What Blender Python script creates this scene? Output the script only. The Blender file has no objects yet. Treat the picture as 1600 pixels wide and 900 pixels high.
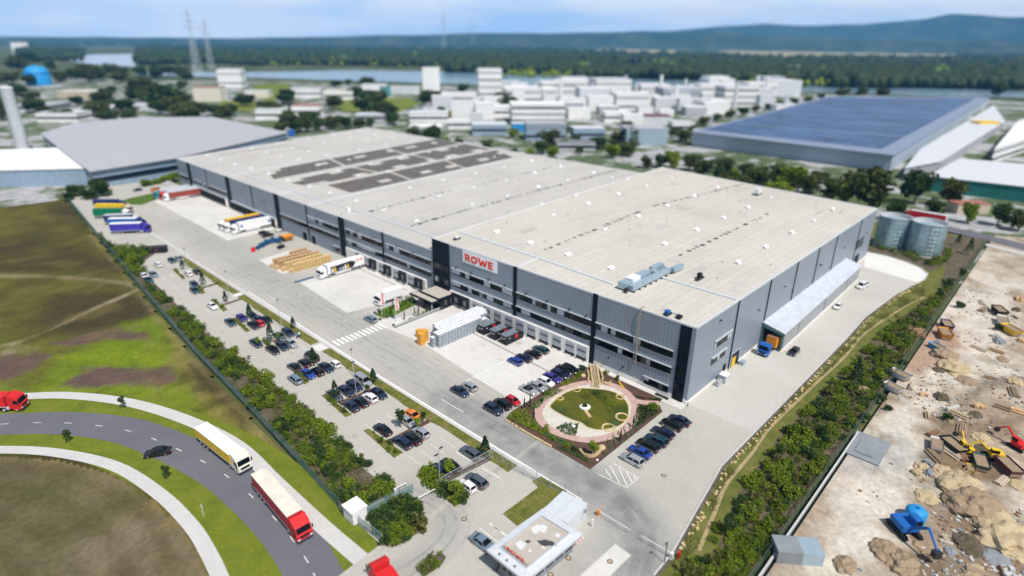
import bpy, bmesh, math, random
import numpy as np
from math import sin, cos, pi, radians, sqrt, atan2
random.seed(7); rng = np.random.default_rng(7)
scene = bpy.context.scene
C = scene.collection

# ------------------------------------------------------------------ camera pose (fitted to the building's own edges)
YAW, PITCH, ROLL, FPX = 0.7537379086, 0.39246716855, 0.01087676, 933.0653
CAM = np.array([-103.9948, -46.6260, 70.8116])
_f = np.array([cos(YAW)*cos(PITCH), sin(YAW)*cos(PITCH), -sin(PITCH)])
_r = np.cross(_f, [0, 0, 1]); _r /= np.linalg.norm(_r); _u = np.cross(_r, _f)
RIGHT = _r*cos(ROLL)+_u*sin(ROLL); UP = -_r*sin(ROLL)+_u*cos(ROLL); FWD = _f
def ray(x, y): return RIGHT*(x-800)/FPX + UP*(450-y)/FPX + FWD
def G(x, y, z=0.0):
    """surveyed point: where the sight line through a photo pixel meets the level z"""
    d = ray(x, y); t = (z-CAM[2])/d[2]; p = CAM+t*d
    return (float(p[0]), float(p[1]), z)
def GY(x, y, Y):
    d = ray(x, y); t = (Y-CAM[1])/d[1]; p = CAM+t*d; return tuple(float(v) for v in p)
def GX(x, y, X):
    d = ray(x, y); t = (X-CAM[0])/d[0]; p = CAM+t*d; return tuple(float(v) for v in p)
def at_dist(x, dist):
    """ground point on the bearing of photo column x at a horizontal distance"""
    d = ray(x, 62); h = np.hypot(d[0], d[1]); return (CAM[0]+d[0]/h*dist, CAM[1]+d[1]/h*dist)

# ------------------------------------------------------------------ materials
M = {}
def lk(nt, a, b): nt.links.new(a, b)
def mat(name, col, rough=.8, metal=0., var=.12, scale=.6, col2=None, bump=0., bscale=None, spec=.3, detail=4., world=False, coat=0.):
    m = bpy.data.materials.new(name); m.use_nodes = True; nt = m.node_tree; b = nt.nodes['Principled BSDF']
    b.inputs['Roughness'].default_value = rough; b.inputs['Metallic'].default_value = metal
    b.inputs['Specular IOR Level'].default_value = spec
    if coat: b.inputs['Coat Weight'].default_value = coat; b.inputs['Coat Roughness'].default_value = .06
    c = np.array(col)
    if var == 0 and col2 is None:
        b.inputs['Base Color'].default_value = (*col, 1)
    else:
        tc = nt.nodes.new('ShaderNodeTexCoord'); n = nt.nodes.new('ShaderNodeTexNoise'); n.inputs['Scale'].default_value = scale; n.inputs['Detail'].default_value = detail
        n.inputs['Roughness'].default_value = .6
        if world:
            g = nt.nodes.new('ShaderNodeNewGeometry'); vec = g.outputs['Position']
        else: vec = tc.outputs['Object']
        lk(nt, vec, n.inputs['Vector'])
        r = nt.nodes.new('ShaderNodeValToRGB'); lk(nt, n.outputs['Fac'], r.inputs['Fac'])
        r.color_ramp.elements[0].position = .32; r.color_ramp.elements[1].position = .68
        lo = c*(1-var); hi = np.minimum(c*(1+var), .95) if col2 is None else np.array(col2)
        r.color_ramp.elements[0].color = (*lo, 1); r.color_ramp.elements[1].color = (*hi, 1)
        lk(nt, r.outputs['Color'], b.inputs['Base Color'])
        if bump:
            n2 = nt.nodes.new('ShaderNodeTexNoise'); n2.inputs['Scale'].default_value = bscale or scale*6; lk(nt, vec, n2.inputs['Vector'])
            bp = nt.nodes.new('ShaderNodeBump'); bp.inputs['Strength'].default_value = bump; bp.inputs['Distance'].default_value = .1
            lk(nt, n2.outputs['Fac'], bp.inputs['Height']); lk(nt, bp.outputs['Normal'], b.inputs['Normal'])
    M[name] = m; return m
def ground_mat(name, stops, scale, s2=None, bump=0., rough=.9, fine=.16):
    """patchy ground: two noise octaves drive a colour ramp; a fine noise breaks it up"""
    m = bpy.data.materials.new(name); m.use_nodes = True; nt = m.node_tree; b = nt.nodes['Principled BSDF']
    b.inputs['Roughness'].default_value = rough; b.inputs['Specular IOR Level'].default_value = .15
    tc = nt.nodes.new('ShaderNodeTexCoord'); n = nt.nodes.new('ShaderNodeTexNoise'); n.inputs['Scale'].default_value = scale; n.inputs['Detail'].default_value = 6
    n.inputs['Roughness'].default_value = .65; lk(nt, tc.outputs['Object'], n.inputs['Vector'])
    r = nt.nodes.new('ShaderNodeValToRGB'); cr = r.color_ramp
    for k, (p, c) in enumerate(stops):
        e = cr.elements[k] if k < 2 else cr.elements.new(p)
        e.position = p; e.color = (*c, 1)
    lk(nt, n.outputs['Fac'], r.inputs['Fac'])
    n2 = nt.nodes.new('ShaderNodeTexNoise'); n2.inputs['Scale'].default_value = s2 or scale*12; n2.inputs['Detail'].default_value = 5; lk(nt, tc.outputs['Object'], n2.inputs['Vector'])
    mr = nt.nodes.new('ShaderNodeMapRange'); mr.inputs['From Min'].default_value = .3; mr.inputs['From Max'].default_value = .7
    mr.inputs['To Min'].default_value = 1-fine; mr.inputs['To Max'].default_value = 1+fine; lk(nt, n2.outputs['Fac'], mr.inputs['Value'])
    mx = nt.nodes.new('ShaderNodeMix'); mx.data_type = 'RGBA'; mx.blend_type = 'MULTIPLY'; mx.inputs['Factor'].default_value = 1
    lk(nt, r.outputs['Color'], mx.inputs['A']); lk(nt, mr.outputs['Result'], mx.inputs['B']); lk(nt, mx.outputs['Result'], b.inputs['Base Color'])
    if bump:
        bp = nt.nodes.new('ShaderNodeBump'); bp.inputs['Strength'].default_value = bump; bp.inputs['Distance'].default_value = .15
        lk(nt, n2.outputs['Fac'], bp.inputs['Height']); lk(nt, bp.outputs['Normal'], b.inputs['Normal'])
    M[name] = m; return m
def leaf_mat(name, a, b_, trans=.25):
    """foliage: the tone differs from plant to plant and from clump to clump"""
    m = bpy.data.materials.new(name); m.use_nodes = True; nt = m.node_tree; b = nt.nodes['Principled BSDF']
    b.inputs['Roughness'].default_value = .6; b.inputs['Specular IOR Level'].default_value = .2
    oi = nt.nodes.new('ShaderNodeObjectInfo'); tc = nt.nodes.new('ShaderNodeTexCoord'); n = nt.nodes.new('ShaderNodeTexNoise'); n.inputs['Scale'].default_value = 1.3
    lk(nt, tc.outputs['Object'], n.inputs['Vector'])
    ad = nt.nodes.new('ShaderNodeMath'); ad.operation = 'MULTIPLY_ADD'; lk(nt, oi.outputs['Random'], ad.inputs[0]); ad.inputs[1].default_value = .55
    mr = nt.nodes.new('ShaderNodeMapRange'); mr.inputs['From Min'].default_value = .3; mr.inputs['From Max'].default_value = .7; mr.inputs['To Max'].default_value = .5
    lk(nt, n.outputs['Fac'], mr.inputs['Value']); lk(nt, mr.outputs['Result'], ad.inputs[2])
    mx = nt.nodes.new('ShaderNodeMix'); mx.data_type = 'RGBA'; mx.inputs['A'].default_value = (*a, 1); mx.inputs['B'].default_value = (*b_, 1)
    lk(nt, ad.outputs['Value'], mx.inputs['Factor']); lk(nt, mx.outputs['Result'], b.inputs['Base Color'])
    tr = nt.nodes.new('ShaderNodeBsdfTranslucent'); lk(nt, mx.outputs['Result'], tr.inputs['Color'])
    ms = nt.nodes.new('ShaderNodeMixShader'); ms.inputs[0].default_value = trans
    out = nt.nodes['Material Output']; lk(nt, b.outputs[0], ms.inputs[1]); lk(nt, tr.outputs[0], ms.inputs[2]); lk(nt, ms.outputs[0], out.inputs['Surface'])
    M[name] = m; return m
def rib_mat(name, col, axis='Y', freq=2.2, depth=.35, rough=.45, metal=0., var=.05, panel=None):
    """profiled sheet cladding: ribs as bump, faint tone drift, rib shade as darker stripes in the colour"""
    m = mat(name, col, rough, metal, var, .25, spec=.4); nt = m.node_tree; b = nt.nodes['Principled BSDF']
    tc = nt.nodes.new('ShaderNodeTexCoord'); w = nt.nodes.new('ShaderNodeTexWave'); w.bands_direction = axis; w.inputs['Scale'].default_value = freq
    lk(nt, tc.outputs['Object'], w.inputs['Vector'])
    bp = nt.nodes.new('ShaderNodeBump'); bp.inputs['Strength'].default_value = depth; bp.inputs['Distance'].default_value = .05
    lk(nt, w.outputs['Fac'], bp.inputs['Height']); lk(nt, bp.outputs['Normal'], b.inputs['Normal'])
    w2 = nt.nodes.new('ShaderNodeTexWave'); w2.bands_direction = axis; w2.inputs['Scale'].default_value = .36; lk(nt, tc.outputs['Object'], w2.inputs['Vector'])  # rib shade painted into the colour as regular darker stripes
    src = b.inputs['Base Color'].links[0].from_socket; mr = nt.nodes.new('ShaderNodeMapRange'); mr.inputs['From Min'].default_value = .0; mr.inputs['From Max'].default_value = .35; mr.inputs['To Min'].default_value = .80; mr.inputs['To Max'].default_value = 1.; lk(nt, w2.outputs['Fac'], mr.inputs['Value'])
    mx = nt.nodes.new('ShaderNodeMix'); mx.data_type = 'RGBA'; mx.blend_type = 'MULTIPLY'; mx.inputs['Factor'].default_value = 1; lk(nt, src, mx.inputs['A']); lk(nt, mr.outputs['Result'], mx.inputs['B']); lk(nt, mx.outputs['Result'], b.inputs['Base Color'])
    return m

# ------------------------------------------------------------------ mesh collecting
class MB:
    def __init__(s): s.v = []; s.f = []; s.m = []
    def quad(s, a, b, c, d, mi=0):
        n = len(s.v); s.v += [tuple(a), tuple(b), tuple(c), tuple(d)]; s.f.append((n, n+1, n+2, n+3)); s.m.append(mi)
    def poly(s, pts, mi=0):
        n = len(s.v); s.v += [tuple(p) for p in pts]; s.f.append(tuple(range(n, n+len(pts)))); s.m.append(mi)
    def box(s, x0, x1, y0, y1, z0, z1, mi=0, top=None, bot=True):
        n = len(s.v)
        s.v += [(x0,y0,z0),(x1,y0,z0),(x1,y1,z0),(x0,y1,z0),(x0,y0,z1),(x1,y0,z1),(x1,y1,z1),(x0,y1,z1)]
        fs = [(4,5,6,7),(0,1,5,4),(1,2,6,5),(2,3,7,6),(3,0,4,7)] + ([(3,2,1,0)] if bot else [])
        s.f += [tuple(n+i for i in f) for f in fs]; s.m += [mi if (top is None or k) else top for k in range(len(fs))]
        return s
    def cbox(s, cx, cy, cz, sx, sy, sz, mi=0, rz=0.):
        n0 = len(s.v); s.box(-sx/2, sx/2, -sy/2, sy/2, -sz/2, sz/2, mi); c, q = cos(rz), sin(rz)
        for i in range(n0, len(s.v)):
            x, y, z = s.v[i]; s.v[i] = (cx+x*c-y*q, cy+x*q+y*c, cz+z)
        return s
    def tube(s, a, b, r, r2=None, n=8, mi=0, cap=True):
        a = np.array(a, float); b = np.array(b, float); d = b-a; d /= np.linalg.norm(d); r2 = r if r2 is None else r2
        t = np.array([0, 0, 1.]) if abs(d[2]) < .9 else np.array([1., 0, 0]); u = np.cross(d, t); u /= np.linalg.norm(u); w = np.cross(d, u)
        k = len(s.v)
        for p, rr in ((a, r), (b, r2)):
            for i in range(n):
                th = 2*pi*i/n; s.v.append(tuple(p+rr*(cos(th)*u+sin(th)*w)))
        for i in range(n):
            j = (i+1) % n; s.f.append((k+i, k+n+i, k+n+j, k+j)); s.m.append(mi)
        if cap:
            s.f.append(tuple(range(k, k+n))); s.f.append(tuple(k+n+i for i in reversed(range(n)))); s.m += [mi, mi]
        return s
    def path(s, pts, r, n=6, mi=0):
        for a, b in zip(pts, pts[1:]): s.tube(a, b, r, n=n, mi=mi)
        return s
    def prism(s, pts, z0, z1, mi=0, top=None, bot=False):
        n = len(s.v); k = len(pts)
        a = sum(pts[i][0]*pts[(i+1) % k][1]-pts[(i+1) % k][0]*pts[i][1] for i in range(k))
        if a < 0: pts = list(reversed(pts))
        s.v += [(p[0], p[1], z0) for p in pts]+[(p[0], p[1], z1) for p in pts]
        for i in range(k):
            j = (i+1) % k; s.f.append((n+i, n+j, n+k+j, n+k+i)); s.m.append(mi)
        s.f.append(tuple(n+k+i for i in range(k))); s.m.append(mi if top is None else top)
        if bot: s.f.append(tuple(n+i for i in reversed(range(k)))); s.m.append(mi)
        return s
    def lathe(s, prof, c=(0, 0, 0), n=24, mi=0):
        k = len(s.v)
        for r, z in prof:
            for i in range(n): s.v.append((c[0]+r*cos(2*pi*i/n), c[1]+r*sin(2*pi*i/n), c[2]+z))
        for a in range(len(prof)-1):
            for i in range(n):
                j = (i+1) % n; s.f.append((k+a*n+i, k+a*n+j, k+(a+1)*n+j, k+(a+1)*n+i)); s.m.append(mi)
        return s
    def mesh(s, name, mats, smooth=False):
        me = bpy.data.meshes.new(name); me.from_pydata(s.v, [], s.f)
        for m in (mats if isinstance(mats, (list, tuple)) else [mats]): me.materials.append(M[m] if isinstance(m, str) else m)
        if any(s.m): me.polygons.foreach_set('material_index', s.m)
        if smooth: me.polygons.foreach_set('use_smooth', [True]*len(s.f))
        me.update(); return me
    def build(s, name, mats, parent=None, smooth=False, loc=None):
        o = bpy.data.objects.new(name, s.mesh(name, mats, smooth)); C.objects.link(o)
        if parent: o.parent = parent
        if loc: o.location = loc
        return o
def tag(o, label, cat, group=None):
    o['label'] = label; o['category'] = cat
    if group: o['group'] = group
    return o
def empty(name, label, cat, loc=(0, 0, 0), rz=0., group=None):
    o = bpy.data.objects.new(name, None); o.empty_display_size = .5; C.objects.link(o); o.location = loc; o.rotation_euler = (0, 0, rz)
    return tag(o, label, cat, group)
def struct(o, kind='structure'): o['kind'] = kind; return o
def kids(o): return [c for c in o.children]
def dup(root, loc, rz=0., label=None, group=None, scale=None):
    def cp(o, par):
        c = o.copy(); C.objects.link(c); c.parent = par
        for ch in kids(o): cp(ch, c)
        return c
    r = cp(root, None); r.location = loc; r.rotation_euler = (0, 0, rz)
    if label: r['label'] = label
    if group: r['group'] = group
    if scale: r.scale = scale if isinstance(scale, tuple) else (scale,)*3
    return r
def sheet(name, pts, z, m, h=0.):
    """flat ground sheet with an optional kerb-height edge"""
    b = MB()
    if h: b.prism([(p[0], p[1]) for p in pts], z-h, z)
    else:
        q = [(p[0], p[1], z) for p in pts]; k = len(q)
        a = sum(q[i][0]*q[(i+1) % k][1]-q[(i+1) % k][0]*q[i][1] for i in range(k))
        b.poly(q if a > 0 else q[::-1])
    return struct(b.build(name, m))
def ribbon(name, pts, w, z, m, off=0., h=0., kind=True):
    """a band of width w following a polyline on the ground"""
    P = [np.array(p[:2], float) for p in pts]; L = []; Rr = []
    for i, p in enumerate(P):
        d = P[min(i+1, len(P)-1)]-P[max(i-1, 0)]; d /= np.linalg.norm(d); nrm = np.array([-d[1], d[0]])
        L.append(p+nrm*(off+w/2)); Rr.append(p+nrm*(off-w/2))
    b = MB(); n = len(P)
    b.v += [(q[0], q[1], z) for q in L]+[(q[0], q[1], z) for q in Rr]
    for i in range(n-1): b.f.append((n+i, n+i+1, i+1, i)); b.m.append(0)
    o = b.build(name, m)
    return struct(o) if kind else o
def spline(pts, k=6):
    P = [np.array(p[:2], float) for p in pts]; out = []
    for i in range(len(P)-1):
        p0 = P[max(i-1, 0)]; p1 = P[i]; p2 = P[i+1]; p3 = P[min(i+2, len(P)-1)]
        for j in range(k):
            t = j/k; out.append(.5*((2*p1)+(-p0+p2)*t+(2*p0-5*p1+4*p2-p3)*t*t+(-p0+3*p1-3*p2+p3)*t**3))
    out.append(P[-1]); return [tuple(map(float, q)) for q in out]
def poly_sd(X, Y, poly):
    """signed distance (inside positive) of many points to a polygon"""
    d = np.full(X.shape, 1e9); ins = np.zeros(X.shape, bool); n = len(poly)
    for i in range(n):
        (x1, y1), (x2, y2) = poly[i][:2], poly[(i+1) % n][:2]; dx, dy = x2-x1, y2-y1; t = np.clip(((X-x1)*dx+(Y-y1)*dy)/(dx*dx+dy*dy+1e-9), 0, 1)
        d = np.minimum(d, np.hypot(X-x1-t*dx, Y-y1-t*dy))
        if y1 != y2: ins ^= ((y1 > Y) != (y2 > Y)) & (X < dx*(Y-y1)/dy+x1)
    return np.where(ins, d, -d)
def line_d(X, Y, pts):
    d = np.full(X.shape, 1e9)
    for (x1, y1), (x2, y2) in zip([p[:2] for p in pts], [p[:2] for p in pts[1:]]):
        dx, dy = x2-x1, y2-y1; t = np.clip(((X-x1)*dx+(Y-y1)*dy)/(dx*dx+dy*dy+1e-9), 0, 1); d = np.minimum(d, np.hypot(X-x1-t*dx, Y-y1-t*dy))
    return d
def vnoise(X, Y, s, seed=0):
    """smooth value noise on a lattice"""
    r = np.random.default_rng(seed); T = r.uniform(-1, 1, (64, 64)); u, v = X*s+17.3, Y*s+9.1; i, j = np.floor(u).astype(int), np.floor(v).astype(int); fu, fv = u-i, v-j; fu = fu*fu*(3-2*fu); fv = fv*fv*(3-2*fv)
    g = lambda a, b: T[a % 64, b % 64]
    return (g(i, j)*(1-fu)+g(i+1, j)*fu)*(1-fv)+(g(i, j+1)*(1-fu)+g(i+1, j+1)*fu)*fv
def tone_mat(name, fine=.2, scale=1.2, bump=.4):
    """ground whose own colour varies from place to place (soil, grass, sand), kept as a mesh attribute"""
    m = bpy.data.materials.new(name); m.use_nodes = True; nt = m.node_tree; b = nt.nodes['Principled BSDF']; b.inputs['Roughness'].default_value = .95; b.inputs['Specular IOR Level'].default_value = .1
    at = nt.nodes.new('ShaderNodeAttribute'); at.attribute_name = 'tone'; tc = nt.nodes.new('ShaderNodeTexCoord'); mx = None; src = at.outputs['Color']
    for s, f in ((scale, fine), (scale*.22, fine*.8)):
        n = nt.nodes.new('ShaderNodeTexNoise'); n.inputs['Scale'].default_value = s; n.inputs['Detail'].default_value = 5; lk(nt, tc.outputs['Object'], n.inputs['Vector'])
        mr = nt.nodes.new('ShaderNodeMapRange'); mr.inputs['From Min'].default_value = .3; mr.inputs['From Max'].default_value = .7; mr.inputs['To Min'].default_value = 1-f; mr.inputs['To Max'].default_value = 1+f; lk(nt, n.outputs['Fac'], mr.inputs['Value'])
        mx = nt.nodes.new('ShaderNodeMix'); mx.data_type = 'RGBA'; mx.blend_type = 'MULTIPLY'; mx.inputs['Factor'].default_value = 1; lk(nt, src, mx.inputs['A']); lk(nt, mr.outputs['Result'], mx.inputs['B']); src = mx.outputs['Result']
    lk(nt, src, b.inputs['Base Color'])
    if bump: bp = nt.nodes.new('ShaderNodeBump'); bp.inputs['Strength'].default_value = bump; bp.inputs['Distance'].default_value = .15; lk(nt, n.outputs['Fac'], bp.inputs['Height']); lk(nt, bp.outputs['Normal'], b.inputs['Normal'])
    M[name] = m; return m
def patchwork(name, poly, step, z, base, layers, m, seed=1):
    """one ground sheet cut to poly on a grid; layers = (shape, colour, softness, strength) laid over the base colour"""
    P = np.array([p[:2] for p in poly]); x0, y0 = P.min(0); x1, y1 = P.max(0); nx, ny = int((x1-x0)/step)+2, int((y1-y0)/step)+2
    X, Y = np.meshgrid(x0+np.arange(nx)*step, y0+np.arange(ny)*step); sdp = poly_sd(X, Y, [tuple(p) for p in P])
    wob = vnoise(X, Y, .11, seed)*2.6+vnoise(X, Y, .35, seed+1)*1.3+vnoise(X, Y, .9, seed+2)*.6
    col = np.ones(X.shape+(3,))*np.array(base); col *= (1+.16*vnoise(X, Y, .05, seed+5)+.14*vnoise(X, Y, .19, seed+6))[..., None]
    for shape, c, soft, k in layers:
        if shape == 'noise': w = np.clip((vnoise(X, Y, soft, seed+11+int(k*100))+.5*vnoise(X, Y, soft*2.7, seed+12))*1.3, 0, 1)*k
        elif isinstance(shape, tuple) and shape[0] == 'line': w = np.clip((shape[2]-line_d(X, Y, shape[1])+wob*.35*min(1, soft))/soft+.5, 0, 1)*k
        elif isinstance(shape, tuple) and shape[0] == 'rows': dd = line_d(X, Y, shape[1]); w = np.clip(.5+.5*np.sin(dd*2*pi/shape[2]+wob*.5)+vnoise(X, Y, .2, seed+3)*.5, 0, 1)*k
        else: w = np.clip((poly_sd(X, Y, shape)+wob*min(1.2, soft*.6))/soft+.5, 0, 1)*k
        w = w*w*(3-2*w) if k <= 1 else w; col = col*(1-w[..., None])+np.array(c)*w[..., None]
    keep = sdp > -step*.2; idx = np.arange(nx*ny).reshape(ny, nx); f = keep[:-1, :-1] & keep[1:, :-1] & keep[1:, 1:] & keep[:-1, 1:]
    a = idx[:-1, :-1][f]; F = np.stack([a, a+1, a+nx+1, a+nx], 1); used = np.unique(F); re = np.zeros(nx*ny, int); re[used] = np.arange(len(used)); F = re[F]
    V = np.stack([X.ravel()[used], Y.ravel()[used], np.full(len(used), z)], 1); me = bpy.data.meshes.new(name); me.vertices.add(len(V)); me.vertices.foreach_set('co', V.astype(np.float32).ravel()); me.loops.add(F.size); me.loops.foreach_set('vertex_index', F.astype(np.int32).ravel()); me.polygons.add(len(F)); me.polygons.foreach_set('loop_start', np.arange(0, F.size, 4, dtype=np.int32)); me.polygons.foreach_set('loop_total', np.full(len(F), 4, np.int32)); me.update(); me.materials.append(M[m])
    at = me.attributes.new('tone', 'FLOAT_COLOR', 'POINT'); at.data.foreach_set('color', np.concatenate([np.clip(col.reshape(-1, 3)[used], .005, .9), np.ones((len(used), 1))], 1).astype(np.float32).ravel())
    o = bpy.data.objects.new(name, me); C.objects.link(o); return struct(o)
def ordinal(n): return ['first','second','third','fourth','fifth','sixth','seventh','eighth','ninth','tenth','eleventh','twelfth','thirteenth','fourteenth','fifteenth','sixteenth','seventeenth','eighteenth','nineteenth','twentieth'][n] if n < 20 else f'{n+1}th'
HAZE, DOF_A, EXPO = 5.2e-5, .95, .0
# ------------------------------------------------------------------ palette
def pav_mat(name, c1, c2, c3, joint=None):
    """block paving: broad tone drift, finer blotches, tyre wear from a mesh attribute holding rubbed-in rubber"""
    m = ground_mat(name, [(.3, c1), (.5, c2), (.7, c3)], .05, 1.6, .0, .85, .05); nt = m.node_tree; b = nt.nodes['Principled BSDF']
    src = b.inputs['Base Color'].links[0].from_socket
    tc = nt.nodes.new('ShaderNodeTexCoord')
    br = nt.nodes.new('ShaderNodeTexBrick'); br.inputs['Scale'].default_value = 1.0; br.inputs['Brick Width'].default_value = .8; br.inputs['Row Height'].default_value = .4; br.inputs['Mortar Size'].default_value = .03
    br.inputs['Color1'].default_value = (1, 1, 1, 1); br.inputs['Color2'].default_value = (.955, .955, .95, 1); br.inputs['Mortar'].default_value = (.88, .87, .86, 1)
    lk(nt, tc.outputs['Object'], br.inputs['Vector'])
    mx = nt.nodes.new('ShaderNodeMix'); mx.data_type = 'RGBA'; mx.blend_type = 'MULTIPLY'; mx.inputs['Factor'].default_value = .7
    lk(nt, src, mx.inputs['A']); lk(nt, br.outputs['Color'], mx.inputs['B'])
    at = nt.nodes.new('ShaderNodeAttribute'); at.attribute_name = 'wear'
    nz = nt.nodes.new('ShaderNodeTexNoise'); nz.inputs['Scale'].default_value = .35; nz.inputs['Detail'].default_value = 6; lk(nt, tc.outputs['Object'], nz.inputs['Vector'])
    mm = nt.nodes.new('ShaderNodeMath'); mm.operation = 'MULTIPLY'; lk(nt, at.outputs['Fac'], mm.inputs[0])
    mr = nt.nodes.new('ShaderNodeMapRange'); mr.inputs['From Min'].default_value = .3; mr.inputs['From Max'].default_value = .65; mr.inputs['To Min'].default_value = .5; mr.inputs['To Max'].default_value = 1.; lk(nt, nz.outputs['Fac'], mr.inputs['Value'])
    lk(nt, mr.outputs['Result'], mm.inputs[1])
    m2 = nt.nodes.new('ShaderNodeMix'); m2.data_type = 'RGBA'; lk(nt, mm.outputs[0], m2.inputs['Factor']); lk(nt, mx.outputs['Result'], m2.inputs['A']); m2.inputs['B'].default_value = (.2, .205, .21, 1)
    lk(nt, m2.outputs['Result'], b.inputs['Base Color']); return m
pav_mat('paver', (.405, .39, .345), (.445, .43, .385), (.48, .465, .42))
pav_mat('paver_light', (.455, .44, .40), (.49, .475, .435), (.525, .51, .47))
ground_mat('apron', [(.3, (.53, .515, .48)), (.5, (.60, .585, .55)), (.7, (.65, .635, .605))], .07, 1.1, 0., .9, .035)
ground_mat('fresh_concrete', [(.3, (.62, .61, .58)), (.7, (.70, .69, .66))], .1, 2., 0., .9, .03)
ground_mat('asphalt', [(.3, (.125, .125, .145)), (.7, (.155, .155, .178))], .08, 2., 0., .9, .05)
ground_mat('walk_concrete', [(.3, (.50, .49, .47)), (.7, (.57, .56, .54))], .2, 2., 0., .9, .05)
ground_mat('verge_grass', [(.3, (.10, .14, .015)), (.55, (.15, .18, .015)), (.78, (.20, .19, .04))], .25, 3., .5)
ground_mat('strip_grass', [(.3, (.075, .10, .02)), (.48, (.13, .14, .025)), (.62, (.19, .16, .055)), (.75, (.085, .12, .02))], .5, 3., .6, .9, .3)
ground_mat('lawn', [(.3, (.055, .11, .012)), (.7, (.10, .16, .02))], .2, 2.5, .5)
ground_mat('field_green', [(.3, (.10, .14, .012)), (.7, (.19, .22, .02))], .06, 1., .4)
ground_mat('field_brown', [(.28, (.055, .048, .014)), (.45, (.085, .066, .018)), (.6, (.115, .10, .02)), (.72, (.14, .10, .03))], .045, .7, .5, .9, .22)
ground_mat('stubble', [(.3, (.095, .085, .03)), (.45, (.14, .115, .055)), (.6, (.20, .155, .085)), (.72, (.15, .12, .05))], .10, .6, .4, .9, .2)
ground_mat('dirt_track', [(.3, (.26, .21, .13)), (.7, (.38, .31, .2))], .15, 1.)
ground_mat('plot_soil', [(.3, (.10, .062, .045)), (.7, (.15, .095, .07))], .15, 1.5, .5)
ground_mat('bed_soil', [(.3, (.075, .09, .025)), (.44, (.10, .085, .05)), (.56, (.13, .10, .075)), (.7, (.165, .135, .105))], .45, 3., .6, .9, .3)
ground_mat('bark_soil', [(.3, (.075, .045, .035)), (.7, (.13, .075, .055))], .6, 4., .6)
ground_mat('slope_grass', [(.3, (.085, .105, .025)), (.5, (.125, .135, .03)), (.7, (.19, .165, .06))], .3, 3., .6)
ground_mat('sandy_path', [(.3, (.30, .24, .12)), (.7, (.42, .33, .19))], .4, 3.)
ground_mat('yard_sand', [(.3, (.34, .26, .19)), (.42, (.50, .42, .34)), (.58, (.58, .52, .45)), (.72, (.40, .30, .22))], .06, .5, .3, .9, .12)
ground_mat('roof_gravel', [(.3, (.42, .38, .33)), (.7, (.50, .455, .40))], .8, 5., .3, .9, .1)
ground_mat('yard_pale', [(.3, (.50, .46, .42)), (.7, (.62, .59, .55))], .1, .8, 0., .9, .06)
ground_mat('plain', [(.3, (.035, .06, .022)), (.45, (.05, .08, .025)), (.58, (.12, .13, .06)), (.66, (.06, .09, .03)), (.8, (.035, .06, .02))], .006, .05)
ground_mat('town_ground', [(.3, (.30, .30, .31)), (.44, (.40, .40, .41)), (.5, (.10, .13, .06)), (.58, (.07, .11, .04)), (.64, (.38, .38, .39)), (.75, (.48, .47, .47))], .022, .3)
ground_mat('meadow', [(.3, (.10, .15, .02)), (.7, (.20, .22, .035))], .02, .3)
ground_mat('red_path', [(.3, (.44, .29, .25)), (.7, (.54, .38, .33))], .5, 4.)
ground_mat('gravel_white', [(.3, (.52, .49, .42)), (.7, (.64, .61, .54))], 1., 5.)
ground_mat('sandstone', [(.3, (.46, .34, .16)), (.7, (.62, .50, .30))], .8, 5., .5)
ground_mat('rubble_soil', [(.3, (.10, .085, .075)), (.7, (.17, .145, .13))], .8, 5., .7)
mat('paint_white', (.80, .80, .78), .6, var=.08, scale=2.)
mat('worn_white', (.66, .66, .64), .6, var=.15, scale=2.)
mat('kerb', (.52, .51, .48), .8, var=.1, scale=1.)
# building
rib_mat('cladding', (.265, .315, .38), 'Y', 1.6, .5, .42)
rib_mat('cladding_side', (.27, .31, .37), 'X', 1.6, .35, .4)
rib_mat('annex_cladding', (.34, .36, .38), 'X', 1.6, .35, .4)
mat('anthracite', (.007, .015, .024), .6, var=.2, scale=.4, spec=.1)
mat('glass_dark', (.005, .008, .011), .12, var=0, spec=.16)
mat('glass_blue', (.010, .017, .027), .1, var=0, spec=.25)
mat('blind_white', (.50, .54, .60), .6, var=.04, scale=1.)
mat('blind_grey', (.30, .33, .38), .6, var=.04, scale=1.)
mat('curtain', (.09, .088, .08), .8, var=.4, scale=3.)
mat('metal_light', (.55, .58, .61), .38, .3, .05, 1.)
mat('dock_white', (.82, .80, .76), .7, var=.06, scale=.8)
mat('dock_door', (.42, .45, .49), .45, var=.05, scale=1.)
mat('dock_stripe', (.05, .065, .085), .4, var=.1)
mat('rubber', (.018, .018, .02), .7, var=.2, scale=2.)
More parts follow.
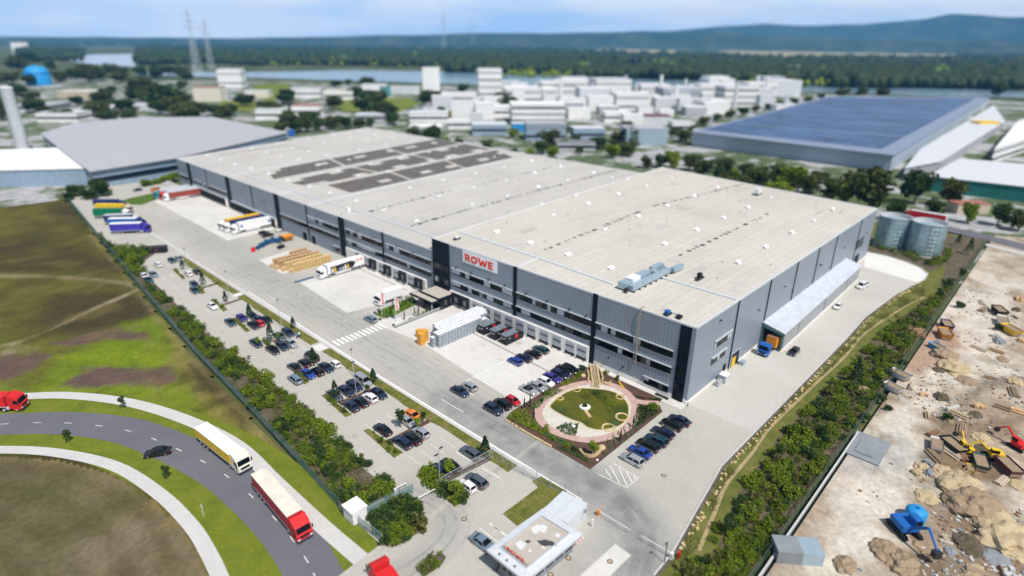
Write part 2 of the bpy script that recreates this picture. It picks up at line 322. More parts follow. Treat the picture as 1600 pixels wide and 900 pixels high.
def roof_mat(name, a, b_, c_):
    m = ground_mat(name, [(.3, a), (.5, b_), (.7, c_)], .035, .5, .0, .8, .04); nt = m.node_tree; b = nt.nodes['Principled BSDF']
    src = b.inputs['Base Color'].links[0].from_socket; tc = nt.nodes.new('ShaderNodeTexCoord')
    # welded membrane seams every few metres, slightly darker, running both ways
    br = nt.nodes.new('ShaderNodeTexBrick'); br.inputs['Scale'].default_value = 1.; br.inputs['Brick Width'].default_value = 19.; br.inputs['Row Height'].default_value = 2.1; br.inputs['Mortar Size'].default_value = .09; br.inputs['Mortar Smooth'].default_value = .6
    br.inputs['Color1'].default_value = (1, 1, 1, 1); br.inputs['Color2'].default_value = (.93, .93, .925, 1); br.inputs['Mortar'].default_value = (.74, .73, .72, 1)
    lk(nt, tc.outputs['Object'], br.inputs['Vector'])
    mx = nt.nodes.new('ShaderNodeMix'); mx.data_type = 'RGBA'; mx.blend_type = 'MULTIPLY'; mx.inputs['Factor'].default_value = .9
    lk(nt, src, mx.inputs['A']); lk(nt, br.outputs['Color'], mx.inputs['B']); lk(nt, mx.outputs['Result'], b.inputs['Base Color']); return m
roof_mat('roof_membrane', (.51, .48, .425), (.555, .525, .465), (.58, .55, .495))
roof_mat('roof_membrane_old', (.465, .445, .415), (.51, .49, .455), (.55, .53, .495))
mat('puddle', (.06, .062, .065), .5, var=.3, scale=1.)
mat('roof_edge', (.68, .71, .74), .4, .2, .04, 1.)
mat('dome', (.86, .88, .90), .25, var=.03, spec=.5)
mat('solar_brown', (.135, .118, .098), .5, .0, .22, .35, spec=.2)
mat('solar_frame', (.30, .28, .25), .5, var=.05)
mat('aircon_blue', (.36, .47, .54), .4, .3, .08, .8)
mat('aircon_white', (.78, .80, .82), .4, var=.05)
mat('steel_dark', (.05, .055, .06), .5, .5, .1)
mat('galv', (.34, .48, .54), .42, .7, .2, .5)
mat('white_paint', (.82, .82, .82), .4, var=.03)
mat('sign_white', (.94, .94, .94), .5, var=0)
mat('sign_red', (.78, .035, .01), .45, var=0)
mat('fence_green', (.05, .12, .11), .5, .2, .1)
mat('fence_teal', (.07, .16, .16), .55, .0, .15, .5)
mat('fence_grey', (.30, .33, .34), .5, .3, .1)
mat('pole_grey', (.55, .60, .62), .4, .5, .05)
mat('wood_new', (.74, .53, .25), .8, var=.18, scale=1.5)
mat('wood_old', (.56, .37, .20), .85, var=.25, scale=1.2)
mat('wood_gap_shade', (.10, .06, .03), .9, var=.2)
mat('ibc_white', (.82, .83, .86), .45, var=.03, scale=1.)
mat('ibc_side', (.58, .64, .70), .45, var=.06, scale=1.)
mat('ibc_cage', (.20, .23, .27), .4, .3, .1)
mat('orange_wrap', (.72, .36, .05), .6, var=.12, scale=1.)
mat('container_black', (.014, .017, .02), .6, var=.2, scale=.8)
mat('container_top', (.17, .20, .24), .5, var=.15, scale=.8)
mat('tyre', (.015, .015, .016), .8, var=.15)
mat('rim', (.45, .46, .48), .3, .8, .05)
mat('lamp_clear', (.75, .78, .80), .15, var=0, spec=.8)
mat('lamp_red', (.45, .01, .015), .2, var=0, spec=.6)
mat('plate', (.72, .72, .70), .5, var=0)
mat('trunk', (.09, .065, .045), .9, var=.25, scale=2.)
mat('trunk_pale', (.24, .19, .14), .9, var=.2, scale=2.)
leaf_mat('leaf_shrub', (.085, .15, .012), (.25, .32, .02))
leaf_mat('leaf_dark', (.03, .065, .014), (.075, .13, .03))
leaf_mat('leaf_conifer', (.012, .035, .014), (.035, .07, .025), .1)
leaf_mat('leaf_lime', (.13, .19, .015), (.23, .28, .03)); leaf_mat('leaf_olive', (.085, .10, .02), (.16, .16, .045)); leaf_mat('leaf_dry', (.24, .20, .08), (.34, .28, .13))
leaf_mat('leaf_yellow', (.15, .17, .015), (.26, .22, .03))
leaf_mat('leaf_tree', (.04, .062, .012), (.105, .125, .025))
leaf_mat('leaf_forest', (.009, .026, .012), (.035, .06, .018), .15)
leaf_mat('leaf_pale', (.10, .19, .04), (.17, .27, .07))
leaf_mat('leaf_blue', (.10, .17, .10), (.15, .24, .13))
for nm, c in dict(cream=(.70,.66,.56), teal=(.02,.16,.15), white_wall=(.78,.78,.77), grey_wall=(.40,.42,.46), blue_wall=(.26,.36,.46), grey_roof=(.42,.42,.44), pale_roof=(.60,.62,.65), hall_roof=(.50,.535,.59), dark_roof=(.20,.20,.22), red_roof=(.36,.14,.10), tan_wall=(.52,.44,.33), rust=(.27,.15,.09), yellow=(.75,.48,.02), digger_orange=(.75,.28,.02), blue_paint=(.01,.12,.42), machine_blue=(.012,.085,.20), sky_blue=(.02,.28,.62), red_paint=(.62,.02,.02), green_paint=(.0,.16,.07), navy=(.015,.03,.12), purple=(.05,.035,.36), brown_tarp=(.28,.055,.03), silver=(.52,.54,.56), turquoise=(.06,.30,.32), maroon=(.14,.04,.06), red_side=(.42,.02,.04), slab_grey=(.24,.26,.28), pile_brown=(.30,.22,.14), pile_tan=(.46,.36,.22)).items():
    mat(nm, c, .55, var=.10, scale=.5, spec=.35)
mat('solar_wall', (.40, .48, .56), .6, var=.05); mat('solar_roof', (.22, .27, .36), .6, var=.08)
mat('solar_blue', (.045, .10, .21), .4, .1, .45, .05, spec=.3)
def paint(name, c, rough=.22, metal=.0): return mat('car_'+name, c, rough, metal, var=0, spec=.5, coat=.8)
paint('black', (.008, .009, .011)); paint('navy', (.012, .022, .055)); paint('blue', (.015, .05, .27)); paint('silver', (.50, .52, .55), .3, .5); paint('white', (.80, .80, .80)); paint('red', (.45, .012, .02))
paint('grey', (.11, .13, .16), .28, .4); paint('teal', (.012, .05, .07)); paint('orange', (.75, .22, .03)); paint('lightblue', (.22, .30, .38), .3, .4); paint('violet', (.035, .03, .22)); paint('cream', (.72, .58, .42))
# water
m = mat('pond_water', (.165, .15, .012), .3, var=.1, scale=.2, col2=(.04, .065, .015), spec=.2)
m = mat('river_water', (.16, .26, .33), .22, var=.1, scale=.002, spec=.5)
m = mat('lake_water', (.36, .42, .50), .25, var=.05, scale=.002, spec=.5)
ground_mat('hill_wood', [(.3, (.02, .04, .025)), (.52, (.04, .065, .03)), (.6, (.075, .09, .05)), (.66, (.03, .055, .025))], .0028, .02, 0., .95, .3)
ground_mat('crop_tan', [(.3, (.30, .26, .14)), (.7, (.40, .34, .2))], .01, .1)
# ------------------------------------------------------------------ terrain, roads, paving
def gp(px, z=0.): return [G(x, y, z)[:2] for x, y in px]
R0 = 15000.
b = MB(); n = 96
b.v.append((0, 0, -1.)); 
for i in range(n): b.v.append((R0*cos(2*pi*i/n), R0*sin(2*pi*i/n), -1.))
for i in range(n): b.f.append((0, 1+i, 1+(i+1) % n)); b.m.append(0)
struct(b.build('ground', 'plain'))
# industrial estate ground behind and around the works
sheet('estate_ground', [(-49, 309), (-53, 226)]+gp([(-200, 330), (-200, 150), (60, 122), (240, 124), (420, 126), (640, 133), (900, 138), (1260, 145), (1420, 151), (1560, 155), (1760, 168), (1790, 420)])+[(180, -40), (128, -30), (128, 60), (60, 200), (30, 300)], -.8, 'town_ground')
# river and lake
near = [(1750, 158), (1600, 152), (1450, 149), (1250, 143), (1100, 139), (830, 135), (660, 129), (560, 126), (400, 121), (300, 119), (215, 117)]
far = [(215, 111), (300, 112), (400, 112), (560, 109), (700, 112), (830, 117), (1100, 127), (1250, 132), (1450, 138), (1600, 142), (1750, 147)]
sheet('river_water', gp(near+far), -.45, 'river_water')
sheet('lake_water', gp([(100, 89), (150, 85), (211, 84), (213, 104), (160, 101), (115, 97)]), -.45, 'lake_water')
for k, px in enumerate([[(385, 150), (400, 133), (450, 128), (455, 142), (425, 158)], [(510, 165), (540, 153), (640, 152), (655, 162), (620, 176), (560, 178)], [(330, 172), (345, 157), (400, 156), (398, 172)]]):
    sheet('meadow', gp(px), -.6, 'meadow')
for px in [[(1120, 79), (1500, 81), (1520, 86), (1420, 93), (1180, 89)], [(925, 74), (1050, 75), (1060, 83), (950, 84)], [(560, 70), (720, 71), (730, 76), (600, 77)]]:
    sheet('grain_field', gp(px), -.5, 'crop_tan')
# ---- the works' paving
FX = [(-47, 310), (-47.0, 295.3), (-53.1, 223.1), (-59.3, 147.4), (-63.2, 99.4), (-65.1, 60.6), (-67.6, 26.5), (-67.5, 13.3)]   # the long left fence
def fence_x(y):
    for (xa, ya), (xb, yb) in zip(FX, FX[1:]):
        if yb <= y <= ya: return xa+(xb-xa)*(ya-y)/(ya-yb)
    return FX[0][0] if y > FX[0][1] else FX[-1][0]
wear_lines = [(gp([(700, 625), (770, 668), (850, 716), (915, 752), (962, 785), (990, 815), (1003, 850), (995, 905), (970, 960)]), 4.6, .95),
              (gp([(500, 470), (600, 545), (700, 620), (780, 668)]), 5.5, .30), (gp([(300, 345), (400, 420), (500, 480)]), 7., .32),
              (gp([(640, 765), (680, 785), (703, 812), (695, 845), (655, 878), (610, 905)]), 2.4, .38), (gp([(985, 815), (945, 855), (900, 900)]), 3.5, .35)]
def wear_at(x, y):
    w = 0.
    for pts, hw, s in wear_lines:
        for a, c in zip(pts, pts[1:]):
            ax, ay = a; dx, dy = c[0]-ax, c[1]-ay; t = max(0., min(1., ((x-ax)*dx+(y-ay)*dy)/(dx*dx+dy*dy)))
            d = math.hypot(x-ax-t*dx, y-ay-t*dy)/hw
            if d < 1.5: w = max(w, s*max(0., 1-(d/1.5)**2)**1.2)
    return w
b = MB(); ys = [-18.3+1.5*i for i in range(int(330/1.5))]; nx = 64; W = []
for y in ys:
    xl = fence_x(y)+.3 if y > 13.3 else -88.; xr = .4
    for i in range(nx+1):
        x = xl+(xr-xl)*i/nx; b.v.append((x, y, 0.)); W.append(wear_at(x, y))
for j in range(len(ys)-1):
    for i in range(nx):
        k = j*(nx+1)+i; b.f.append((k, k+1, k+nx+2, k+nx+1)); b.m.append(0)
o = struct(b.build('site_pavement', 'paver')); at = o.data.attributes.new('wear', 'FLOAT', 'POINT'); at.data.foreach_set('value', W)
sheet('side_yard_pavement', [(.4, .5), (.4, -18.3), (.4, -14.6), (56.5, -14.9), (74.8, -14.6), (100, -16.6)]+[(115.3, -19.3), (120.9, -20.2), (127.5, -19.8), (128, -8), (130, .5)], 0., 'paver_light')
sheet('turning_apron', gp([(1350, 417), (1352, 393), (1385, 399.5), (1412, 408), (1437, 418), (1449, 428), (1444, 436), (1433, 441)]), .01, 'fresh_concrete')
sheet('side_lane_pavement', [(.4, -14.6), (.4, -18.3), (-14, -18.3), (-14, -14.2)], -.004, 'paver')
# lighter concrete aprons before the docks
for pts in [[(-20.2, 262), (-21, 178.9), (-1, 181), (-1, 266)], [(-22.5, 150), (-23.2, 131.5), (-9, 132.5), (-9, 152)], [(-22.9, 121), (-25.2, 90.6), (-10, 88.5), (-.3, 90), (-.3, 122)],
            [(-23.8, 81.6), (-21.6, 61.8), (-24.7, 29.3), (-25.4, 18.2), (-23.6, 18.6), (-1.6, 24.4), (-.3, 26), (-.3, 74), (-6, 72.8)]]:
    sheet('dock_apron', pts, .008, 'apron')
sheet('facade_footpath', [(-1.9, 24), (-.2, 24.5), (-.2, -.3), (-2.6, -.3), (-2.6, 3.2)], .012, 'apron')
# ---- planted beds and grass
GRASS = .10
y0 = [(12.2, 75.6), (80.6, 123.5), (126.3, 173)]
for a, c in y0:
    pts = [(-39.5, a), (-39.4, c)]; k = int((c-a)/2.7)
    inner = []
    for i in range(k+1):
        y = c+(a-c)*i/k; inner.append((-41.5-(.35 if (i//4) % 2 else 0.)+random.uniform(-.1, .1), y))
    sheet('grass_strip', pts+inner, GRASS, 'strip_grass', GRASS)
sheet('crossing_path', [(-39.5, 76), (-42.2, 76), (-42.2, 79.6), (-39.5, 79.6)], .014, 'fresh_concrete')
sheet('crossing_path', [(-39.5, 123.9), (-42, 123.9), (-42, 126), (-39.5, 126)], .014, 'fresh_concrete')
bed_inner = [(-59.3, 22.5), (-59.1, 33), (-56.8, 63.8), (-56.7, 79.2), (-57.6, 101.3), (-54.8, 153.7), (-54.6, 168), (-50.5, 176), (-45.5, 181.5), (-44.5, 190), (-49.0, 193), (-53.6, 200), (-51.5, 222)]
bed_l = bed_inner+[(fence_x(y)+.4, y) for y in (223, 190, 147, 99, 60, 26.5, 23)]
sheet('planting_bed', bed_l, GRASS, 'bed_soil', GRASS)
bed_end = gp([(578, 812), (628, 780), (652, 797), (665, 816), (661, 829), (612, 856)])
sheet('planting_bed', bed_end, GRASS, 'bed_soil', GRASS)
bed_small = gp([(655, 886), (670, 869), (692, 866), (697, 871), (690, 883), (662, 902)])
sheet('planting_bed', bed_small, GRASS, 'bed_soil', GRASS)
islands = [[(269, 421), (274, 420), (290, 435), (286, 437)], [(307, 450), (313, 447), (321, 458), (314, 460)], [(329, 469), (334, 467), (356, 484), (349, 487)], [(363, 498), (368, 497), (391.5, 517), (384, 519)],
           [(408, 533), (414, 530), (426, 541), (420, 543)], [(459, 583), (465, 580), (483, 597), (476, 601)], [(502.6, 618), (508, 616), (550, 648), (540, 652)], [(568, 673), (576, 670), (630, 707), (616, 715.5)],
           [(650, 744), (665, 734), (733, 778), (711, 792)]]
for px in islands: sheet('parking_island', gp(px), GRASS, 'strip_grass', GRASS)
hedgelets = [[(314, 449.5), (341, 441.5), (343, 443), (316, 451)], [(350, 475), (376, 466.5), (378, 468), (352, 477)], [(385, 506), (413, 496.5), (416, 498.5), (388, 508.5)], [(426, 533), (447, 527), (450, 529.5), (429, 536)],
             [(476, 582), (508, 567), (511, 570), (479, 586)], [(528, 629), (584, 606), (588, 610), (533, 633.5)], [(601, 690), (668, 656), (672, 660), (607, 695)], [(696, 748), (764, 713.5), (768, 718), (702, 753)]]
for px in hedgelets: sheet('island_bed', gp(px), GRASS, 'bark_soil', GRASS)
gate_lawn = gp([(786, 803), (841, 762), (832, 752), (845, 745), (886, 768), (808, 822)])
sheet('gate_lawn', gate_lawn, GRASS, 'strip_grass', GRASS)
sheet('lawn_corner', gp([(192, 313), (206, 309), (240, 302), (285, 294), (288, 297), (262, 304), (244, 312), (222, 320), (205, 320)]), GRASS, 'lawn', GRASS)
# ---- right-hand slope
edge_r = [(-60, -18.3), (-43.5, -18.2), (-37.7, -18.0), (-13.9, -14.4), (56.5, -15), (74.8, -14.7), (100, -16.7)]+gp([(1433, 443), (1444, 437), (1449.5, 428), (1437.5, 417.5), (1412.5, 407), (1385, 398.5), (1352, 392)])
sheet('slope_grass', edge_r+[(138, 12), (190, 10), (188, -29.2), (-60, -28.6)], .02, 'slope_grass')
ribbon('kerb_line', edge_r[1:], .3, .13, 'kerb', -.1)
ribbon('rubble_strip', edge_r[:7], .55, .05, 'rubble_soil', -.48)
pathpx = [(1092, 860), (1117, 800), (1135, 757), (1172, 712), (1200, 672), (1240, 632), (1282, 592), (1320, 557), (1350, 522), (1412, 480), (1445, 464)]
path_w = gp(pathpx)
ribbon('sandy_path', spline(path_w, 5), .62, .035, 'sandy_path')
bed_r = [(p[0], p[1]-2.3) for p in path_w]+[(128, -24.4), (150, -21.5), (186, -21), (187, -28.6), (-60, -28.3), (-60, -20.6), (-40, -20.4)]
sheet('planting_bed', bed_r, .045, 'bed_soil')
tank_bed = gp([(1356, 391), (1386, 398), (1413, 406.5), (1440, 416), (1453, 425), (1520, 395), (1545, 374), (1380, 360)])
sheet('planting_bed', tank_bed, .06, 'bed_soil')
# ---- builder's yard beyond the right fence
tone_mat('earth', .18, 1.1, .4)
TAN, PALE, BRN, RST, GRY, DRK = (.41, .345, .265), (.56, .51, .43), (.20, .145, .09), (.35, .22, .15), (.34, .33, .32), (.11, .09, .07)
ya = lambda *px: gp(list(px))
patchwork('yard_ground', [(-95, -29.4), (200, -29.9), (215, -60), (200, -140), (60, -150), (-95, -120)], 1.0, -.1, TAN, [
    ('noise', PALE, .07, .9), ('noise', BRN, .045, .45), (ya((1240, 900), (1290, 780), (1335, 690), (1395, 620), (1450, 640), (1430, 730), (1380, 850), (1330, 910)), PALE, 5, 1), (ya((1400, 590), (1450, 500), (1500, 440), (1600, 420), (1580, 520), (1500, 620), (1440, 700), (1380, 720)), PALE, 5, .85),
    (ya((1330, 690), (1420, 660), (1400, 730), (1320, 730)), GRY, 3, .6), (ya((1420, 505), (1500, 495), (1490, 575), (1440, 600), (1400, 560)), RST, 4, .75), (ya((1440, 650), (1620, 640), (1620, 700), (1480, 690)), BRN, 4, .8), (ya((1470, 695), (1620, 740), (1620, 775), (1540, 765), (1470, 735)), BRN, 2, .9), (ya((1480, 770), (1560, 750), (1580, 800), (1520, 830), (1480, 810)), BRN, 3, .9),
    (ya((1390, 860), (1450, 870), (1440, 905), (1380, 905)), BRN, 2, .9), (ya((1340, 600), (1400, 585), (1390, 650), (1340, 660)), BRN, 2.5, .7), (ya((1480, 600), (1640, 590), (1640, 640), (1500, 645)), TAN, 3, .8), (('line', ya((1460, 720), (1480, 650), (1540, 600), (1640, 585)), 1.3), DRK, 2, .6), (ya((1500, 840), (1620, 810), (1620, 905), (1470, 905)), BRN, 5, .6), ('noise', BRN, .21, .5), ('noise', RST, .13, .25)], 'earth', 3)
# ---- road behind the tanks
ribbon('back_road', gp([(1400, 335), (1480, 357), (1545, 372), (1640, 396)]), 9, -.03, 'asphalt')
ribbon('back_pavement', gp([(1400, 345), (1480, 367), (1545, 383), (1640, 407)]), 3, -.01, 'walk_concrete')
# ---- open field on the left
GRN, GR2, OLV, DBR, SOI, TRK, YEL = (.115, .165, .011), (.155, .205, .012), (.092, .083, .019), (.052, .040, .018), (.115, .075, .06), (.30, .245, .15), (.19, .155, .045)
patchwork('field_ground', [(-47.6, 296), (-53.6, 223), (-59.8, 147), (-63.7, 99), (-65.6, 60.6), (-68.2, 26), (-69, 4), (-150, 4), (-270, 120), (-190, 300)], 1.1, -.16, OLV, [
    ('noise', DBR, .03, .8), ('noise', (.12, .125, .02), .021, .8), (ya((60, 470), (150, 440), (250, 470), (250, 500), (160, 500), (30, 540)), DBR, 9, .8), (ya((-60, 400), (120, 385), (220, 410), (220, 428), (60, 425), (-60, 425)), DBR, 8, .7),
    (('line', spline(ya((-60, 545), (20, 535), (80, 513), (150, 480), (215, 452), (246, 437)), 5), .9), TRK, 2.4, .85), (('line', spline(ya((-60, 430), (60, 431), (140, 435), (190, 441), (225, 451)), 5), 1.2), TRK, 3.4, .75), (ya((5, 525), (35, 520), (45, 540), (10, 548)), TRK, 3, .8),
    (ya((20, 612), (60, 585), (120, 548), (165, 515), (250, 492), (275, 520), (285, 580), (300, 612)), GRN, 6, .95), (ya((80, 560), (180, 530), (265, 540), (270, 575), (130, 570)), GR2, 6, .8), (ya((-60, 600), (300, 600), (380, 680), (300, 650), (200, 625), (-60, 625)), GR2, 4, .75), (ya((90, 535), (150, 512), (228, 517), (238, 532), (150, 536)), SOI, 3, .95), (ya((103, 598), (130, 573), (270, 574), (288, 597), (180, 602)), SOI, 2.4, .95), (ya((-40, 592), (-20, 565), (80, 553), (60, 577), (20, 594)), SOI, 3, .9),
    (ya((262, 500), (290, 560), (330, 620), (400, 690), (360, 690), (300, 620), (255, 520)), YEL, 4, .75), (('line', [(p[0]-1.5, p[1]) for p in FX[2:7]], .5), (.26, .21, .10), 2.6, .6), ('noise', YEL, .12, .35)], 'earth', 5)
# ---- public road, verges and footways
mid = gp([(-120, 668), (0, 662), (100, 660), (195, 671), (275, 700), (350, 740), (425, 805), (475, 868), (500, 920), (520, 980)])
mid = spline(mid, 6)
ribbon('road_verge', mid, 19.5, -.13, 'verge_grass')
ribbon('road', mid, 7.4, -.11, 'asphalt')
nb = spline(gp([(-120, 628), (0, 621), (100, 617), (200, 628), (290, 655), (370, 695), (430, 752), (500, 818), (560, 870), (610, 912)]), 6)
ribbon('footway', nb, 2.6, -.07, 'walk_concrete')
sb = spline(gp([(-120, 707), (0, 702), (90, 707), (180, 728), (250, 772), (298, 820), (325, 862), (345, 905), (365, 960)]), 6)
ribbon('footway', sb, 2.2, -.07, 'walk_concrete')
patchwork('stubble_field', gp([(352, 985), (334, 905), (315, 866), (290, 829), (243, 781), (175, 737), (90, 716), (0, 711), (-160, 716), (-200, 800), (-100, 985)]), .7, -.08, (.125, .10, .05), [(('rows', sb, 5.5), (.175, .14, .085), 1, .65), (('line', sb, 2.), (.20, .145, .05), 3, .8), ('noise', (.075, .075, .025), .05, .8), ('noise', (.19, .155, .10), .09, .5)], 'earth', 9)
# painted lane dashes on the road
for i in range(3, len(mid)-2, 3):
    a = np.array(mid[i]); c = np.array(mid[i+1]); d = (c-a)/np.linalg.norm(c-a); ribbon('lane_marking', [a, a+d*1.6], .16, -.1, 'worn_white')
# ---- painted lines on the works' road
def line(px, w=.16, z=.016, m='paint_white'): ribbon('painted_line', gp(px), w, z, m)
ribbon('kerb_line', [(-38.3, -1.5), (-38.5, 30), (-38.6, 60), (-38.1, 90), (-37.6, 120), (-37.6, 125)], .32, .018, 'paint_white')
ribbon('kerb_line', [(-37.9, 170), (-37.7, 190), (-37.7, 209)], 1.3, .018, 'kerb')
ribbon('verge_footway', [(-38.95, 1), (-38.95, 60), (-38.5, 125), (-38.4, 172)], .8, .014, 'walk_concrete')
for i in range(12):     # zebra crossing
    x = -37.2+i*1.27; sheet('zebra_stripe', [(x, 75.2), (x+.66, 75.2), (x+.66, 78.6), (x, 78.6)], .018, 'paint_white')
for px in [[(690, 624), (724, 644)], [(735, 613), (739, 618)], [(742, 589), (765, 602)], [(727, 596), (748, 585), (790, 563)], [(796, 572), (812, 582)], [(803, 562), (826, 575)], [(783, 577), (803, 588)]]: line(px)
# hatched bay
for px in [[(935, 741), (979, 762), (998, 747), (958, 724)], [(946, 733), (956, 749)], [(953, 727), (968, 755)], [(966, 728), (980, 760)], [(977, 734), (988, 754)], [(990, 742), (993, 750)]]: line(px, .14)
# bay separators in the long car park
for px in [[(445, 540), (455, 546)], [(416, 460), (432, 470)]]: line(px, .12, .016, 'worn_white')
for y in (168.5, 157.5, 146., 121.5, 110., 97.5, 84.5, 70.5, 57., 43., 29., 17.5):
    for x in (-43.9, -46.4, -48.9, -51.4): ribbon('bay_line', [(x, y-5.2), (x, y-.6)], .11, .016, 'worn_white')
for px in [[(712, 706), (735, 720)], [(752, 731), (782, 748)], [(766, 818), (792, 839)], [(735, 838), (748, 847)], [(750, 826), (778, 847)], [(764, 818), (800, 842)]]: line(px, .13)
# raised kerb planter / weighbridge
wb = gp([(961, 850), (986, 868), (930, 925), (895, 910)])
sheet('weighbridge_edge', wb, .10, 'kerb', .1); c_ = np.mean(np.array(wb), 0)
sheet('weighbridge_deck', [tuple(c_+(np.array(p)-c_)*np.array([.95, .9])) for p in wb], .105, 'apron')
# ground drains
b = MB()
for (px, py) in [(725, 811), (888, 872), (860, 898), (953, 878), (1037, 743), (690, 514)]:
    q = G(px, py, 0); o = MB().lathe([(.0, .022), (.30, .022)], n=16).lathe([(.30, .02), (.44, .02), (.46, 0)], n=16, mi=1).build('manhole_cover', ['pile_tan', 'steel_dark'], loc=(q[0], q[1], .1 if (px, py) == (953, 878) else 0)); tag(o, f'round iron manhole cover {"beside the rusty brick-coloured ring near the corner hedge" if px==725 else "in the paving by the gatehouse" if py>870 and px<900 else "on the weighbridge deck" if px==953 else "in the yard beyond the hatched bay" if px==1037 else "in the road near the zebra crossing"}', 'manhole cover', 'manhole covers')
ribbon('drain_channel', [(-10.2, 26), (-9.4, 45), (-8.6, 62)], .25, .014, 'steel_dark')
ribbon('drain_channel', [(-3.2, 92), (-3.0, 118)], .25, .014, 'steel_dark')

m = bpy.data.materials.new('tyre_rubber_trace'); m.use_nodes = True; nt = m.node_tree; bs = nt.nodes['Principled BSDF']; bs.inputs['Base Color'].default_value = (.13, .13, .13, 1); bs.inputs['Roughness'].default_value = .9
tr = nt.nodes.new('ShaderNodeBsdfTransparent'); ms = nt.nodes.new('ShaderNodeMixShader'); tc = nt.nodes.new('ShaderNodeTexCoord'); nz = nt.nodes.new('ShaderNodeTexNoise'); nz.inputs['Scale'].default_value = .28; nz.inputs['Detail'].default_value = 6; mr = nt.nodes.new('ShaderNodeMapRange'); mr.inputs['From Min'].default_value = .38; mr.inputs['From Max'].default_value = .7; mr.inputs['To Max'].default_value = .2
lk(nt, tc.outputs['Object'], nz.inputs['Vector']); lk(nt, nz.outputs['Fac'], mr.inputs['Value']); lk(nt, mr.outputs['Result'], ms.inputs[0]); lk(nt, tr.outputs[0], ms.inputs[1]); lk(nt, bs.outputs[0], ms.inputs[2]); lk(nt, ms.outputs[0], nt.nodes['Material Output'].inputs['Surface']); M['tyre_trace'] = m
random.seed(31)
def trace(pts, z=.02, w=.34):
    for off in (-.95, .95): ribbon('tyre_trace', spline(pts, 7), w, z, 'tyre_trace', off)
for k in range(9):      # lorries swinging in to the docks
    y = random.choice([119, 112, 104, 96, 186, 195, 205, 215, 240, 250])+random.uniform(-1, 1); s = random.choice([-1, 1])
    trace([(-5, y), (-14, y+random.uniform(-.5, .5)), (-22, y+s*3), (-29, y+s*10), (-32+random.uniform(-2, 2), y+s*24)], .02+k*.0007)
for k in range(3): x = -25.5-k*4.1; trace([(x, 20), (x+random.uniform(-.6, .6), 70), (x+random.uniform(-.6, .6), 130), (x+random.uniform(-1, 1), 200), (x, 250)], .028+k*.0007, .4)
for k in range(0): trace(gp([(690, 590-k*4), (735, 575+k*5), (780, 590), (800, 545+k*7), (770, 540)]), .033+k*.0007)
for k in range(3): trace(gp([(780+k*6, 668), (850+k*7, 712), (915+k*8, 748), (965+k*6, 782), (995+k*5, 815), (1005+k*4, 850), (990+k*6, 905)]), .036+k*.0007, .5)
trace(gp([(640, 768), (682, 786), (704, 813), (694, 846), (652, 882), (600, 912)]), .039, .4); trace(gp([(655, 762), (700, 785), (722, 815), (712, 850), (668, 890)]), .040, .3)
for k in range(0): trace([(5+k*9, -4.2-k*1.5), (30, -8-k*1.2), (70, -9-k), (105, -10-k), (120, -8-k)], .012+k*.0007)
def oil(x, y, r, z):
    b = MB(); k = 11; b.poly([(x+r*cos(2*pi*i/k)*random.uniform(.6, 1.1), y+r*sin(2*pi*i/k)*random.uniform(.6, 1.1)*1.3, z) for i in range(k)]); struct(b.build('oil_stain', 'tyre_trace'))
for k in range(46): oil(random.uniform(-55, -43), random.uniform(18, 168), random.uniform(.25, .7), .0415+k*.0001)
for k in range(22): oil(random.uniform(-24, -3), random.choice([random.uniform(26, 52), random.uniform(90, 118), random.uniform(182, 255)]), random.uniform(.3, 1.), .047+k*.0001)
# ------------------------------------------------------------------ the long warehouse
WH = empty('warehouse', 'huge flat-roofed grey logistics warehouse with dark window bands and red lettered sign', 'warehouse', (60, 120, 0))
WH.location = (0, 0, 0)
HR, HL = 18., 14.45; YS = 82.9; LY = 283.5
BL = (136.1, 317.1); BM = (140.5, 90.)           # rear corners of the lower half
b = MB(); b.box(0, .3, 0, YS, 1.0, HR-.35); b.build('wall', 'cladding', WH)
b = MB(); b.prism([(.3, .3), (132.2, 0.3), (143, 91.4), (.3, YS)], 0, HR-.35); b.build('wall', 'grey_wall', WH)
b = MB(); b.box(.3, 132.2, 0, .3, .6, HR-.35); b.build('wall', 'cladding_side', WH)
b = MB(); b.box(-.03, 132.25, -.03, .31, 0, .6).box(-.03, .31, .31, 25.3, 0, 1.); b.build('plinth', 'dock_white', WH)
b = MB(); b.box(0, .3, YS+.02, LY, 0, HL-.3); b.build('wall', 'cladding', WH)
b = MB(); b.prism([(.3, YS+.05), (.3, LY), BL, (BM[0], BM[1]+2)], 0, HL-.3); b.build('wall', 'grey_wall', WH)
# roofs with raised metal edge
def roof(pts, z, m, name):
    b = MB(); b.prism(pts, z-.34, z-.12); b.build(name, m, WH)
    b = MB(); k = len(pts)
    for i in range(k):
        a = np.array(pts[i]); c = np.array(pts[(i+1) % k]); d = c-a; L = np.linalg.norm(d); d /= L; mid = (a+c)/2; nrm = np.array([d[1], -d[0]])
        b.cbox(mid[0]-nrm[0]*.12, mid[1]-nrm[1]*.12, z-.16, L+(.1 if i % 2 else -.35), .34, .4, 0, atan2(d[1], d[0]))
    b.build('roof_edge', 'roof_edge', WH)
roof([(0, 0), (132.2, 0), (143, 91.4), (0, YS)], HR, 'roof_membrane', 'roof')
roof([(0, YS+.1), (BM[0], BM[1]), BL, (0, LY)], HL, 'roof_membrane_old', 'roof')
ZR, ZL = HR-.12, HL-.12
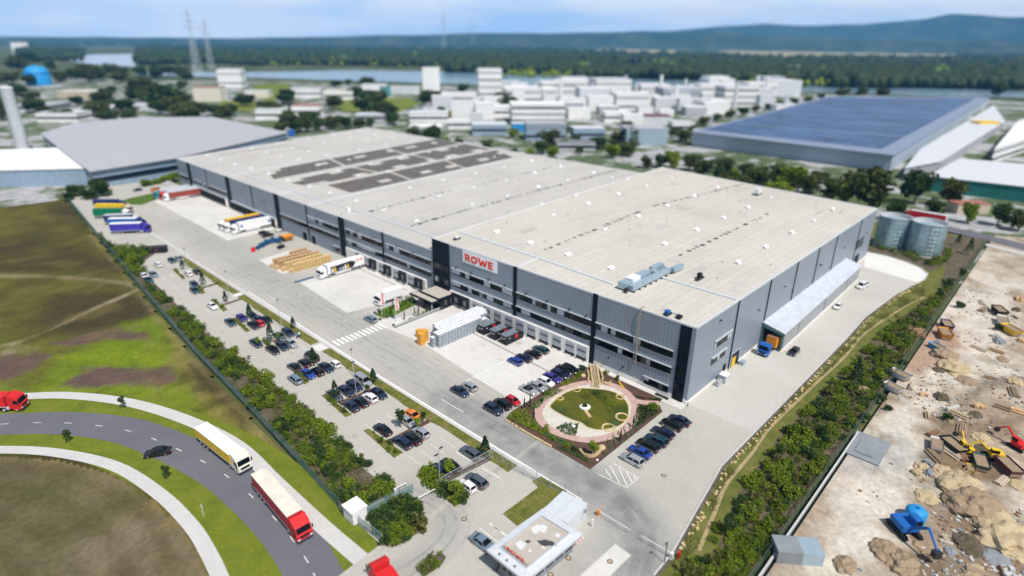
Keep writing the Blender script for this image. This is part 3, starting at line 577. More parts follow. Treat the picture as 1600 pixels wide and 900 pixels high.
# raised fire-wall strips crossing the roofs
def ridge(pts, z, w=.85, h=.42, m='roof_edge'):
    b = MB()
    for a, c in zip(pts, pts[1:]):
        a = np.array(a[:2]); c = np.array(c[:2]); d = c-a; L = np.linalg.norm(d); mid = (a+c)/2
        b.cbox(mid[0], mid[1], z+h/2-.02, L, w, h, 0, atan2(d[1], d[0]))
        n = np.array([-d[1], d[0]])/L
        b.cbox(mid[0]+n[0]*w*.75, mid[1]+n[1]*w*.75, z+h*.2, L, w*.5, h*.4, 0, atan2(d[1], d[0]))
    b.build('roof_ridge', m, WH)
ridge([(9.6, 82), (8.8, 50.1), (7.5, 25.2)], ZR, .7); ridge([(19.3, 19.2), (19.3, .4)], ZR, .7)
ridge([(7.1, 178.), (8.4, 112), (7.6, 83.5)], ZL, .6); ridge([(6.8, 224), (7.1, 178.)], ZL, .6); ridge([(6, 282), (6.8, 224.5)], ZL, .35, .25)
ridge([(.5, 49.6), (8.6, 50.2)], ZR, .35, .3); ridge([(.5, 154.7), (8, 155.6), (37.4, 158.4), (123.6, 167.)], ZL, .4, .25)
ridge([(.5, 178), (7, 178.4)], ZL, .4, .25); ridge([(.7, 224.3), (25.7, 229.5), (68.8, 236), (136.2, 246.5)], ZL, .35, .2)
# skylights: white domes on kerbs, in their rows
sky_r = [(830,251),(835,270),(876,260),(886,280.5),(841,292),(927.5,270),(956,277),(980,279.5),(1049,277.5),(1010,290),(966,303),(899,304.5),(919,318),(864,335),(846,318),(1042.5,321),(1085,306),(1121,292.5),(997.5,338),(945,357.5),(829,379.5),(887.5,397.5),(955,419),(1039,381),(1089,359),(1131,340.5),(1169,324),(1154,410),(1197,386),(1237.5,363),(1271,344),(1301,327),(1204,308),(776,362)]
sky_l = [(650,344.5),(737,319),(599,327.5),(685,305.5),(740,292),(790,280.5),(556,313),(640,293),(692,281),(742.5,270.5),(787,260.5),(515,300.5),(482,290.5),(792,305),(449,281),(419,271),(466,249),(439,244),(416,237.5),(457,231),(482,236),(509,242),(560,233),(527.5,266),(577.5,256),(559,274),(496,257.5),(545,249),(323,242.5),(344,249),(366,256),(391,263),(392.5,231.5),(432.5,225),(612.5,214),(643,218.5),(602.5,226),(670,237.5),(712.5,229),(521,211),(547,215),(586,209),(574,220),(560,204),(481,217),(506,222),(611,206),(680,223),(625,247),(660,256),(700,246),(750,239),(772,245),(605,268)]
mb = MB(); mb.box(-1.25, 1.25, -.75, .75, -.1, .32, 0); 
for s in (-.62, .62):
    mb.poly([(s-.55, -.65, .34), (s+.55, -.65, .34), (s+.55, 0, .62), (s-.55, 0, .62)], 1); mb.poly([(s-.55, 0, .62), (s+.55, 0, .62), (s+.55, .65, .34), (s-.55, .65, .34)], 1)
    mb.poly([(s-.55, -.65, .34), (s-.55, 0, .62), (s-.55, .65, .34)], 1); mb.poly([(s+.55, .65, .34), (s+.55, 0, .62), (s+.55, -.65, .34)], 1)
sk_me = mb.mesh('skylight', ['roof_edge', 'dome'])
# a few stand propped open, as smoke vents
mb = MB(); mb.box(-1.25, 1.25, -.7, .7, -.1, .3, 0)
mb.poly([(-1.3, -.75, .34), (1.3, -.75, .34), (1.3, .55, 1.05), (-1.3, .55, 1.05)], 1); mb.poly([(-1.3, .55, 1.0), (1.3, .55, 1.0), (1.3, -.75, .29), (-1.3, -.75, .29)], 1)
sk_open = mb.mesh('skylight_open', ['roof_edge', 'dome'])
for pts, z, k in ((sky_r, ZR, 0), (sky_l, ZL, 1)):
    for q in pts:
        p = G(*q, z+.3); 
        if k == 0 and (p[1] > 83+p[0]*.06): z2 = ZL; p = G(*q, ZL+.3)
        else: z2 = z
        o = bpy.data.objects.new('skylight', sk_open if (k == 0 and random.random() < .6) else sk_me); C.objects.link(o); o.parent = WH; o.scale = (.74, .74, .75); o.location = (p[0], p[1], z2); o.rotation_euler = (0, 0, 0 if k == 0 else .07)
# dark stains where water stands along the gutters
def stains(px, z, n, L):
    a = np.array(G(*px[0], z)); c = np.array(G(*px[1], z)); d = (c-a)[:2]; ln = np.linalg.norm(d); d /= ln; nn = np.array([-d[1], d[0]])
    b = MB(); t = 0.
    while t < ln:
        w = random.uniform(.5, 1.9); l = random.uniform(.6, 1)*L*random.choice([.4, .7, 1, 1.5]); m_ = a[:2]+d*(t+l/2)+nn*random.uniform(-.25, .25); k = 9
        b.poly([(m_[0]+d[0]*cos(2*pi*i/k)*l/2*random.uniform(.75, 1)+nn[0]*sin(2*pi*i/k)*w/2*random.uniform(.6, 1), m_[1]+d[1]*cos(2*pi*i/k)*l/2+nn[1]*sin(2*pi*i/k)*w/2, z+.012) for i in range(k)])
        t += l*random.uniform(1.02, 1+n)
    b.build('stain_stripe', 'puddle', WH)
stains([(1060, 400), (1198, 335)], ZR, 1.8, 2.); stains([(852, 390), (1000, 330)], ZR, 1.6, 2.); stains([(1020, 322), (1160, 288)], ZR, .9, 2.8)
stains([(640, 354), (735, 326)], ZL, .15, 3.); stains([(745, 324), (850, 295)], ZL, .7, 3.2); stains([(855, 294), (958, 267)], ZL, .3, 3.); stains([(576, 331), (705, 297)], ZL, 1.1, 2.6); stains([(740, 290), (880, 257)], ZL, 1.6, 2.)
stains([(475, 291), (505, 285)], ZL, .8, 3)
# repair patches, cable runs and small vents
random.seed(5)
def roof_pt():
    while True:
        x, y = random.uniform(12, 128), random.uniform(3, 270)
        if y < 80: return x, y, ZR
        if y > 88 and not (22 < x < 140 and 158 < y < 262): return x, y, ZL
for k in range(26):
    x, y, z = roof_pt(); a, c = random.uniform(.8, 4), random.uniform(.6, 2.2); MB().box(x-a, x+a, y-c, y+c, z-.05, z+.006+k*.0004).build('roof_patch', random.choice(['roof_membrane', 'roof_membrane_old', 'roof_gravel', 'grey_roof' if k % 6 == 0 else 'roof_membrane_old']), WH)
mb = MB(); mb.tube((0, 0, 0), (0, 0, .55), .14, n=8).box(-.2, .2, -.2, .2, .5, .6); vent_me = mb.mesh('roof_vent', 'metal_light')
for k in range(60):
    x, y, z = roof_pt(); o = bpy.data.objects.new('roof_vent', vent_me); C.objects.link(o); o.parent = WH; o.location = (x, y, z)
for pts in ([(20, 280), (60, 284), (62, 262)],):
    b = MB()
    for a, c in zip(pts, pts[1:]): z = ZR if pts[0][1] < 80 else ZL; b.tube((*a, z+.12), (*c, z+.12), .07, n=5)
    b.build('cable_run', 'steel_dark', WH)
# solar arrays: brown thin-film modules in blocks, with bare squares round the skylights
def bil(P, u, v): 
    a, b_, c, d = [np.array(p) for p in P]; return (1-u)*(1-v)*a+u*(1-v)*b_+u*v*c+(1-u)*v*d
zs = ZL+.05
def array(px, holes, nu, nv):
    """px: four corners in the photo; holes: cells (iu, iv) left bare"""
    P = [G(x, y, zs)[:2] for x, y in px]; b = MB()
    for i in range(nu):
        for j in range(nv):
            if (i, j) in holes: continue
            e = .04/1; q = [bil(P, (i+du)/nu, (j+dv)/nv) for du, dv in ((.03, .05), (.97, .05), (.97, .95), (.03, .95))]
            b.prism([tuple(p) for p in q], zs, zs+.09, 0)
    b.build('solar_array', ['solar_brown'], WH)
# rows front-to-back (u along depth, v along length)
rows = [ # (front-left, rear-left, rear-right, front-right) px of each double row
    [(549, 301), (802, 246), (775, 234.5), (512, 289.5)],
    [(482, 291), (766, 233), (726, 225), (446, 284)],
    [(428, 280), (719, 224), (683, 217), (416, 267)]]
def rowarr(P4, holes, nu, nv, gap=(0,)):
    a, bb, c, d = P4
    for k, (u0, u1) in enumerate(((0, .30), (.315, .63), (.645, 1.))):
        P = [G(*q, zs)[:2] for q in P4]; sub = [bil(P, u0, 0), bil(P, u1, 0), bil(P, u1, 1), bil(P, u0, 1)]
        b = MB()
        for i in range(nu):
            for j in range(nv):
                if (k, i, j) in holes: continue
                q = [bil(sub, (i+du)/nu, (j+dv)/nv) for du, dv in ((.02, .03), (.98, .03), (.98, .97), (.02, .97))]
                b.prism([tuple(p) for p in q], zs, zs+.09)
        b.build('solar_array', 'solar_brown', WH)
rowarr(rows[0], {(0, 6, 1), (0, 7, 1), (1, 3, 1), (1, 4, 1), (1, 9, 1), (1, 8, 1), (2, 4, 1), (2, 5, 1), (2, 9, 2)}, 10, 4)
rowarr(rows[1], {(0, 0, 3), (0, 1, 3), (0, 0, 0), (0, 1, 0), (0, 2, 0), (0, 6, 3), (0, 7, 3), (0, 8, 0), (0, 7, 0), (1, 2, 3), (1, 3, 3), (1, 3, 0), (1, 4, 0), (1, 8, 3), (1, 7, 3), (1, 9, 0), (2, 2, 0), (2, 3, 0), (2, 4, 3), (2, 5, 3), (2, 7, 0), (2, 8, 0)}, 10, 4)
rowarr(rows[2], {(0, 0, 2), (0, 0, 3), (0, 1, 3), (0, 7, 2), (0, 8, 2), (1, 3, 2), (1, 4, 2), (1, 9, 2), (2, 2, 2), (2, 3, 2), (2, 7, 2)}, 10, 4)
# ---- dark vertical panels on the front
def pil(y0, y1, z0, z1, x=-.12): MB().box(x, .02, y0, y1, z0, z1).build('dark_panel', 'anthracite', WH)
for y0, y1 in ((266.8, 270.8), (222.1, 226.1), (176.9, 180.7), (130.0, 133.6)): pil(y0, y1, .3, HL-.05)
for y0, y1, z0 in ((247.6, 248.2, 4.2), (200.6, 201.2, 4.2), (155.1, 155.9, .3), (107.2, 108.1, 4.3)): pil(y0, y1, z0, HL-.05)
for y0, y1, z0 in ((49.3, 50.5, 4.3), (24.2, 25.5, .1)): pil(y0, y1, z0, HR-.05)
pil(75.4, 82.7, 3.6, HR-.05, -.25)
pil(.9, 3.4, .05, HR-.4, -.1)
# stair-tower and corner glazing bands
def panes(y0, y1, z0, z1, n, mats=('glass_dark', 'curtain', 'blind_white', 'glass_blue'), wts=(6, 1.6, .8, 1.2), x=-.27, name='window'):
    b = MB(); b.box(x, x+.15, y0, y1, z0, z1, 0); w = (y1-y0)/n; f = b.build(name, 'anthracite', WH)
    g = MB()
    for i in range(n):
        m = random.choices(range(len(mats)), wts)[0]; a = y0+w*i+.05; c = y0+w*(i+1)-.05
        g.quad((x-.01, c, z0+.08), (x-.01, a, z0+.08), (x-.01, a, z1-.08), (x-.01, c, z1-.08), m)
    g.build('pane', list(mats), f); return f
panes(75.6, 82.5, 9.4, 11.2, 7, wts=(3, 3, 3, 1), x=-.42); panes(75.6, 82.5, 5.3, 7.1, 7, wts=(4, 3, 2, 1), x=-.42)
panes(1.05, 3.25, 10.6, 13.2, 3, wts=(1, 0, 0, 0), x=-.25); panes(1.05, 3.25, 6.0, 8.6, 2, ('glass_dark', 'glass_blue'), (3, 1), x=-.25); panes(1.05, 3.25, 2.7, 4.6, 2, ('glass_dark', 'glass_blue'), (2, 1), x=-.25)
f = panes(1.2, 2.5, .1, 2.3, 2, wts=(1, 0, 0, 0), x=-.25, name='door')
# ---- ribbon windows with light metal hoods and white roller blinds
def band(y0, y1, z0, z1, blinds=(), pane=1.25):
    n = max(2, round((y1-y0)/pane)); w = (y1-y0)/n; x = -.06
    f = MB().box(x, .01, y0, y1, z0, z1).build('window', 'anthracite', WH)
    g = MB()
    for i in range(n):
        m = random.choices(range(4), (8, 1.2, .25, 2))[0]; a, c = y0+w*i+.06, y0+w*(i+1)-.06
        g.quad((x-.012, c, z0+.12), (x-.012, a, z0+.12), (x-.012, a, z1-.1), (x-.012, c, z1-.1), m)
    g.build('pane', ['glass_dark', 'curtain', 'blind_grey', 'glass_blue'], f)
    MB().box(-.42, .0, y0-.15, y1+.15, z1, z1+.16).build('window_hood', 'metal_light', f)
    MB().box(-.14, .0, y0-.05, y1+.05, z0-.07, z0).build('window_sill', 'metal_light', f)
    for (a, c, dz) in blinds: MB().box(-.11, -.075, y0+(y1-y0)*a, y0+(y1-y0)*c, z0+dz, z1-.02).build('roller_blind', 'blind_white', f)
band(50.7, 74.3, 9.35, 11.15, [(.86, 1, .45), (.70, .76, .3), (.35, .45, .2), (.01, .16, .25)])
band(50.7, 74.3, 5.6, 7.3, [(.86, 1, .5), (.66, .72, .1), (.30, .40, .2), (.02, .14, .3)])
band(25.6, 49.2, 9.35, 11.15, [(.52, .56, .1), (.34, .43, .15), (.73, .77, .2)])
band(25.6, 49.2, 5.6, 7.3, [(.80, .93, .2), (.45, .5, .4)])
band(4.4, 24.1, 9.3, 11.05, [(.84, .93, .15), (.73, .79, .3), (.40, .49, .2)])
band(4.4, 24.1, 5.4, 7.2, [(.46, .68, .2), (.47, .62, .1)])
band(4.5, 10.5, .75, 2.55, [(.80, .98, .9)])
band(83.8, 105.8, 9.3, 11.05, [(.70, .82, .1), (.94, 1., .2)])
band(83.8, 106.9, 5.6, 7.3, [(.45, .5, .3)])
band(108.3, 129.2, 9.1, 10.9, [(.55, .66, .2), (.80, .86, .3)]); band(108.3, 129.2, 5.5, 7.2, [(.20, .7, .5), (.85, .97, .2)])
band(134.2, 154.9, 8.7, 10.4, [(.75, 1, .2), (.50, .62, .2)]); band(134.2, 154.6, 5.4, 7.1)
band(134.6, 138.6, 1.0, 2.8); band(156.2, 176.6, 5.3, 7.1)
band(226.4, 246.8, 5.2, 6.8); band(249.5, 252, 5.2, 6.8); band(255, 258.5, 5.2, 6.8); band(260, 264.5, 5.2, 6.8)
band(272, 283.2, 5.2, 6.9)
def gate(y0, y1, z1, m='anthracite'):
    f = MB().box(-.12, .01, y0-.15, y1+.15, 0, z1+.15).build('gate', 'metal_light', WH); MB().box(-.15, -.11, y0, y1, .02, z1).build('gate_leaf', m, f)
gate(150.6, 153.6, 3.3); gate(157., 160.2, 3.3); gate(274, 275.4, 2.3); gate(270.9, 272, 2.3)
# ---- loading docks: white walls, sectional doors with a dark window strip, bumper pits below
def dockwall(y0, y1, top): MB().box(-.5, .0, y0, y1, 0, top).build('dock_wall', 'dock_white', WH)
dockwall(25.6, 75.2, 4.15); dockwall(86.2, 129.8, 4.15)
def dock_door(y, x=-.5):
    f = MB().box(x-.06, x+.0, y-1.35, y+1.35, 1.1, 3.75).build('dock_door', 'dock_door', WH)
    MB().box(x-.075, x-.058, y-1.25, y+1.25, 2.35, 2.75).build('window_strip', 'dock_stripe', f)
    b = MB(); b.box(x-.05, x-.002, y-1.4, y+1.4, .2, .9, 0); b.box(x-.35, x-.05, y-1.3, y-1., .55, 1.0, 0).box(x-.35, x-.05, y+1., y+1.3, .55, 1.0, 0); b.build('dock_buffer', 'rubber', f)
def shelter(y, x=-.5, w=1.65, d=.85, z0=.8, z1=4.0):
    f = MB().box(x-d, x, y-w, y-w+.6, z0, z1).box(x-d, x, y+w-.6, y+w, z0, z1).box(x-d, x, y-w+.6, y+w-.6, z1-.75, z1).build('dock_shelter', 'rubber', WH)
    MB().box(x-.05, x-.004, y-w+.6, y+w-.6, 1.05, z1-.75).build('dock_door', 'dock_door', f)
    MB().box(x-.30, x-.05, y-w+.7, y+w-.7, .6, 1.05).build('dock_buffer', 'rubber', f)
for y in (64.1, 59.8, 55.7, 51.5, 47.5, 43.5, 39.3, 35.1, 31., 26.9+.6): dock_door(y)
for y in (72.1, 68.5): shelter(y)
for y in (116.9, 109., 101., 92.8+.6): dock_door(y)
for y in (113.3, 105.1, 97.2, 89.2, 120.6): shelter(y)
MB().box(-.1, .02, 123.6, 129., .2, 3.4).build('dock_door', 'anthracite', WH)
for y0, y1 in ((181, 221.8), (228, 266)):       # long covered dock fronts
    MB().box(-.9, .0, y0, y1, 3.75, 4.15).build('dock_canopy', 'metal_light', WH); MB().box(-.05, .01, y0, y1, .1, 3.75).build('dock_wall', 'dock_stripe', WH)
    n = int((y1-y0)/4.05)
    for i in range(n): shelter(y0+2.1+i*4.05, -.06, 1.75, .9, .7, 3.7)
    b = MB()
    for i in range(n+1): b.box(-.75, -.0, y0+i*4.05-.12, y0+i*4.05+.12, 0, 3.72)
    b.build('dock_pier', 'dock_white', WH)
# wall lamps
mb = MB(); mb.box(-.5, 0, -.18, .18, -.1, .1); lamp_me = mb.mesh('wall_lamp', 'steel_dark')
for y, z in [(72.5, 11.9), (66.2, 11.9), (59.5, 11.9), (53.5, 11.9), (45.9, 11.9), (39., 11.9), (32, 11.9), (27, 11.9), (100, 11.6), (92, 11.6), (122, 11.6), (113, 11.6), (148, 11.9), (190, 9.5), (194, 9.5), (210, 9.5), (215, 9.5), (232, 9.5), (240, 9.5), (20, 3.5), (16, 2.7)]:
    o = bpy.data.objects.new('wall_lamp', lamp_me); C.objects.link(o); o.parent = WH; o.location = (0, y, z)
for (px, py) in [(1185, 484), (1225, 447), (1237, 454), (1281, 414), (1125, 500), (1282, 413), (1319, 387), (1353, 363)]:
    p = GY(px, py, 0); o = bpy.data.objects.new('wall_lamp', lamp_me); C.objects.link(o); o.parent = WH; o.location = (p[0], 0, p[2]); o.rotation_euler = (0, 0, pi/2)
# ---- right-hand front
for x, z0 in ((19.9, .05), (38.1, 6.4), (56.2, 6.6), (72.9, 6.6), (88.8, 6.6), (113.8, .05)): MB().box(x-.35, x+.35, -.1, .02, z0, HR-.3).build('dark_panel', 'anthracite', WH)
def bandx(x0, x1, z0, z1):
    f = MB().box(x0, x1, -.06, .01, z0, z1).build('window', 'anthracite', WH); n = max(3, round((x1-x0)/.95)); w = (x1-x0)/n; g = MB()
    for i in range(n):
        m = random.choices(range(4), (5, 1.5, 1.5, 2))[0]; g.quad((x0+w*i+.05, -.072, z0+.12), (x0+w*(i+1)-.05, -.072, z0+.12), (x0+w*(i+1)-.05, -.072, z1-.1), (x0+w*i+.05, -.072, z1-.1), m)
    g.build('pane', ['glass_dark', 'curtain', 'blind_white', 'glass_blue'], f)
    MB().box(x0-.15, x1+.15, -.42, 0, z1, z1+.16).build('window_hood', 'metal_light', f)
bandx(10.0, 18.3, 9.25, 11.1); bandx(9.6, 16.6, 5.4, 7.15)
for x0 in (114.6, 117.4, 120.4): MB().box(x0, x0+1.6, -.06, .01, 6.8, 10.2).build('window', 'glass_blue', WH)
f = MB().box(16.7, 18.0, -.1, .01, .05, 2.6).build('door', 'anthracite', WH); MB().box(17.75, 17.85, -.16, -.1, 1.0, 1.15).build('door_handle', 'metal_light', f)
f = MB().box(20.6, 25.4, -.09, .01, .02, 3.9).build('gate', 'metal_light', WH); MB().box(20.9, 25.1, -.11, -.085, .02, 3.7).build('gate_opening', 'container_black', f); MB().box(21.2, 23.2, -.14, -.112, .05, 2.6).build('strip_curtain', 'yellow', f)
f = MB().box(116, 121, -.1, .01, .02, 4.2).build('gate', 'anthracite', WH)
# downpipe with rusty brackets on the front
b = MB(); b.path([(.9, 12.9, HR+.4), (-.25, 12.9, HR+.25), (-.35, 12.9, HR-.5), (-.35, 12.9, 4.9)], .13, 8); b.build('downpipe', 'dirt_track', WH)
# ---- sign: white board, red letters as raised shapes
SG = MB().box(-.14, .01, 56.4, 69.6, 14.25, 17.55).build('sign_board', 'sign_white', WH)
GLYPH = {  # outlines in a unit-high box: outer first, then holes
 'R': [[(0,0),(.21,0),(.21,.36),(.30,.36),(.50,0),(.75,0),(.52,.40),(.63,.47),(.68,.58),(.69,.70),(.66,.84),(.57,.94),(.44,1),(-.06,1.06),(-.06,.98),(0,.94)], [(.21,.54),(.21,.82),(.36,.82),(.44,.79),(.475,.68),(.44,.57),(.36,.54)]],
 'O': [[(.46+.46*cos(t), .5+.52*sin(t)) for t in np.linspace(0, 2*pi, 33)[:-1]], [(.46+.235*cos(t), .5+.29*sin(t)) for t in np.linspace(0, 2*pi, 33)[:-1]]],
 'W': [[(-.10,1.06),(.20,1.0),(.36,.38),(.54,.86),(.72,.86),(.89,.38),(1.05,1.0),(1.27,1.0),(.99,0),(.80,0),(.63,.50),(.46,0),(.27,0),(.0,.93)]],
 'E': [[(0,0),(.62,0),(.62,.21),(.22,.21),(.22,.41),(.57,.41),(.57,.60),(.22,.60),(.22,.80),(.61,.80),(.61,1.),(0,1)]]}
ADV = {'R': .80, 'O': 1.02, 'W': 1.34, 'E': .66}
def word_mesh(name, word, h, depth, m, slant=0.):
    cu = bpy.data.curves.new(name, 'CURVE'); cu.dimensions = '2D'; cu.fill_mode = 'BOTH'; cu.extrude = depth/2; x = 0.
    for ch in word:
        for pts in GLYPH[ch]:
            sp = cu.splines.new('POLY'); sp.points.add(len(pts)-1); sp.use_cyclic_u = True
            for p, q in zip(sp.points, pts): p.co = ((x+q[0]+slant*q[1])*h, q[1]*h, 0, 1)
        x += ADV[ch]+.04
    ob = bpy.data.objects.new('tmp', cu); C.objects.link(ob); dg = bpy.context.evaluated_depsgraph_get()
    me = bpy.data.meshes.new_from_object(ob.evaluated_get(dg)); bpy.data.objects.remove(ob); me.materials.clear(); me.materials.append(M[m]); me.name = name; return me, (x-.04)*h
me, wd = word_mesh('lettering', 'ROWE', 2.05, .08, 'sign_red')
lt = bpy.data.objects.new('lettering', me); C.objects.link(lt); lt.parent = SG
lt.rotation_euler = (pi/2, 0, -pi/2); sx = 10.9/wd; lt.scale = (sx, 1, 1); lt.location = (-.19, 68.6, 14.85)
# ---- lean-to truck hall on the right-hand side
LT = empty('truck_hall', 'low lean-to truck hall with pale sloping roof along the side of the warehouse', 'truck hall', (70, -3, 0)); LT.location = (0, 0, 0)
X0, X1, Y0, Y1 = 37.3, 104.8, -5.5, -4.7
b = MB(); pr = [(0-.02, 6.5), (-.02, 6.25), (Y0, 4.85), (Y0, 5.1)]
b.poly([(X0, -.03, 6.55), (X0, Y0-.3, 5.15), (X1, Y1-.3, 5.1), (X1, -.03, 6.55)]); b.poly([(X0, -.03, 6.3), (X1, -.03, 6.3), (X1, Y1-.3, 4.85), (X0, Y0-.3, 4.9)])
b.poly([(X0, Y0-.3, 5.15), (X0, Y0-.3, 4.9), (X1, Y1-.3, 4.85), (X1, Y1-.3, 5.1)]); b.poly([(X1, -.03, 6.55), (X1, Y1-.3, 5.1), (X1, Y1-.3, 4.85), (X1, -.03, 6.3)])
b.build('roof', 'hall_roof', LT)
b = MB(); b.prism([(X0+1.2, Y0), (X1, Y1), (X1, Y1+.25), (X0+1.2, Y0+.25)], .5, 4.9); b.build('wall', 'annex_cladding', LT)
b = MB(); b.prism([(X0+.3, Y0-.05), (X1+.05, Y1-.05), (X1+.05, Y1+.3), (X0+.3, Y0+.3)], 0, .5); b.build('plinth', 'dock_white', LT)
MB().box(X1-.2, X1, Y1, -.05, 0, 5).build('wall', 'annex_cladding', LT)
MB().box(X0+.05, X0+1.1, Y0, Y0+.4, .5, 4.9).box(X0, X0+.5, -.55, -.12, 0, 6.2).build('portal_post', 'green_paint' if False else 'fence_teal', LT)
b = MB(); b.poly([(X0-.05, -.1, 6.3), (X0-.05, Y0-.2, 4.95), (X0-.05, Y0-.2, 4.35), (X0-.05, -.1, 5.4)]); b.poly([(X0+.3, -.1, 5.4), (X0+.3, Y0-.2, 4.35), (X0+.3, Y0-.2, 4.95), (X0+.3, -.1, 6.3)]); b.poly([(X0-.05, -.1, 5.4), (X0-.05, Y0-.2, 4.35), (X0+.3, Y0-.2, 4.35), (X0+.3, -.1, 5.4)]); b.build('portal_beam', 'fence_teal', LT)
for x in (49, 70, 91): MB().box(x-.08, x+.08, Y0-.06+(x-X0)/(X1-X0)*.8, Y0+.1+(x-X0)/(X1-X0)*.8, .5, 4.8).build('downpipe', 'steel_dark', LT)
# ---- entrance pavilion
PV = empty('entrance_pavilion', 'black framed entrance pavilion with a flat roof at the foot of the dark tower', 'pavilion', (-3.5, 80, 0)); PV.location = (0, 0, 0)
b = MB(); b.box(-5.6, -.6, 73.6, 80.9, 0, 3.1); b.build('wall', 'anthracite', PV)
for i in range(4): MB().box(-4.9+i*1.05, -4.0+i*1.05, 73.55, 73.62, .9, 2.6).build('window', ['glass_blue', 'curtain'][i % 2], PV)
for i in range(5): MB().box(-5.65, -5.58, 79.4-i*1.4, 80.6-i*1.4, .2, 2.7).build('window', 'glass_blue', PV)
b = MB(); b.box(-6.2, -.3, 73.2, 81.6, 3.1, 3.75, 0).box(-8.6, -6.2, 73.4, 83.5, 2.75, 3.3, 0); b.build('roof', 'anthracite', PV)
MB().box(-5.95, -.55, 73.45, 81.35, 3.751, 3.78).box(-8.35, -6.4, 73.65, 83.25, 3.301, 3.33).build('roof_gravel', 'roof_gravel', PV)
for y in (74, 83): MB().box(-8.3, -8.1, y-.1, y+.1, 0, 2.75).build('post', 'metal_light', PV)
MB().box(-8.0, -7.4, 78, 78.5, 0, 1.7).build('letterbox', 'maroon', PV)
# ---- rooftop ventilation plant
AC = empty('ventilation_unit', 'long pale blue ventilation plant with ducts lying across the warehouse roof', 'ventilation unit', (0, 0, ZR))
AC.location = (15.2, 21.2, ZR)
b = MB(); b.box(-8.6, 8.4, -1.9, -.6, .35, 1.5); b.build('duct', 'aircon_blue', AC)
b = MB(); b.box(-6.6, -3.2, -.4, 1.7, .4, 2.3); b.build('fan_housing', 'aircon_white', AC)
b = MB(); b.box(-9.2, -6.8, -.4, 1.9, .4, 1.9).box(-3.2, 1.8, -.2, 1.9, .4, 2.0); b.build('housing', 'aircon_blue', AC)
b = MB(); b.box(2.6, 4.6, -.5, .9, .4, 1.8).box(4.6, 9.4, .6, 2.1, .5, 1.9).box(8.8, 13.4, -2.7, -1.4, .4, 1.5); b.build('duct', 'aircon_blue', AC)
b = MB(); 
for x in np.arange(-8.5, 13, 2.4): b.box(x, x+.2, -2.3, 2.2, 0, .38)
b.build('support_frame', 'steel_dark', AC)
MB().tube((-9.4, -.9, .8), (-10.2, -.9, .8), .55, n=12).build('inlet', 'steel_dark', AC)
# ---- other roof things
def mast(px, z, h, label, h2=None):
    p = G(*px, z); o = MB().box(-.35, .35, -.35, .35, 0, .15).tube((0, 0, .1), (0, 0, h), .07, .05, 6).tube((-.5, 0, h*.8), (.5, 0, h*.8), .04, n=5).build('roof_mast', 'metal_light', loc=(p[0], p[1], z)); tag(o, label, 'mast', 'masts on the warehouse roof')
mast((953, 298), ZR, 5., 'slim metal mast near the middle of the warehouse roof'); mast((1274, 322), ZR, 6., 'slim metal mast near the rear right edge of the roof'); mast((1165, 336), ZR, 3., 'short metal mast beside the dark stains on the right of the roof')
p = G(1183, 304, ZR); t = empty('rooftop_fan', 'white rooftop fan unit on a dark base near the far edge of the roof', 'roof fan', p[:2]+(ZR,)); MB().box(-2.2, 2.2, -1, 1, 0, .35).build('base', 'steel_dark', t); MB().box(-.8, .9, -.8, .8, .35, 2.2).build('housing', 'white_paint', t)
def cluster(px, z, label, c1, c2, s=1.):
    p = G(*px, z); t = empty('rooftop_unit', label, 'roof unit', p[:2]+(z,), group='small plant on the roof edge'); b = MB(); b.box(-1.6*s, 1.2*s, -.5, .3, 0, .5); b.build('base', c1, t); b = MB(); b.box(-.6, .5, -.4, .5, .5, 1.3*s); b.build('housing', c2, t); b = MB(); b.path([(1.2*s, 0, .3), (1.9*s, .4, .3), (1.9*s, 2, .25)], .1, 6); b.build('pipe', 'metal_light', t)
cluster((545, 334), ZL, 'white rooftop unit on the roof edge above the dark panel by the pallets', 'metal_light', 'white_paint', 1.8)
cluster((714, 374), ZR, 'small white and black rooftop unit on the roof edge above the sign', 'steel_dark', 'white_paint', .8)
cluster((1043, 492), ZR, 'blue-black pump unit on the roof edge at the top of the downpipe', 'steel_dark', 'blue_paint', .8)
cluster((1061, 497), ZR, 'small black rooftop unit nearest the front corner of the roof', 'container_black', 'container_black', .5)
cluster((1093, 436), ZR, 'row of black stub pipes on the roof behind the ventilation plant', 'steel_dark', 'container_black', 1.2)
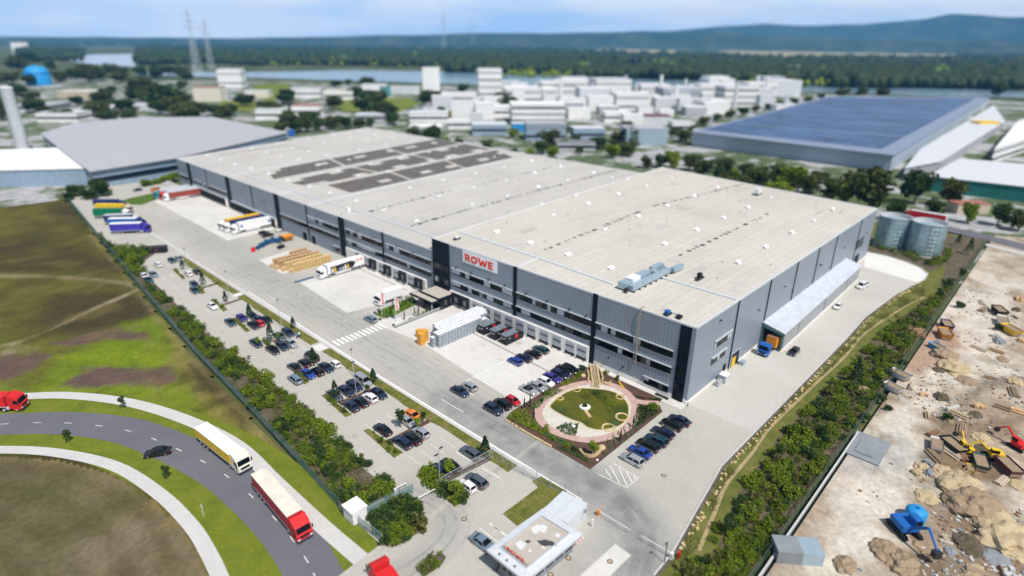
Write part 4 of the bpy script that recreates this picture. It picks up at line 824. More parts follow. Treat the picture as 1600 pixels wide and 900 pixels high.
# ------------------------------------------------------------------ cars: front towards -Y
CARS = {  # L, W, hood z, belt z, roof z, then y fractions: windscreen base, roof front, roof rear, rear glass base
 'hatchback': (4.15, 1.76, .86, .94, 1.48, .25, .42, .86, .975), 'estate car': (4.75, 1.83, .84, .94, 1.50, .26, .41, .86, .97),
 'saloon': (4.7, 1.82, .82, .92, 1.44, .27, .43, .70, .86), 'off-roader': (4.55, 1.86, 1.0, 1.08, 1.72, .25, .38, .87, .975),
 'van': (4.95, 1.92, 1.0, 1.12, 1.95, .13, .28, .93, .99), 'cabriolet': (4.5, 1.82, .80, .88, 1.36, .30, .45, .60, .78), 'small car': (3.6, 1.64, .85, .93, 1.5, .22, .40, .88, .985)}
_cm = {}
def car_meshes(kind, col):
    if (kind, col) in _cm: return _cm[kind, col]
    L, W, zh, zb, zr, a, b1, c1, d1 = CARS[kind]; w = W/2; y0 = -L/2; paint = 'car_'+col; soft = kind == 'cabriolet'
    st = [(0, .70, .34, zh-.26), (.012, .80, .26, zh-.17), (.05, .92, .21, zh-.08), (.13, .985, .19, zh-.02), (a, 1, .19, zb), (.5, 1, .19, zb+.01), (.78, 1, .19, zb+.02), (d1-.03, .975, .2, zb+.01), (.975, .91, .24, zb-.06 if kind not in ('saloon', 'cabriolet') else zb-.03), (.995, .82, .32, zb-.16), (1, .74, .40, zb-.26)]
    B = MB(); ring = []
    for f, hw, zl, zt in st:
        y = y0+L*f; h = w*hw; zt = max(zt, zl+.25); r = [(-h*.93, zl), (-h, zl+.16), (-h, zl+(zt-zl)*.62), (-h*.955, zt-.05), (-h*.84, zt), (h*.84, zt), (h*.955, zt-.05), (h, zl+(zt-zl)*.62), (h, zl+.16), (h*.93, zl)]
        ring.append(len(B.v)); B.v += [(x, y, z) for x, z in r]
    for p, q in zip(ring, ring[1:]):
        for i in range(9): B.f.append((p+i, q+i, q+i+1, p+i+1)); B.m.append(0)
    B.f.append(tuple(ring[0]+i for i in range(10))); B.f.append(tuple(ring[-1]+i for i in reversed(range(10)))); B.m += [0, 0]
    # wheel arches: dark rims let into the flanks
    # cabin
    def ringat(y, hw, z): return [(-hw, y, z), (hw, y, z)]
    ya, yb, yc, yd = [y0+L*f for f in (a, b1, c1, d1)]; wb = w*.93; wr = w*.70
    zb2 = zb-.01; zrf = zr-.03
    P = dict(A0=(-wb, ya, zb2), A1=(wb, ya, zb2), B0=(-wr, yb, zrf), B1=(wr, yb, zrf), C0=(-wr, yc, zr-.05), C1=(wr, yc, zr-.05), D0=(-wb*.97, yd, zb2), D1=(wb*.97, yd, zb2), T0=(-wr*.95, (yb+yc)/2, zr), T1=(wr*.95, (yb+yc)/2, zr))
    q = lambda *k: B.poly([P[i] for i in k], 1 if soft else 0)
    B.poly([P['A0'], P['A1'], P['B1'], P['B0']]); q('B0', 'B1', 'T1', 'T0'); q('T0', 'T1', 'C1', 'C0'); q('C0', 'C1', 'D1', 'D0')
    q('A0', 'B0', 'T0', 'C0', 'D0'); q('A1', 'D1', 'C1', 'T1', 'B1')
    body = B.mesh(kind.replace(' ', '_')+'_body', [paint, 'container_black'])
    # glass, a hair proud of the cabin skin
    Gm = MB()
    def inset(pts, m_, out):
        p = [np.array(x) for x in pts]; c = sum(p)/len(p); n = np.cross(p[1]-p[0], p[2]-p[0]); n = n/np.linalg.norm(n)
        if np.dot(n, np.array(out)) < 0: n = -n
        Gm.poly([tuple(c+(x-c)*np.array(m_)+n*.012) for x in p])
    inset([P['A0'], P['A1'], P['B1'], P['B0']], (.93, .9, .9), (0, -1, 1)); inset([P['C0'], P['C1'], P['D1'], P['D0']], (.86, .72 if not soft else .5, .72), (0, 1, 1))
    for s in (0, 1):
        A, Bq, Cq, D = [np.array(P[k+str(s)]) for k in 'ABCD']; lo = A+(D-A)*.06; mid_b = A+(D-A)*.52; mid_t = Bq+(Cq-Bq)*.40; hi = D+(A-D)*.07
        for quad in ([lo, mid_b, mid_t, Bq+(Cq-Bq)*.04], [mid_b+(D-A)*.03, hi, Cq+(Bq-Cq)*.06, mid_t+(Cq-Bq)*.05]):
            inset(quad, (1, .96, .80), (-1 if s == 0 else 1, 0, .3))
    glass = Gm.mesh('window_glass', 'glass_dark')
    wh = MB(); r = .33 if kind != 'off-roader' else .38
    wh.tube((-.115, 0, 0), (.115, 0, 0), r, n=14); wheel = wh.mesh('wheel', 'tyre'); rm = MB(); rm.tube((-.125, 0, 0), (.125, 0, 0), r*.62, n=10); rim = rm.mesh('rim', 'rim')
    hl = MB(); hl.box(-.21, .19, -.02, .14, -.075, .065); headl = hl.mesh('headlight', 'lamp_clear')
    tl = MB().box(-.12, .12, -.10, .03, -.13, .14); tail = tl.mesh('tail_light', 'lamp_red')
    pl = MB().box(-.26, .26, -.02, .02, -.06, .06).mesh('number_plate', 'plate')
    mi = MB().box(-.11, .11, -.05, .07, -.06, .07).mesh('mirror', paint)
    hz = zh-.22; tz = zb-.16
    parts = [('window_glass', glass, (0, 0, 0))]
    for s in (-1, 1):
        for yy in (y0+L*.19, y0+L*.79): parts.append(('wheel', wheel, (s*(w-.10), yy, r)))
        parts.append(('headlight', headl, (s*w*.66, y0+L*.022, hz))); parts.append(('tail_light', tail, (s*w*.74, y0+L*.992, tz))); parts.append(('mirror', mi, (s*(w+.02), ya+.28, zb+.08)))
    parts.append(('number_plate', pl, (0, y0-.0, .42))); parts.append(('number_plate', pl, (0, y0+L+.0, .62)))
    _cm[kind, col] = (body, parts, rim); return _cm[kind, col]
def car(kind, col, loc, rz, label, group=None):
    body, parts, rim = car_meshes(kind, col); o = empty('parked_car' if group != 'traffic' else 'car', label, 'car', loc, rz, group)
    def add(n, me, lc, par):
        c = bpy.data.objects.new(n, me); C.objects.link(c); c.parent = par; c.location = lc; return c
    add('body', body, (0, 0, 0), o)
    for n, me, lc in parts:
        c = add(n, me, lc, o)
        if n == 'wheel': add('rim', rim, (0, 0, 0), c)
    return o
CN = dict(black='black', navy='dark navy', blue='blue', silver='silver', white='white', red='red', grey='slate grey', teal='dark teal', orange='orange', lightblue='pale blue-grey', violet='violet blue', cream='cream')
def row(desc, cars, group, y=None, dx=None):
    """cars: (px, py, kind, colour, 'D' nose towards the camera side or 'U' away)"""
    n = len(cars)
    for i, (px, py, kind, col, d) in enumerate(cars):
        p = G(px, py, .55); rz = (0 if d == 'D' else pi)+random.uniform(-.03, .03)
        lab = f'{CN[col]} {kind}' + (f', {ordinal(i)} from the left' if n > 1 else '') + f' {desc}'
        car(kind, col, (p[0], p[1] if y is None else y+random.uniform(-.25, .25), 0), rz, lab, group)
E_, H_, S_, O_, V_, K_, T_ = 'estate car', 'hatchback', 'saloon', 'off-roader', 'van', 'cabriolet', 'small car'
row('in the front row beside the hatched bay', [(988, 718, E_, 'silver', 'U'), (1000, 706, S_, 'blue', 'U'), (1013, 695.6, E_, 'black', 'U'), (1026, 687.5, E_, 'teal', 'U'), (1036, 676, E_, 'navy', 'U'), (1050, 664, O_, 'black', 'U'), (1062, 656.5, S_, 'navy', 'U')], 'cars in the row by the hatched bay')
row('in the row along the garden edge', [(826, 609, K_, 'silver', 'D'), (840, 604, S_, 'silver', 'D'), (853, 597, H_, 'white', 'D'), (863, 590, S_, 'violet', 'D'), (875, 584, E_, 'navy', 'D'), (882.5, 577.5, S_, 'black', 'D'), (890.5, 576.5, E_, 'black', 'D')], 'cars in the row along the garden')
row('in the short row before the loading docks', [(805, 564.5, H_, 'blue', 'U'), (818.5, 559, S_, 'navy', 'U'), (832.5, 553, S_, 'black', 'U'), (845, 546, E_, 'teal', 'U')], 'cars before the loading docks')
row('in the pair parked alone on the open yard', [(718.5, 611.5, S_, 'navy', 'D'), (733, 604, H_, 'silver', 'U')], 'cars on the open yard')
row('by the sandstone corner of the garden', [(771, 639.5, O_, 'navy', 'D'), (785, 631.5, O_, 'black', 'U'), (801.5, 626.5, T_, 'red', 'D')], 'cars by the garden corner')
row('driving on the works road near the zebra crossing', [(579, 498.5, E_, 'lightblue', 'U')], 'traffic')
row('behind the hedge island nearest the gate fence', [(598, 671, S_, 'black', 'U')], 'cars in the long car park')
row('right of the last hedge island', [(629, 691, E_, 'navy', 'U'), (644, 685, S_, 'black', 'U'), (657.5, 676, H_, 'silver', 'U')], 'cars in the long car park')
row('behind the round bush in the last bays', [(637, 659, T_, 'silver', 'D'), (645.5, 649, S_, 'orange', 'D')], 'cars in the long car park')
row('in the upper bays behind the lamp post', [(523, 617.5, S_, 'grey', 'D'), (540.5, 610.5, S_, 'navy', 'D'), (553.5, 603, E_, 'navy', 'D'), (567, 595, V_, 'silver', 'D')], 'cars in the long car park')
row('in front of the lamp post', [(549, 634, S_, 'navy', 'U'), (563, 627.5, S_, 'black', 'U'), (578, 621.5, H_, 'white', 'U'), (592, 614.5, S_, 'navy', 'D')], 'cars in the long car park')
row('in the upper bays level with the zebra crossing', [(460, 573.5, S_, 'black', 'U'), (475.5, 567, H_, 'black', 'U'), (487, 558, V_, 'black', 'U')], 'cars in the long car park')
row('in the lower bays by the zebra crossing', [(461, 592.5, E_, 'lightblue', 'U'), (481, 584, S_, 'blue', 'D'), (496, 580.5, H_, 'black', 'U'), (509.5, 574, S_, 'navy', 'D'), (523, 569, T_, 'white', 'U')], 'cars in the long car park')
row('in the lower bays beside the white path', [(400, 536, S_, 'navy', 'D'), (426, 546.5, S_, 'black', 'D'), (441, 540.5, S_, 'navy', 'D'), (455, 537, H_, 'silver', 'D')], 'cars in the long car park')
row('in the upper bays beside the white path', [(437, 525.5, S_, 'grey', 'D'), (450, 519.5, E_, 'navy', 'D')], 'cars in the long car park')
row('in the bays round the young conifer', [(360, 503.5, S_, 'teal', 'D'), (378, 497, H_, 'violet', 'D'), (394.5, 493.5, S_, 'navy', 'D'), (396, 508, S_, 'black', 'D'), (405.5, 505.5, T_, 'red', 'U'), (406, 500, H_, 'navy', 'D'), (416, 499.5, S_, 'black', 'D')], 'cars in the long car park')
row('parked alone below the second hedge island', [(332, 478, S_, 'white', 'D')], 'cars in the long car park')
row('in the close pair of the upper car park', [(304, 454, H_, 'teal', 'D'), (303.5, 444.5, H_, 'navy', 'D')], 'cars in the long car park')
row('under the grass strip in the far car park', [(294.5, 427.5, H_, 'white', 'U'), (307, 424.5, H_, 'black', 'U')], 'cars in the long car park')
row('against the far end hedge of the car park', [(247, 413.5, H_, 'white', 'U'), (268.5, 407, H_, 'teal', 'D'), (280, 404.5, H_, 'silver', 'D')], 'cars in the long car park')
row('in the far corner by the green fence', [(219, 426.5, E_, 'navy', 'D'), (226, 431.5, H_, 'white', 'D'), (232, 437, S_, 'teal', 'D'), (240, 429, H_, 'lightblue', 'D')], 'cars in the far corner of the car park')
row('behind the gate fence, beside the conifer', [(735.5, 707.5, E_, 'grey', 'U')], 'cars at the gate')
row('behind the gate fence under a small tree', [(688, 735, S_, 'navy', 'U'), (704, 727, S_, 'black', 'U')], 'cars at the gate')
row('outside the gate fence', [(730, 760, T_, 'white', 'U'), (744.5, 751, E_, 'grey', 'U')], 'cars at the gate')
row('with its nose under the gatehouse roof', [(755, 848, S_, 'lightblue', 'D')], 'cars at the gate')
def oneoff(px, py, kind, col, rz, label, group=None):
    p = G(px, py, .5); car(kind, col, (p[0], p[1], 0 if p[1] > -25 and p[0] > -68 else -.1), rz, label, group)
oneoff(1240.5, 549.5, H_, 'black', -pi/2, 'black hatchback parked by the open mouth of the truck hall'); oneoff(1347.5, 447, V_, 'white', -pi/2-.15, 'white van parked at the rear corner of the truck hall')
oneoff(412.5, 363.5, H_, 'black', pi/2, 'black hatchback nearest the white lorry on the upper yard', 'cars beside the scrap on the upper yard'); oneoff(418.5, 367.5, S_, 'black', pi/2+.1, 'black saloon between the white lorry and the blue scrap', 'cars beside the scrap on the upper yard')
oneoff(215, 297, H_, 'teal', -pi/2, 'dark teal hatchback at the far end lawn'); oneoff(243, 297.5, V_, 'orange', -pi/2, 'orange van at the far end lawn')
oneoff(247, 285, H_, 'grey', -pi/2, 'slate grey hatchback by the far corner of the warehouse', 'cars by the far corner'); oneoff(261, 286, H_, 'white', -pi/2, 'white hatchback by the far corner of the warehouse', 'cars by the far corner')
oneoff(246, 706, S_, 'black', radians(-118), 'black car driving on the curved public road', 'traffic'); oneoff(1309, 479, T_, 'white', -pi/2, 'small white car against the wall of the truck hall')
# ------------------------------------------------------------------ lorries: front towards -Y, ground at z=0
def lorry(loc, rz, label, cab='white_paint', side='silver', top='pale_roof', group=None, L=13.6, deco=None, boxh=4.0, rear='white_paint', name='lorry', tank=False, rigid=False, gap=.1):
    o = empty(name, label, 'lorry', loc, rz, group); w = 1.25; cl = 2.25
    b = MB()  # cab: raked windscreen and roof spoiler
    prof = [(0, .45), (0, 1.55), (.12, 1.75), (.42, 2.75), (.75, 3.15), (1.9, 3.65 if not rigid else 3.0), (cl, 3.65 if not rigid else 3.0), (cl, .75), (1.6, .75), (1.5, .45)]
    k = len(prof)
    b.v += [(-w, y, z) for y, z in prof]+[(w, y, z) for y, z in prof]
    for i in range(k): j = (i+1) % k; b.f.append((i, k+i, k+j, j)); b.m.append(0)
    b.f.append(tuple(range(k))); b.f.append(tuple(k+i for i in reversed(range(k)))); b.m += [0, 0]
    cb = b.build('cab', cab, o)
    g = MB(); g.quad((-w*.9, .135, 1.8), (w*.9, .135, 1.8), (w*.86, .40, 2.72), (-w*.86, .40, 2.72)); g.v[:] = [(x, y-.03, z+.01) for x, y, z in g.v]; g.build('windscreen', 'glass_dark', cb)
    for s in (-1, 1):
        g = MB(); pts = [(s*(w+.012), .35, 1.75), (s*(w+.012), 1.25, 1.75), (s*(w+.012), 1.25, 2.55), (s*(w+.012), .52, 2.55)]; g.poly(pts); g.build('side_window', 'glass_dark', cb)
        MB().box(s*.95-.22, s*.95+.22, -.03, .06, .72, .95).build('headlight', 'lamp_clear', cb); MB().box(s*(w+.16)-.08, s*(w+.16)+.08, .1, .3, 1.8, 2.5).build('mirror', 'rubber', cb)
    MB().box(-.8, .8, -.02, .05, 1.0, 1.45).build('grille', 'rubber', cb); MB().box(-w, w, -.08, .2, .38, .66).build('bumper', 'dock_stripe' if cab != 'white_paint' else 'white_paint', cb)
    y0 = cl+.55 if not rigid else cl+gap; y1 = y0+L
    MB().box(-.5, .5, 1.0, y1-.3, .75, 1.05).build('chassis', 'steel_dark', o)
    if tank:
        t = MB(); t.tube((0, y0, 2.45), (0, y1, 2.45), 1.25, n=16); t.build('tank', side, o)
    else:
        t = MB(); t.box(-w, w, y0, y1, 1.15, boxh, 0); tb = t.build('trailer', side, o)
        MB().box(-w-.02, w+.02, y0-.02, y1+.02, boxh-.03, boxh+.05).build('trailer_roof', top, tb); MB().box(-w+.03, w-.03, y1, y1+.04, 1.2, boxh-.08).build('rear_door', rear, tb)
        MB().box(-w-.012, w+.012, y0+.02, y1-.02, 1.1, 1.28).build('side_rail', 'metal_light', tb)
        if deco: deco(tb, w, y0, y1, boxh)
    if not rigid:
        for s in (-1, 1): MB().box(s*(w-.12)-.04, s*(w-.12)+.04, cl+3.0, y1-5.2, .5, 1.05).build('side_skirt', 'white_paint' if cab == 'white_paint' else 'steel_dark', o); MB().box(s*.9-.25, s*.9+.25, cl+.1, cl+1.3, .5, 1.05).build('fuel_tank', 'silver', o)
    for y in ([.95, cl+1.1, y1-4.2, y1-2.9, y1-1.6] if not rigid else [.95, y1-1.4]):
        for s in (-1, 1):
            wl = MB().tube((s*(w-.36), y, .5), (s*(w-.02), y, .5), .5, n=14).build('wheel', 'tyre', o); MB().tube((s*(w-.05), y, .5), (s*(w-.005), y, .5), .28, n=10).build('rim', 'silver', wl)
    return o
FD = -pi/2     # nose pointing away from the front of the warehouse (-X)
def on_dock(y, xn, **k):
    return lorry((xn, y, 0), FD, **k)
def deco_rowe(tb, w, y0, y1, h):
    n = MB(); x = -w-.014
    n.poly([(x, y0+.9, 1.3), (x, y1-4.6, 1.3), (x, y1-3.2, 2.9), (x, y1-5.0, h-.3), (x, y0+.9, h-.65)]); n.build('dark_banner', 'container_black', tb)
    q = MB(); cs = 0
    for i in range(7):
        a = y0+1.2+i*.95; hh = random.uniform(.8, 1.6); q.poly([(x-.006, a, 1.45), (x-.006, a+.75, 1.45), (x-.006, a+.6, 1.45+hh), (x-.006, a+.2, 1.45+hh)], i % 5)
    q.build('can_print', ['white_paint', 'yellow', 'curtain', 'aircon_blue', 'silver'], tb)
    me, wd = word_mesh('lettering', 'ROWE', .62, .01, 'sign_red'); l = bpy.data.objects.new('lettering', me); C.objects.link(l); l.parent = tb; l.rotation_euler = (pi/2, 0, -pi/2); l.location = (x-.01, y1-.5, h-.95); l.rotation_euler = (pi/2, 0, pi/2*3)
def deco_badge(c1, yy=(1.0,)):
    def f(tb, w, y0, y1, h):
        for a in yy:
            d = MB(); k = 16; x = -w-.013
            d.poly([(x, y0+a+.55*cos(2*pi*i/k), 2.7+.55*sin(2*pi*i/k)) for i in range(k)]); d.build('round_emblem', c1, tb)
    return f
# noses towards -X: local -Y -> world -X means rz = -pi/2 ; local -X side -> world +Y side, so the camera (−Y side) sees local +X
def flip(f):
    def g2(tb, w, y0, y1, h):
        before = set(tb.children); f(tb, w, y0, y1, h)
        for c in set(tb.children)-before:
            if c.name.startswith('lettering'): c.location.x = -c.location.x; c.rotation_euler = (pi/2, 0, pi/2); c.location.y = y1-3.1
            else:
                me = c.data
                for v in me.vertices: v.co.x = -v.co.x
                me.flip_normals()
    return g2
on_dock(119.2, -17.3, label='white lorry with a dark printed banner and red lettering, backed up to the docks', deco=flip(deco_rowe), side='white_paint', top='white_paint', group='lorries at the docks')
on_dock(185.6, -16.6, label='white lorry with a round blue emblem, backed up beside a navy one', side='white_paint', top='white_paint', deco=flip(deco_badge('blue_paint', (1.0, 12.2))), group='lorries at the docks')
on_dock(189.7, -17.6, label='navy lorry with a white and yellow cab between two other lorries at the docks', side='navy', top='navy', group='lorries at the docks')
on_dock(193.5, -17.9, label='orange-roofed lorry with a white cab, third of the trio at the docks', side='digger_orange', top='yellow', group='lorries at the docks')
on_dock(257.8, -17.2, label='white lorry with a rust brown curtain trailer at the far docks', side='brown_tarp', top='pale_roof', group='lorries at the docks')
on_dock(262.0, -17.3, label='red-cabbed lorry with a silver trailer at the far docks', cab='red_paint', side='silver', top='pale_roof', group='lorries at the docks')
on_dock(266.5, -18.4, label='turquoise-cabbed lorry with a silver trailer at the far docks', cab='turquoise', side='silver', top='pale_roof', group='lorries at the docks')
# parked along the outer edge of the upper yard, noses to the right
def parked(pr, pf, **k):
    a = np.array(G(*pr)[:2]); f = np.array(G(*pf)[:2]); d = (f-a)/np.linalg.norm(f-a); rz = atan2(d[1], d[0])+pi/2; nn = np.array([-d[1], d[0]])
    ps = f+nn*1.25; L = np.linalg.norm(f-a)-2.9
    lorry((ps[0], ps[1], 0), rz, L=max(8, min(L, 13.6)), group='lorries parked on the upper yard', **k)
parked((173, 366), (234, 364), label='violet blue lorry nearest the camera on the upper yard', cab='purple', side='purple', top='white_paint')
parked((171, 357.5), (226, 356.5), label='white-roofed blue lorry just behind the violet one', cab='navy', side='blue_paint', top='white_paint')
parked((164, 352), (219, 350), label='pale-roofed lorry third from the front on the upper yard', cab='silver', side='navy', top='silver')
parked((147, 342), (202, 341.5), label='green lorry with a white cab on the upper yard', cab='white_paint', side='green_paint', top='green_paint')
parked((150, 334), (204, 334.5), label='yellow-brown lorry behind the green one', cab='tan_wall', side='yellow', top='yellow')
parked((147, 327), (195, 327), label='navy lorry farthest back on the upper yard', cab='navy', side='navy', top='navy')
# white box lorry by the entrance, blue tipper in the truck hall
lorry((-16.4, 88.9, 0), FD, 'white rigid box lorry by the flagpoles at the entrance', cab='white_paint', side='white_paint', top='white_paint', L=6.3, boxh=3.6, rigid=True, group=None)
t = lorry((31.9, -3.0, 0), FD-.06, 'blue lorry carrying an orange container, nosing out of the truck hall', cab='blue_paint', side='digger_orange', top='rust', L=9, boxh=3.7, rigid=True, gap=2.2)
_a, _f = np.array(G(1479, 338, 3.8)[:2]), np.array(G(1414, 327, 3.8)[:2]); _d = _f-_a
lorry(tuple(_f)+(0,), atan2(_d[1], _d[0])+pi/2, 'red lorry standing behind the two steel tanks', cab='red_paint', side='red_paint', L=13, boxh=4.2)
# public road
def on_road(pr, pf, **k):
    a = np.array(G(*pr)[:2]); f = np.array(G(*pf)[:2]); d = (f-a)/np.linalg.norm(f-a); rz = atan2(d[1], d[0])+pi/2
    lorry((f[0], f[1], -.1), rz, L=max(7, min(np.linalg.norm(f-a)-2.8, 13.6)), group='traffic', **k)
on_road((408, 762), (478, 845), label='red-cabbed lorry with a white roof on the curved public road', cab='red_paint', side='red_side', top='cream', boxh=3.6)
on_road((318, 685), (385, 738), label='white lorry with yellow side panels on the curved public road', cab='cream', side='yellow', top='white_paint', boxh=3.2)
on_road((-30, 640), (41, 637), label='bright red lorry entering at the left of the curved road', cab='red_paint', side='red_paint', top='red_paint', boxh=3.4)
on_road((612, 930), (588, 893), label='red-roofed lorry waiting outside the gate on the footway corner', cab='red_paint', side='red_paint', top='red_paint', boxh=3.)
# ------------------------------------------------------------------ goods and equipment on the yard
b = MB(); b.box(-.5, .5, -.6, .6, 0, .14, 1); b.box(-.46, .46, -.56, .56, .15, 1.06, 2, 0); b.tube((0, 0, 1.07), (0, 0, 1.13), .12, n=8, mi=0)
for z in (.35, .62, .90): b.box(-.505, .505, -.605, -.59, z, z+.04, 1).box(-.505, .505, .59, .605, z, z+.04, 1).box(-.505, -.49, -.6, .6, z, z+.04, 1).box(.49, .505, -.6, .6, z, z+.04, 1)
for x in (-.5, -.17, .17, .48): b.box(x, x+.03, -.608, -.588, .12, 1.1, 1)
for y in (-.6, -.2, .2, .57): b.box(-.508, -.488, y, y+.03, .12, 1.1, 1)
ibc_me = b.mesh('ibc_tank', ['ibc_white', 'ibc_cage', 'ibc_side']); ni = 0
for r_, (x0, n, lev) in enumerate(((-19.9, 17, 4), (-20.9, 18, 4), (-17.8, 16, 4), (-17.6, 16, 4), (-16.8, 15, 4), (-15.4, 14, 3))):
    y = 57.0+r_*1.23
    for i in range(n):
        for l in range(lev):
            top = l == lev-1
            if not (r_ == 0 or top or i == 0 or (i < 4 and r_ == 1)): continue
            if r_ == 1 and i == 0 and l > 2: continue
            if (r_ == 0 and i > 13 and l == 3) or (r_ == 0 and i == 16 and l == 2): continue
            o = bpy.data.objects.new('ibc_tank', ibc_me); C.objects.link(o); o.location = (x0+i*1.06+random.uniform(-.03, .03), y+random.uniform(-.03, .03), l*.9); o.scale = (1, 1, .79); ni += 1
            tag(o, 'white caged liquid tank in the big stacked block before the docks' if not top else 'white caged liquid tank on the top layer of the big stacked block', 'ibc tank', 'stacked white liquid tanks')
for x, y, n, lab in ((-22.2, 61.2, 3, 'tall orange wrapped pallet stack at the road end of the white tanks'), (-20.5, 62.0, 3, 'orange wrapped pallet stack squeezed behind the tallest orange stack'), (-20.0, 64.6, 2, 'low orange wrapped pallet stack farthest from the road')):
    b = MB()
    for l in range(n): b.box(-.72, .72, -.75, .75, l*1.05+.12, l*1.05+1.03, 0).box(-.7, .7, -.72, .72, l*1.05, l*1.05+.1, 1)
    tag(b.build('wrapped_pallet', ['orange_wrap', 'wood_old'], loc=(x, y, 0)), lab, 'wrapped goods', 'orange wrapped goods')
for i, (y, lab) in enumerate(((53.3, 'black press container next to the white tanks, farthest from the cars'), (49.15, 'black press container in the middle of the three'), (45.2, 'black press container nearest the parked cars'))):
    t = empty('press_container', lab, 'container', (-5, y, 0), 0, 'black containers at the docks')
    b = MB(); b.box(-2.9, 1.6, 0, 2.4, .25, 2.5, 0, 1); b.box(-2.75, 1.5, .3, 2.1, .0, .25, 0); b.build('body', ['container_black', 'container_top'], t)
    b = MB(); b.poly([(1.6, 0, .3), (3.4, 0, .3), (3.4, 0, 1.2), (1.6, 0, 2.3)]); b.poly([(1.6, 2.4, .3), (1.6, 2.4, 2.3), (3.4, 2.4, 1.2), (3.4, 2.4, .3)]); b.poly([(1.6, 0, 2.3), (3.4, 0, 1.2), (3.4, 2.4, 1.2), (1.6, 2.4, 2.3)]); b.poly([(3.4, 0, .3), (3.4, 2.4, .3), (3.4, 2.4, 1.2), (3.4, 0, 1.2)]); b.build('press_head', 'container_black', t)
    MB().box(.2, 1.2, -.03, 0, 1.1, 2.1).build('red_logo_panel', 'red_paint', t); MB().box(.5, .9, -.045, -.03, 1.45, 1.8).build('logo_bar', 'maroon', t)
    b = MB(); 
    for (yy, z) in ((.5, 1.7), (1.0, 1.5), (1.6, 1.7), (1.9, 1.2)): b.box(-2.93, -2.9, yy, yy+.2, z, z+.25)
    b.box(-1.9, -1.65, -.03, 0, 1.6, 1.9); b.build('notice', 'white_paint', t)
# pallets in long rows
def pallet_stack_mesh(n, m):
    b = MB()
    for l in range(n):
        z = l*.144; ox = random.uniform(-.03, .03)
        b.box(-.56+ox, .56+ox, -.57, .57, z+.118, z+.140, 0)
        for y in (-.58, -.1, .38): b.box(-.58+ox, .58+ox, y, y+.2, z+.0, z+.143, 0)
    b.box(-.5, .5, -.5, .5, .02, n*.144-.04, 1)  # dark core: shade of the pallet openings put into the colour
    return b.mesh('pallet_stack', [m, 'wood_gap_shade'])
pm = [pallet_stack_mesh(n, m) for n, m in ((19, 'wood_new'), (18, 'wood_new'), (19, 'wood_old'), (9, 'wood_new'))]
rows_ = [(130.8, -20.4, 12, 0), (134.0, -21.6, 12, 0), (137.0, -22.4, 13, 2), (139.8, -22.6, 12, 2), (143, -15, 6, 2)]
for k, (y, x0, n, base) in enumerate(rows_):
    for i in range(n):
        me = pm[base if base == 2 or random.random() < .7 else 1] if i else pm[3]
        o = bpy.data.objects.new('pallet_stack', me); C.objects.link(o); o.location = (x0+i*1.24, y+random.uniform(-.06, .06), 0); o.rotation_euler = (0, 0, pi/2+random.uniform(-.03, .03))
        tag(o, ['stack of new wooden pallets in the front row beside the white lorry', 'stack of wooden pallets in the second row from the white lorry', 'stack of weathered wooden pallets in the middle row', 'stack of weathered wooden pallets in the row next to the rearmost', 'stack of brown weathered pallets in the short rearmost row'][k], 'pallet stack', 'rows of pallet stacks')
# wheel guide
b = MB(); b.box(-6.5, 0, -.15, .15, 0, .45); tag(b.build('wheel_guide', 'machine_blue', loc=(-17.8, 121.6, 0)), 'low blue-grey wheel guide on the ground beside the printed white lorry', 'wheel guide')
# old conveyor machinery in blue with an orange hopper
t = empty('conveyor_machine', 'bent blue conveyor machine with an orange hopper and a red end on the upper yard', 'machine', G(420, 382)[:2]+(0,))
pts = [G(q[0], q[1])[:2] for q in ((402, 390), (410, 386), (420, 381), (432, 379), (443, 375))]; o0 = np.array(t.location[:2]); pts = [tuple(np.array(p)-o0) for p in pts]
for i, (a, c) in enumerate(zip(pts, pts[1:])):
    h = (1.3, 1.7, 1.9, 1.6)[i]; b = MB(); a_, c_ = np.array(a), np.array(c); m_ = (a_+c_)/2; L = np.linalg.norm(c_-a_); r_ = atan2(c_[1]-a_[1], c_[0]-a_[0])
    b.cbox(m_[0], m_[1], h-.35, L*.95, 1.1, .45, 0, r_); b.cbox(m_[0]+.4, m_[1]+.5, h+.1, .9, .7, .6, 0, r_+.4); b.cbox(m_[0], m_[1], h*.45, L*.9, 1.0, h*.5, 0, r_)
    for s in (-.45, .45): b.cbox(m_[0]+s*L*cos(r_), m_[1]+s*L*sin(r_), (h-.3)/2, .3, 1.6, h-.3, 0, r_)
    b.build('conveyor_section', 'machine_blue', t)
q = np.array(G(450, 376)[:2])-o0; b = MB(); n = len(b.v); b.v += [(q[0]-1, q[1]-.8, .5), (q[0]+1, q[1]-.8, .5), (q[0]+1, q[1]+.8, .5), (q[0]-1, q[1]+.8, .5), (q[0]-2, q[1]-1.9, 2.1), (q[0]+2, q[1]-1.9, 2.1), (q[0]+2, q[1]+1.9, 2.1), (q[0]-2, q[1]+1.9, 2.1)]; b.f += [(0, 1, 5, 4), (1, 2, 6, 5), (2, 3, 7, 6), (3, 0, 4, 7), (3, 2, 1, 0), (4, 5, 6, 7)]; b.m += [0]*6; b.build('hopper', 'digger_orange', t)
q = np.array(G(396, 393)[:2])-o0; MB().tube((q[0], q[1], .1), (q[0], q[1], 1.5), .8, .7, 10).build('end_drum', 'red_paint', t)
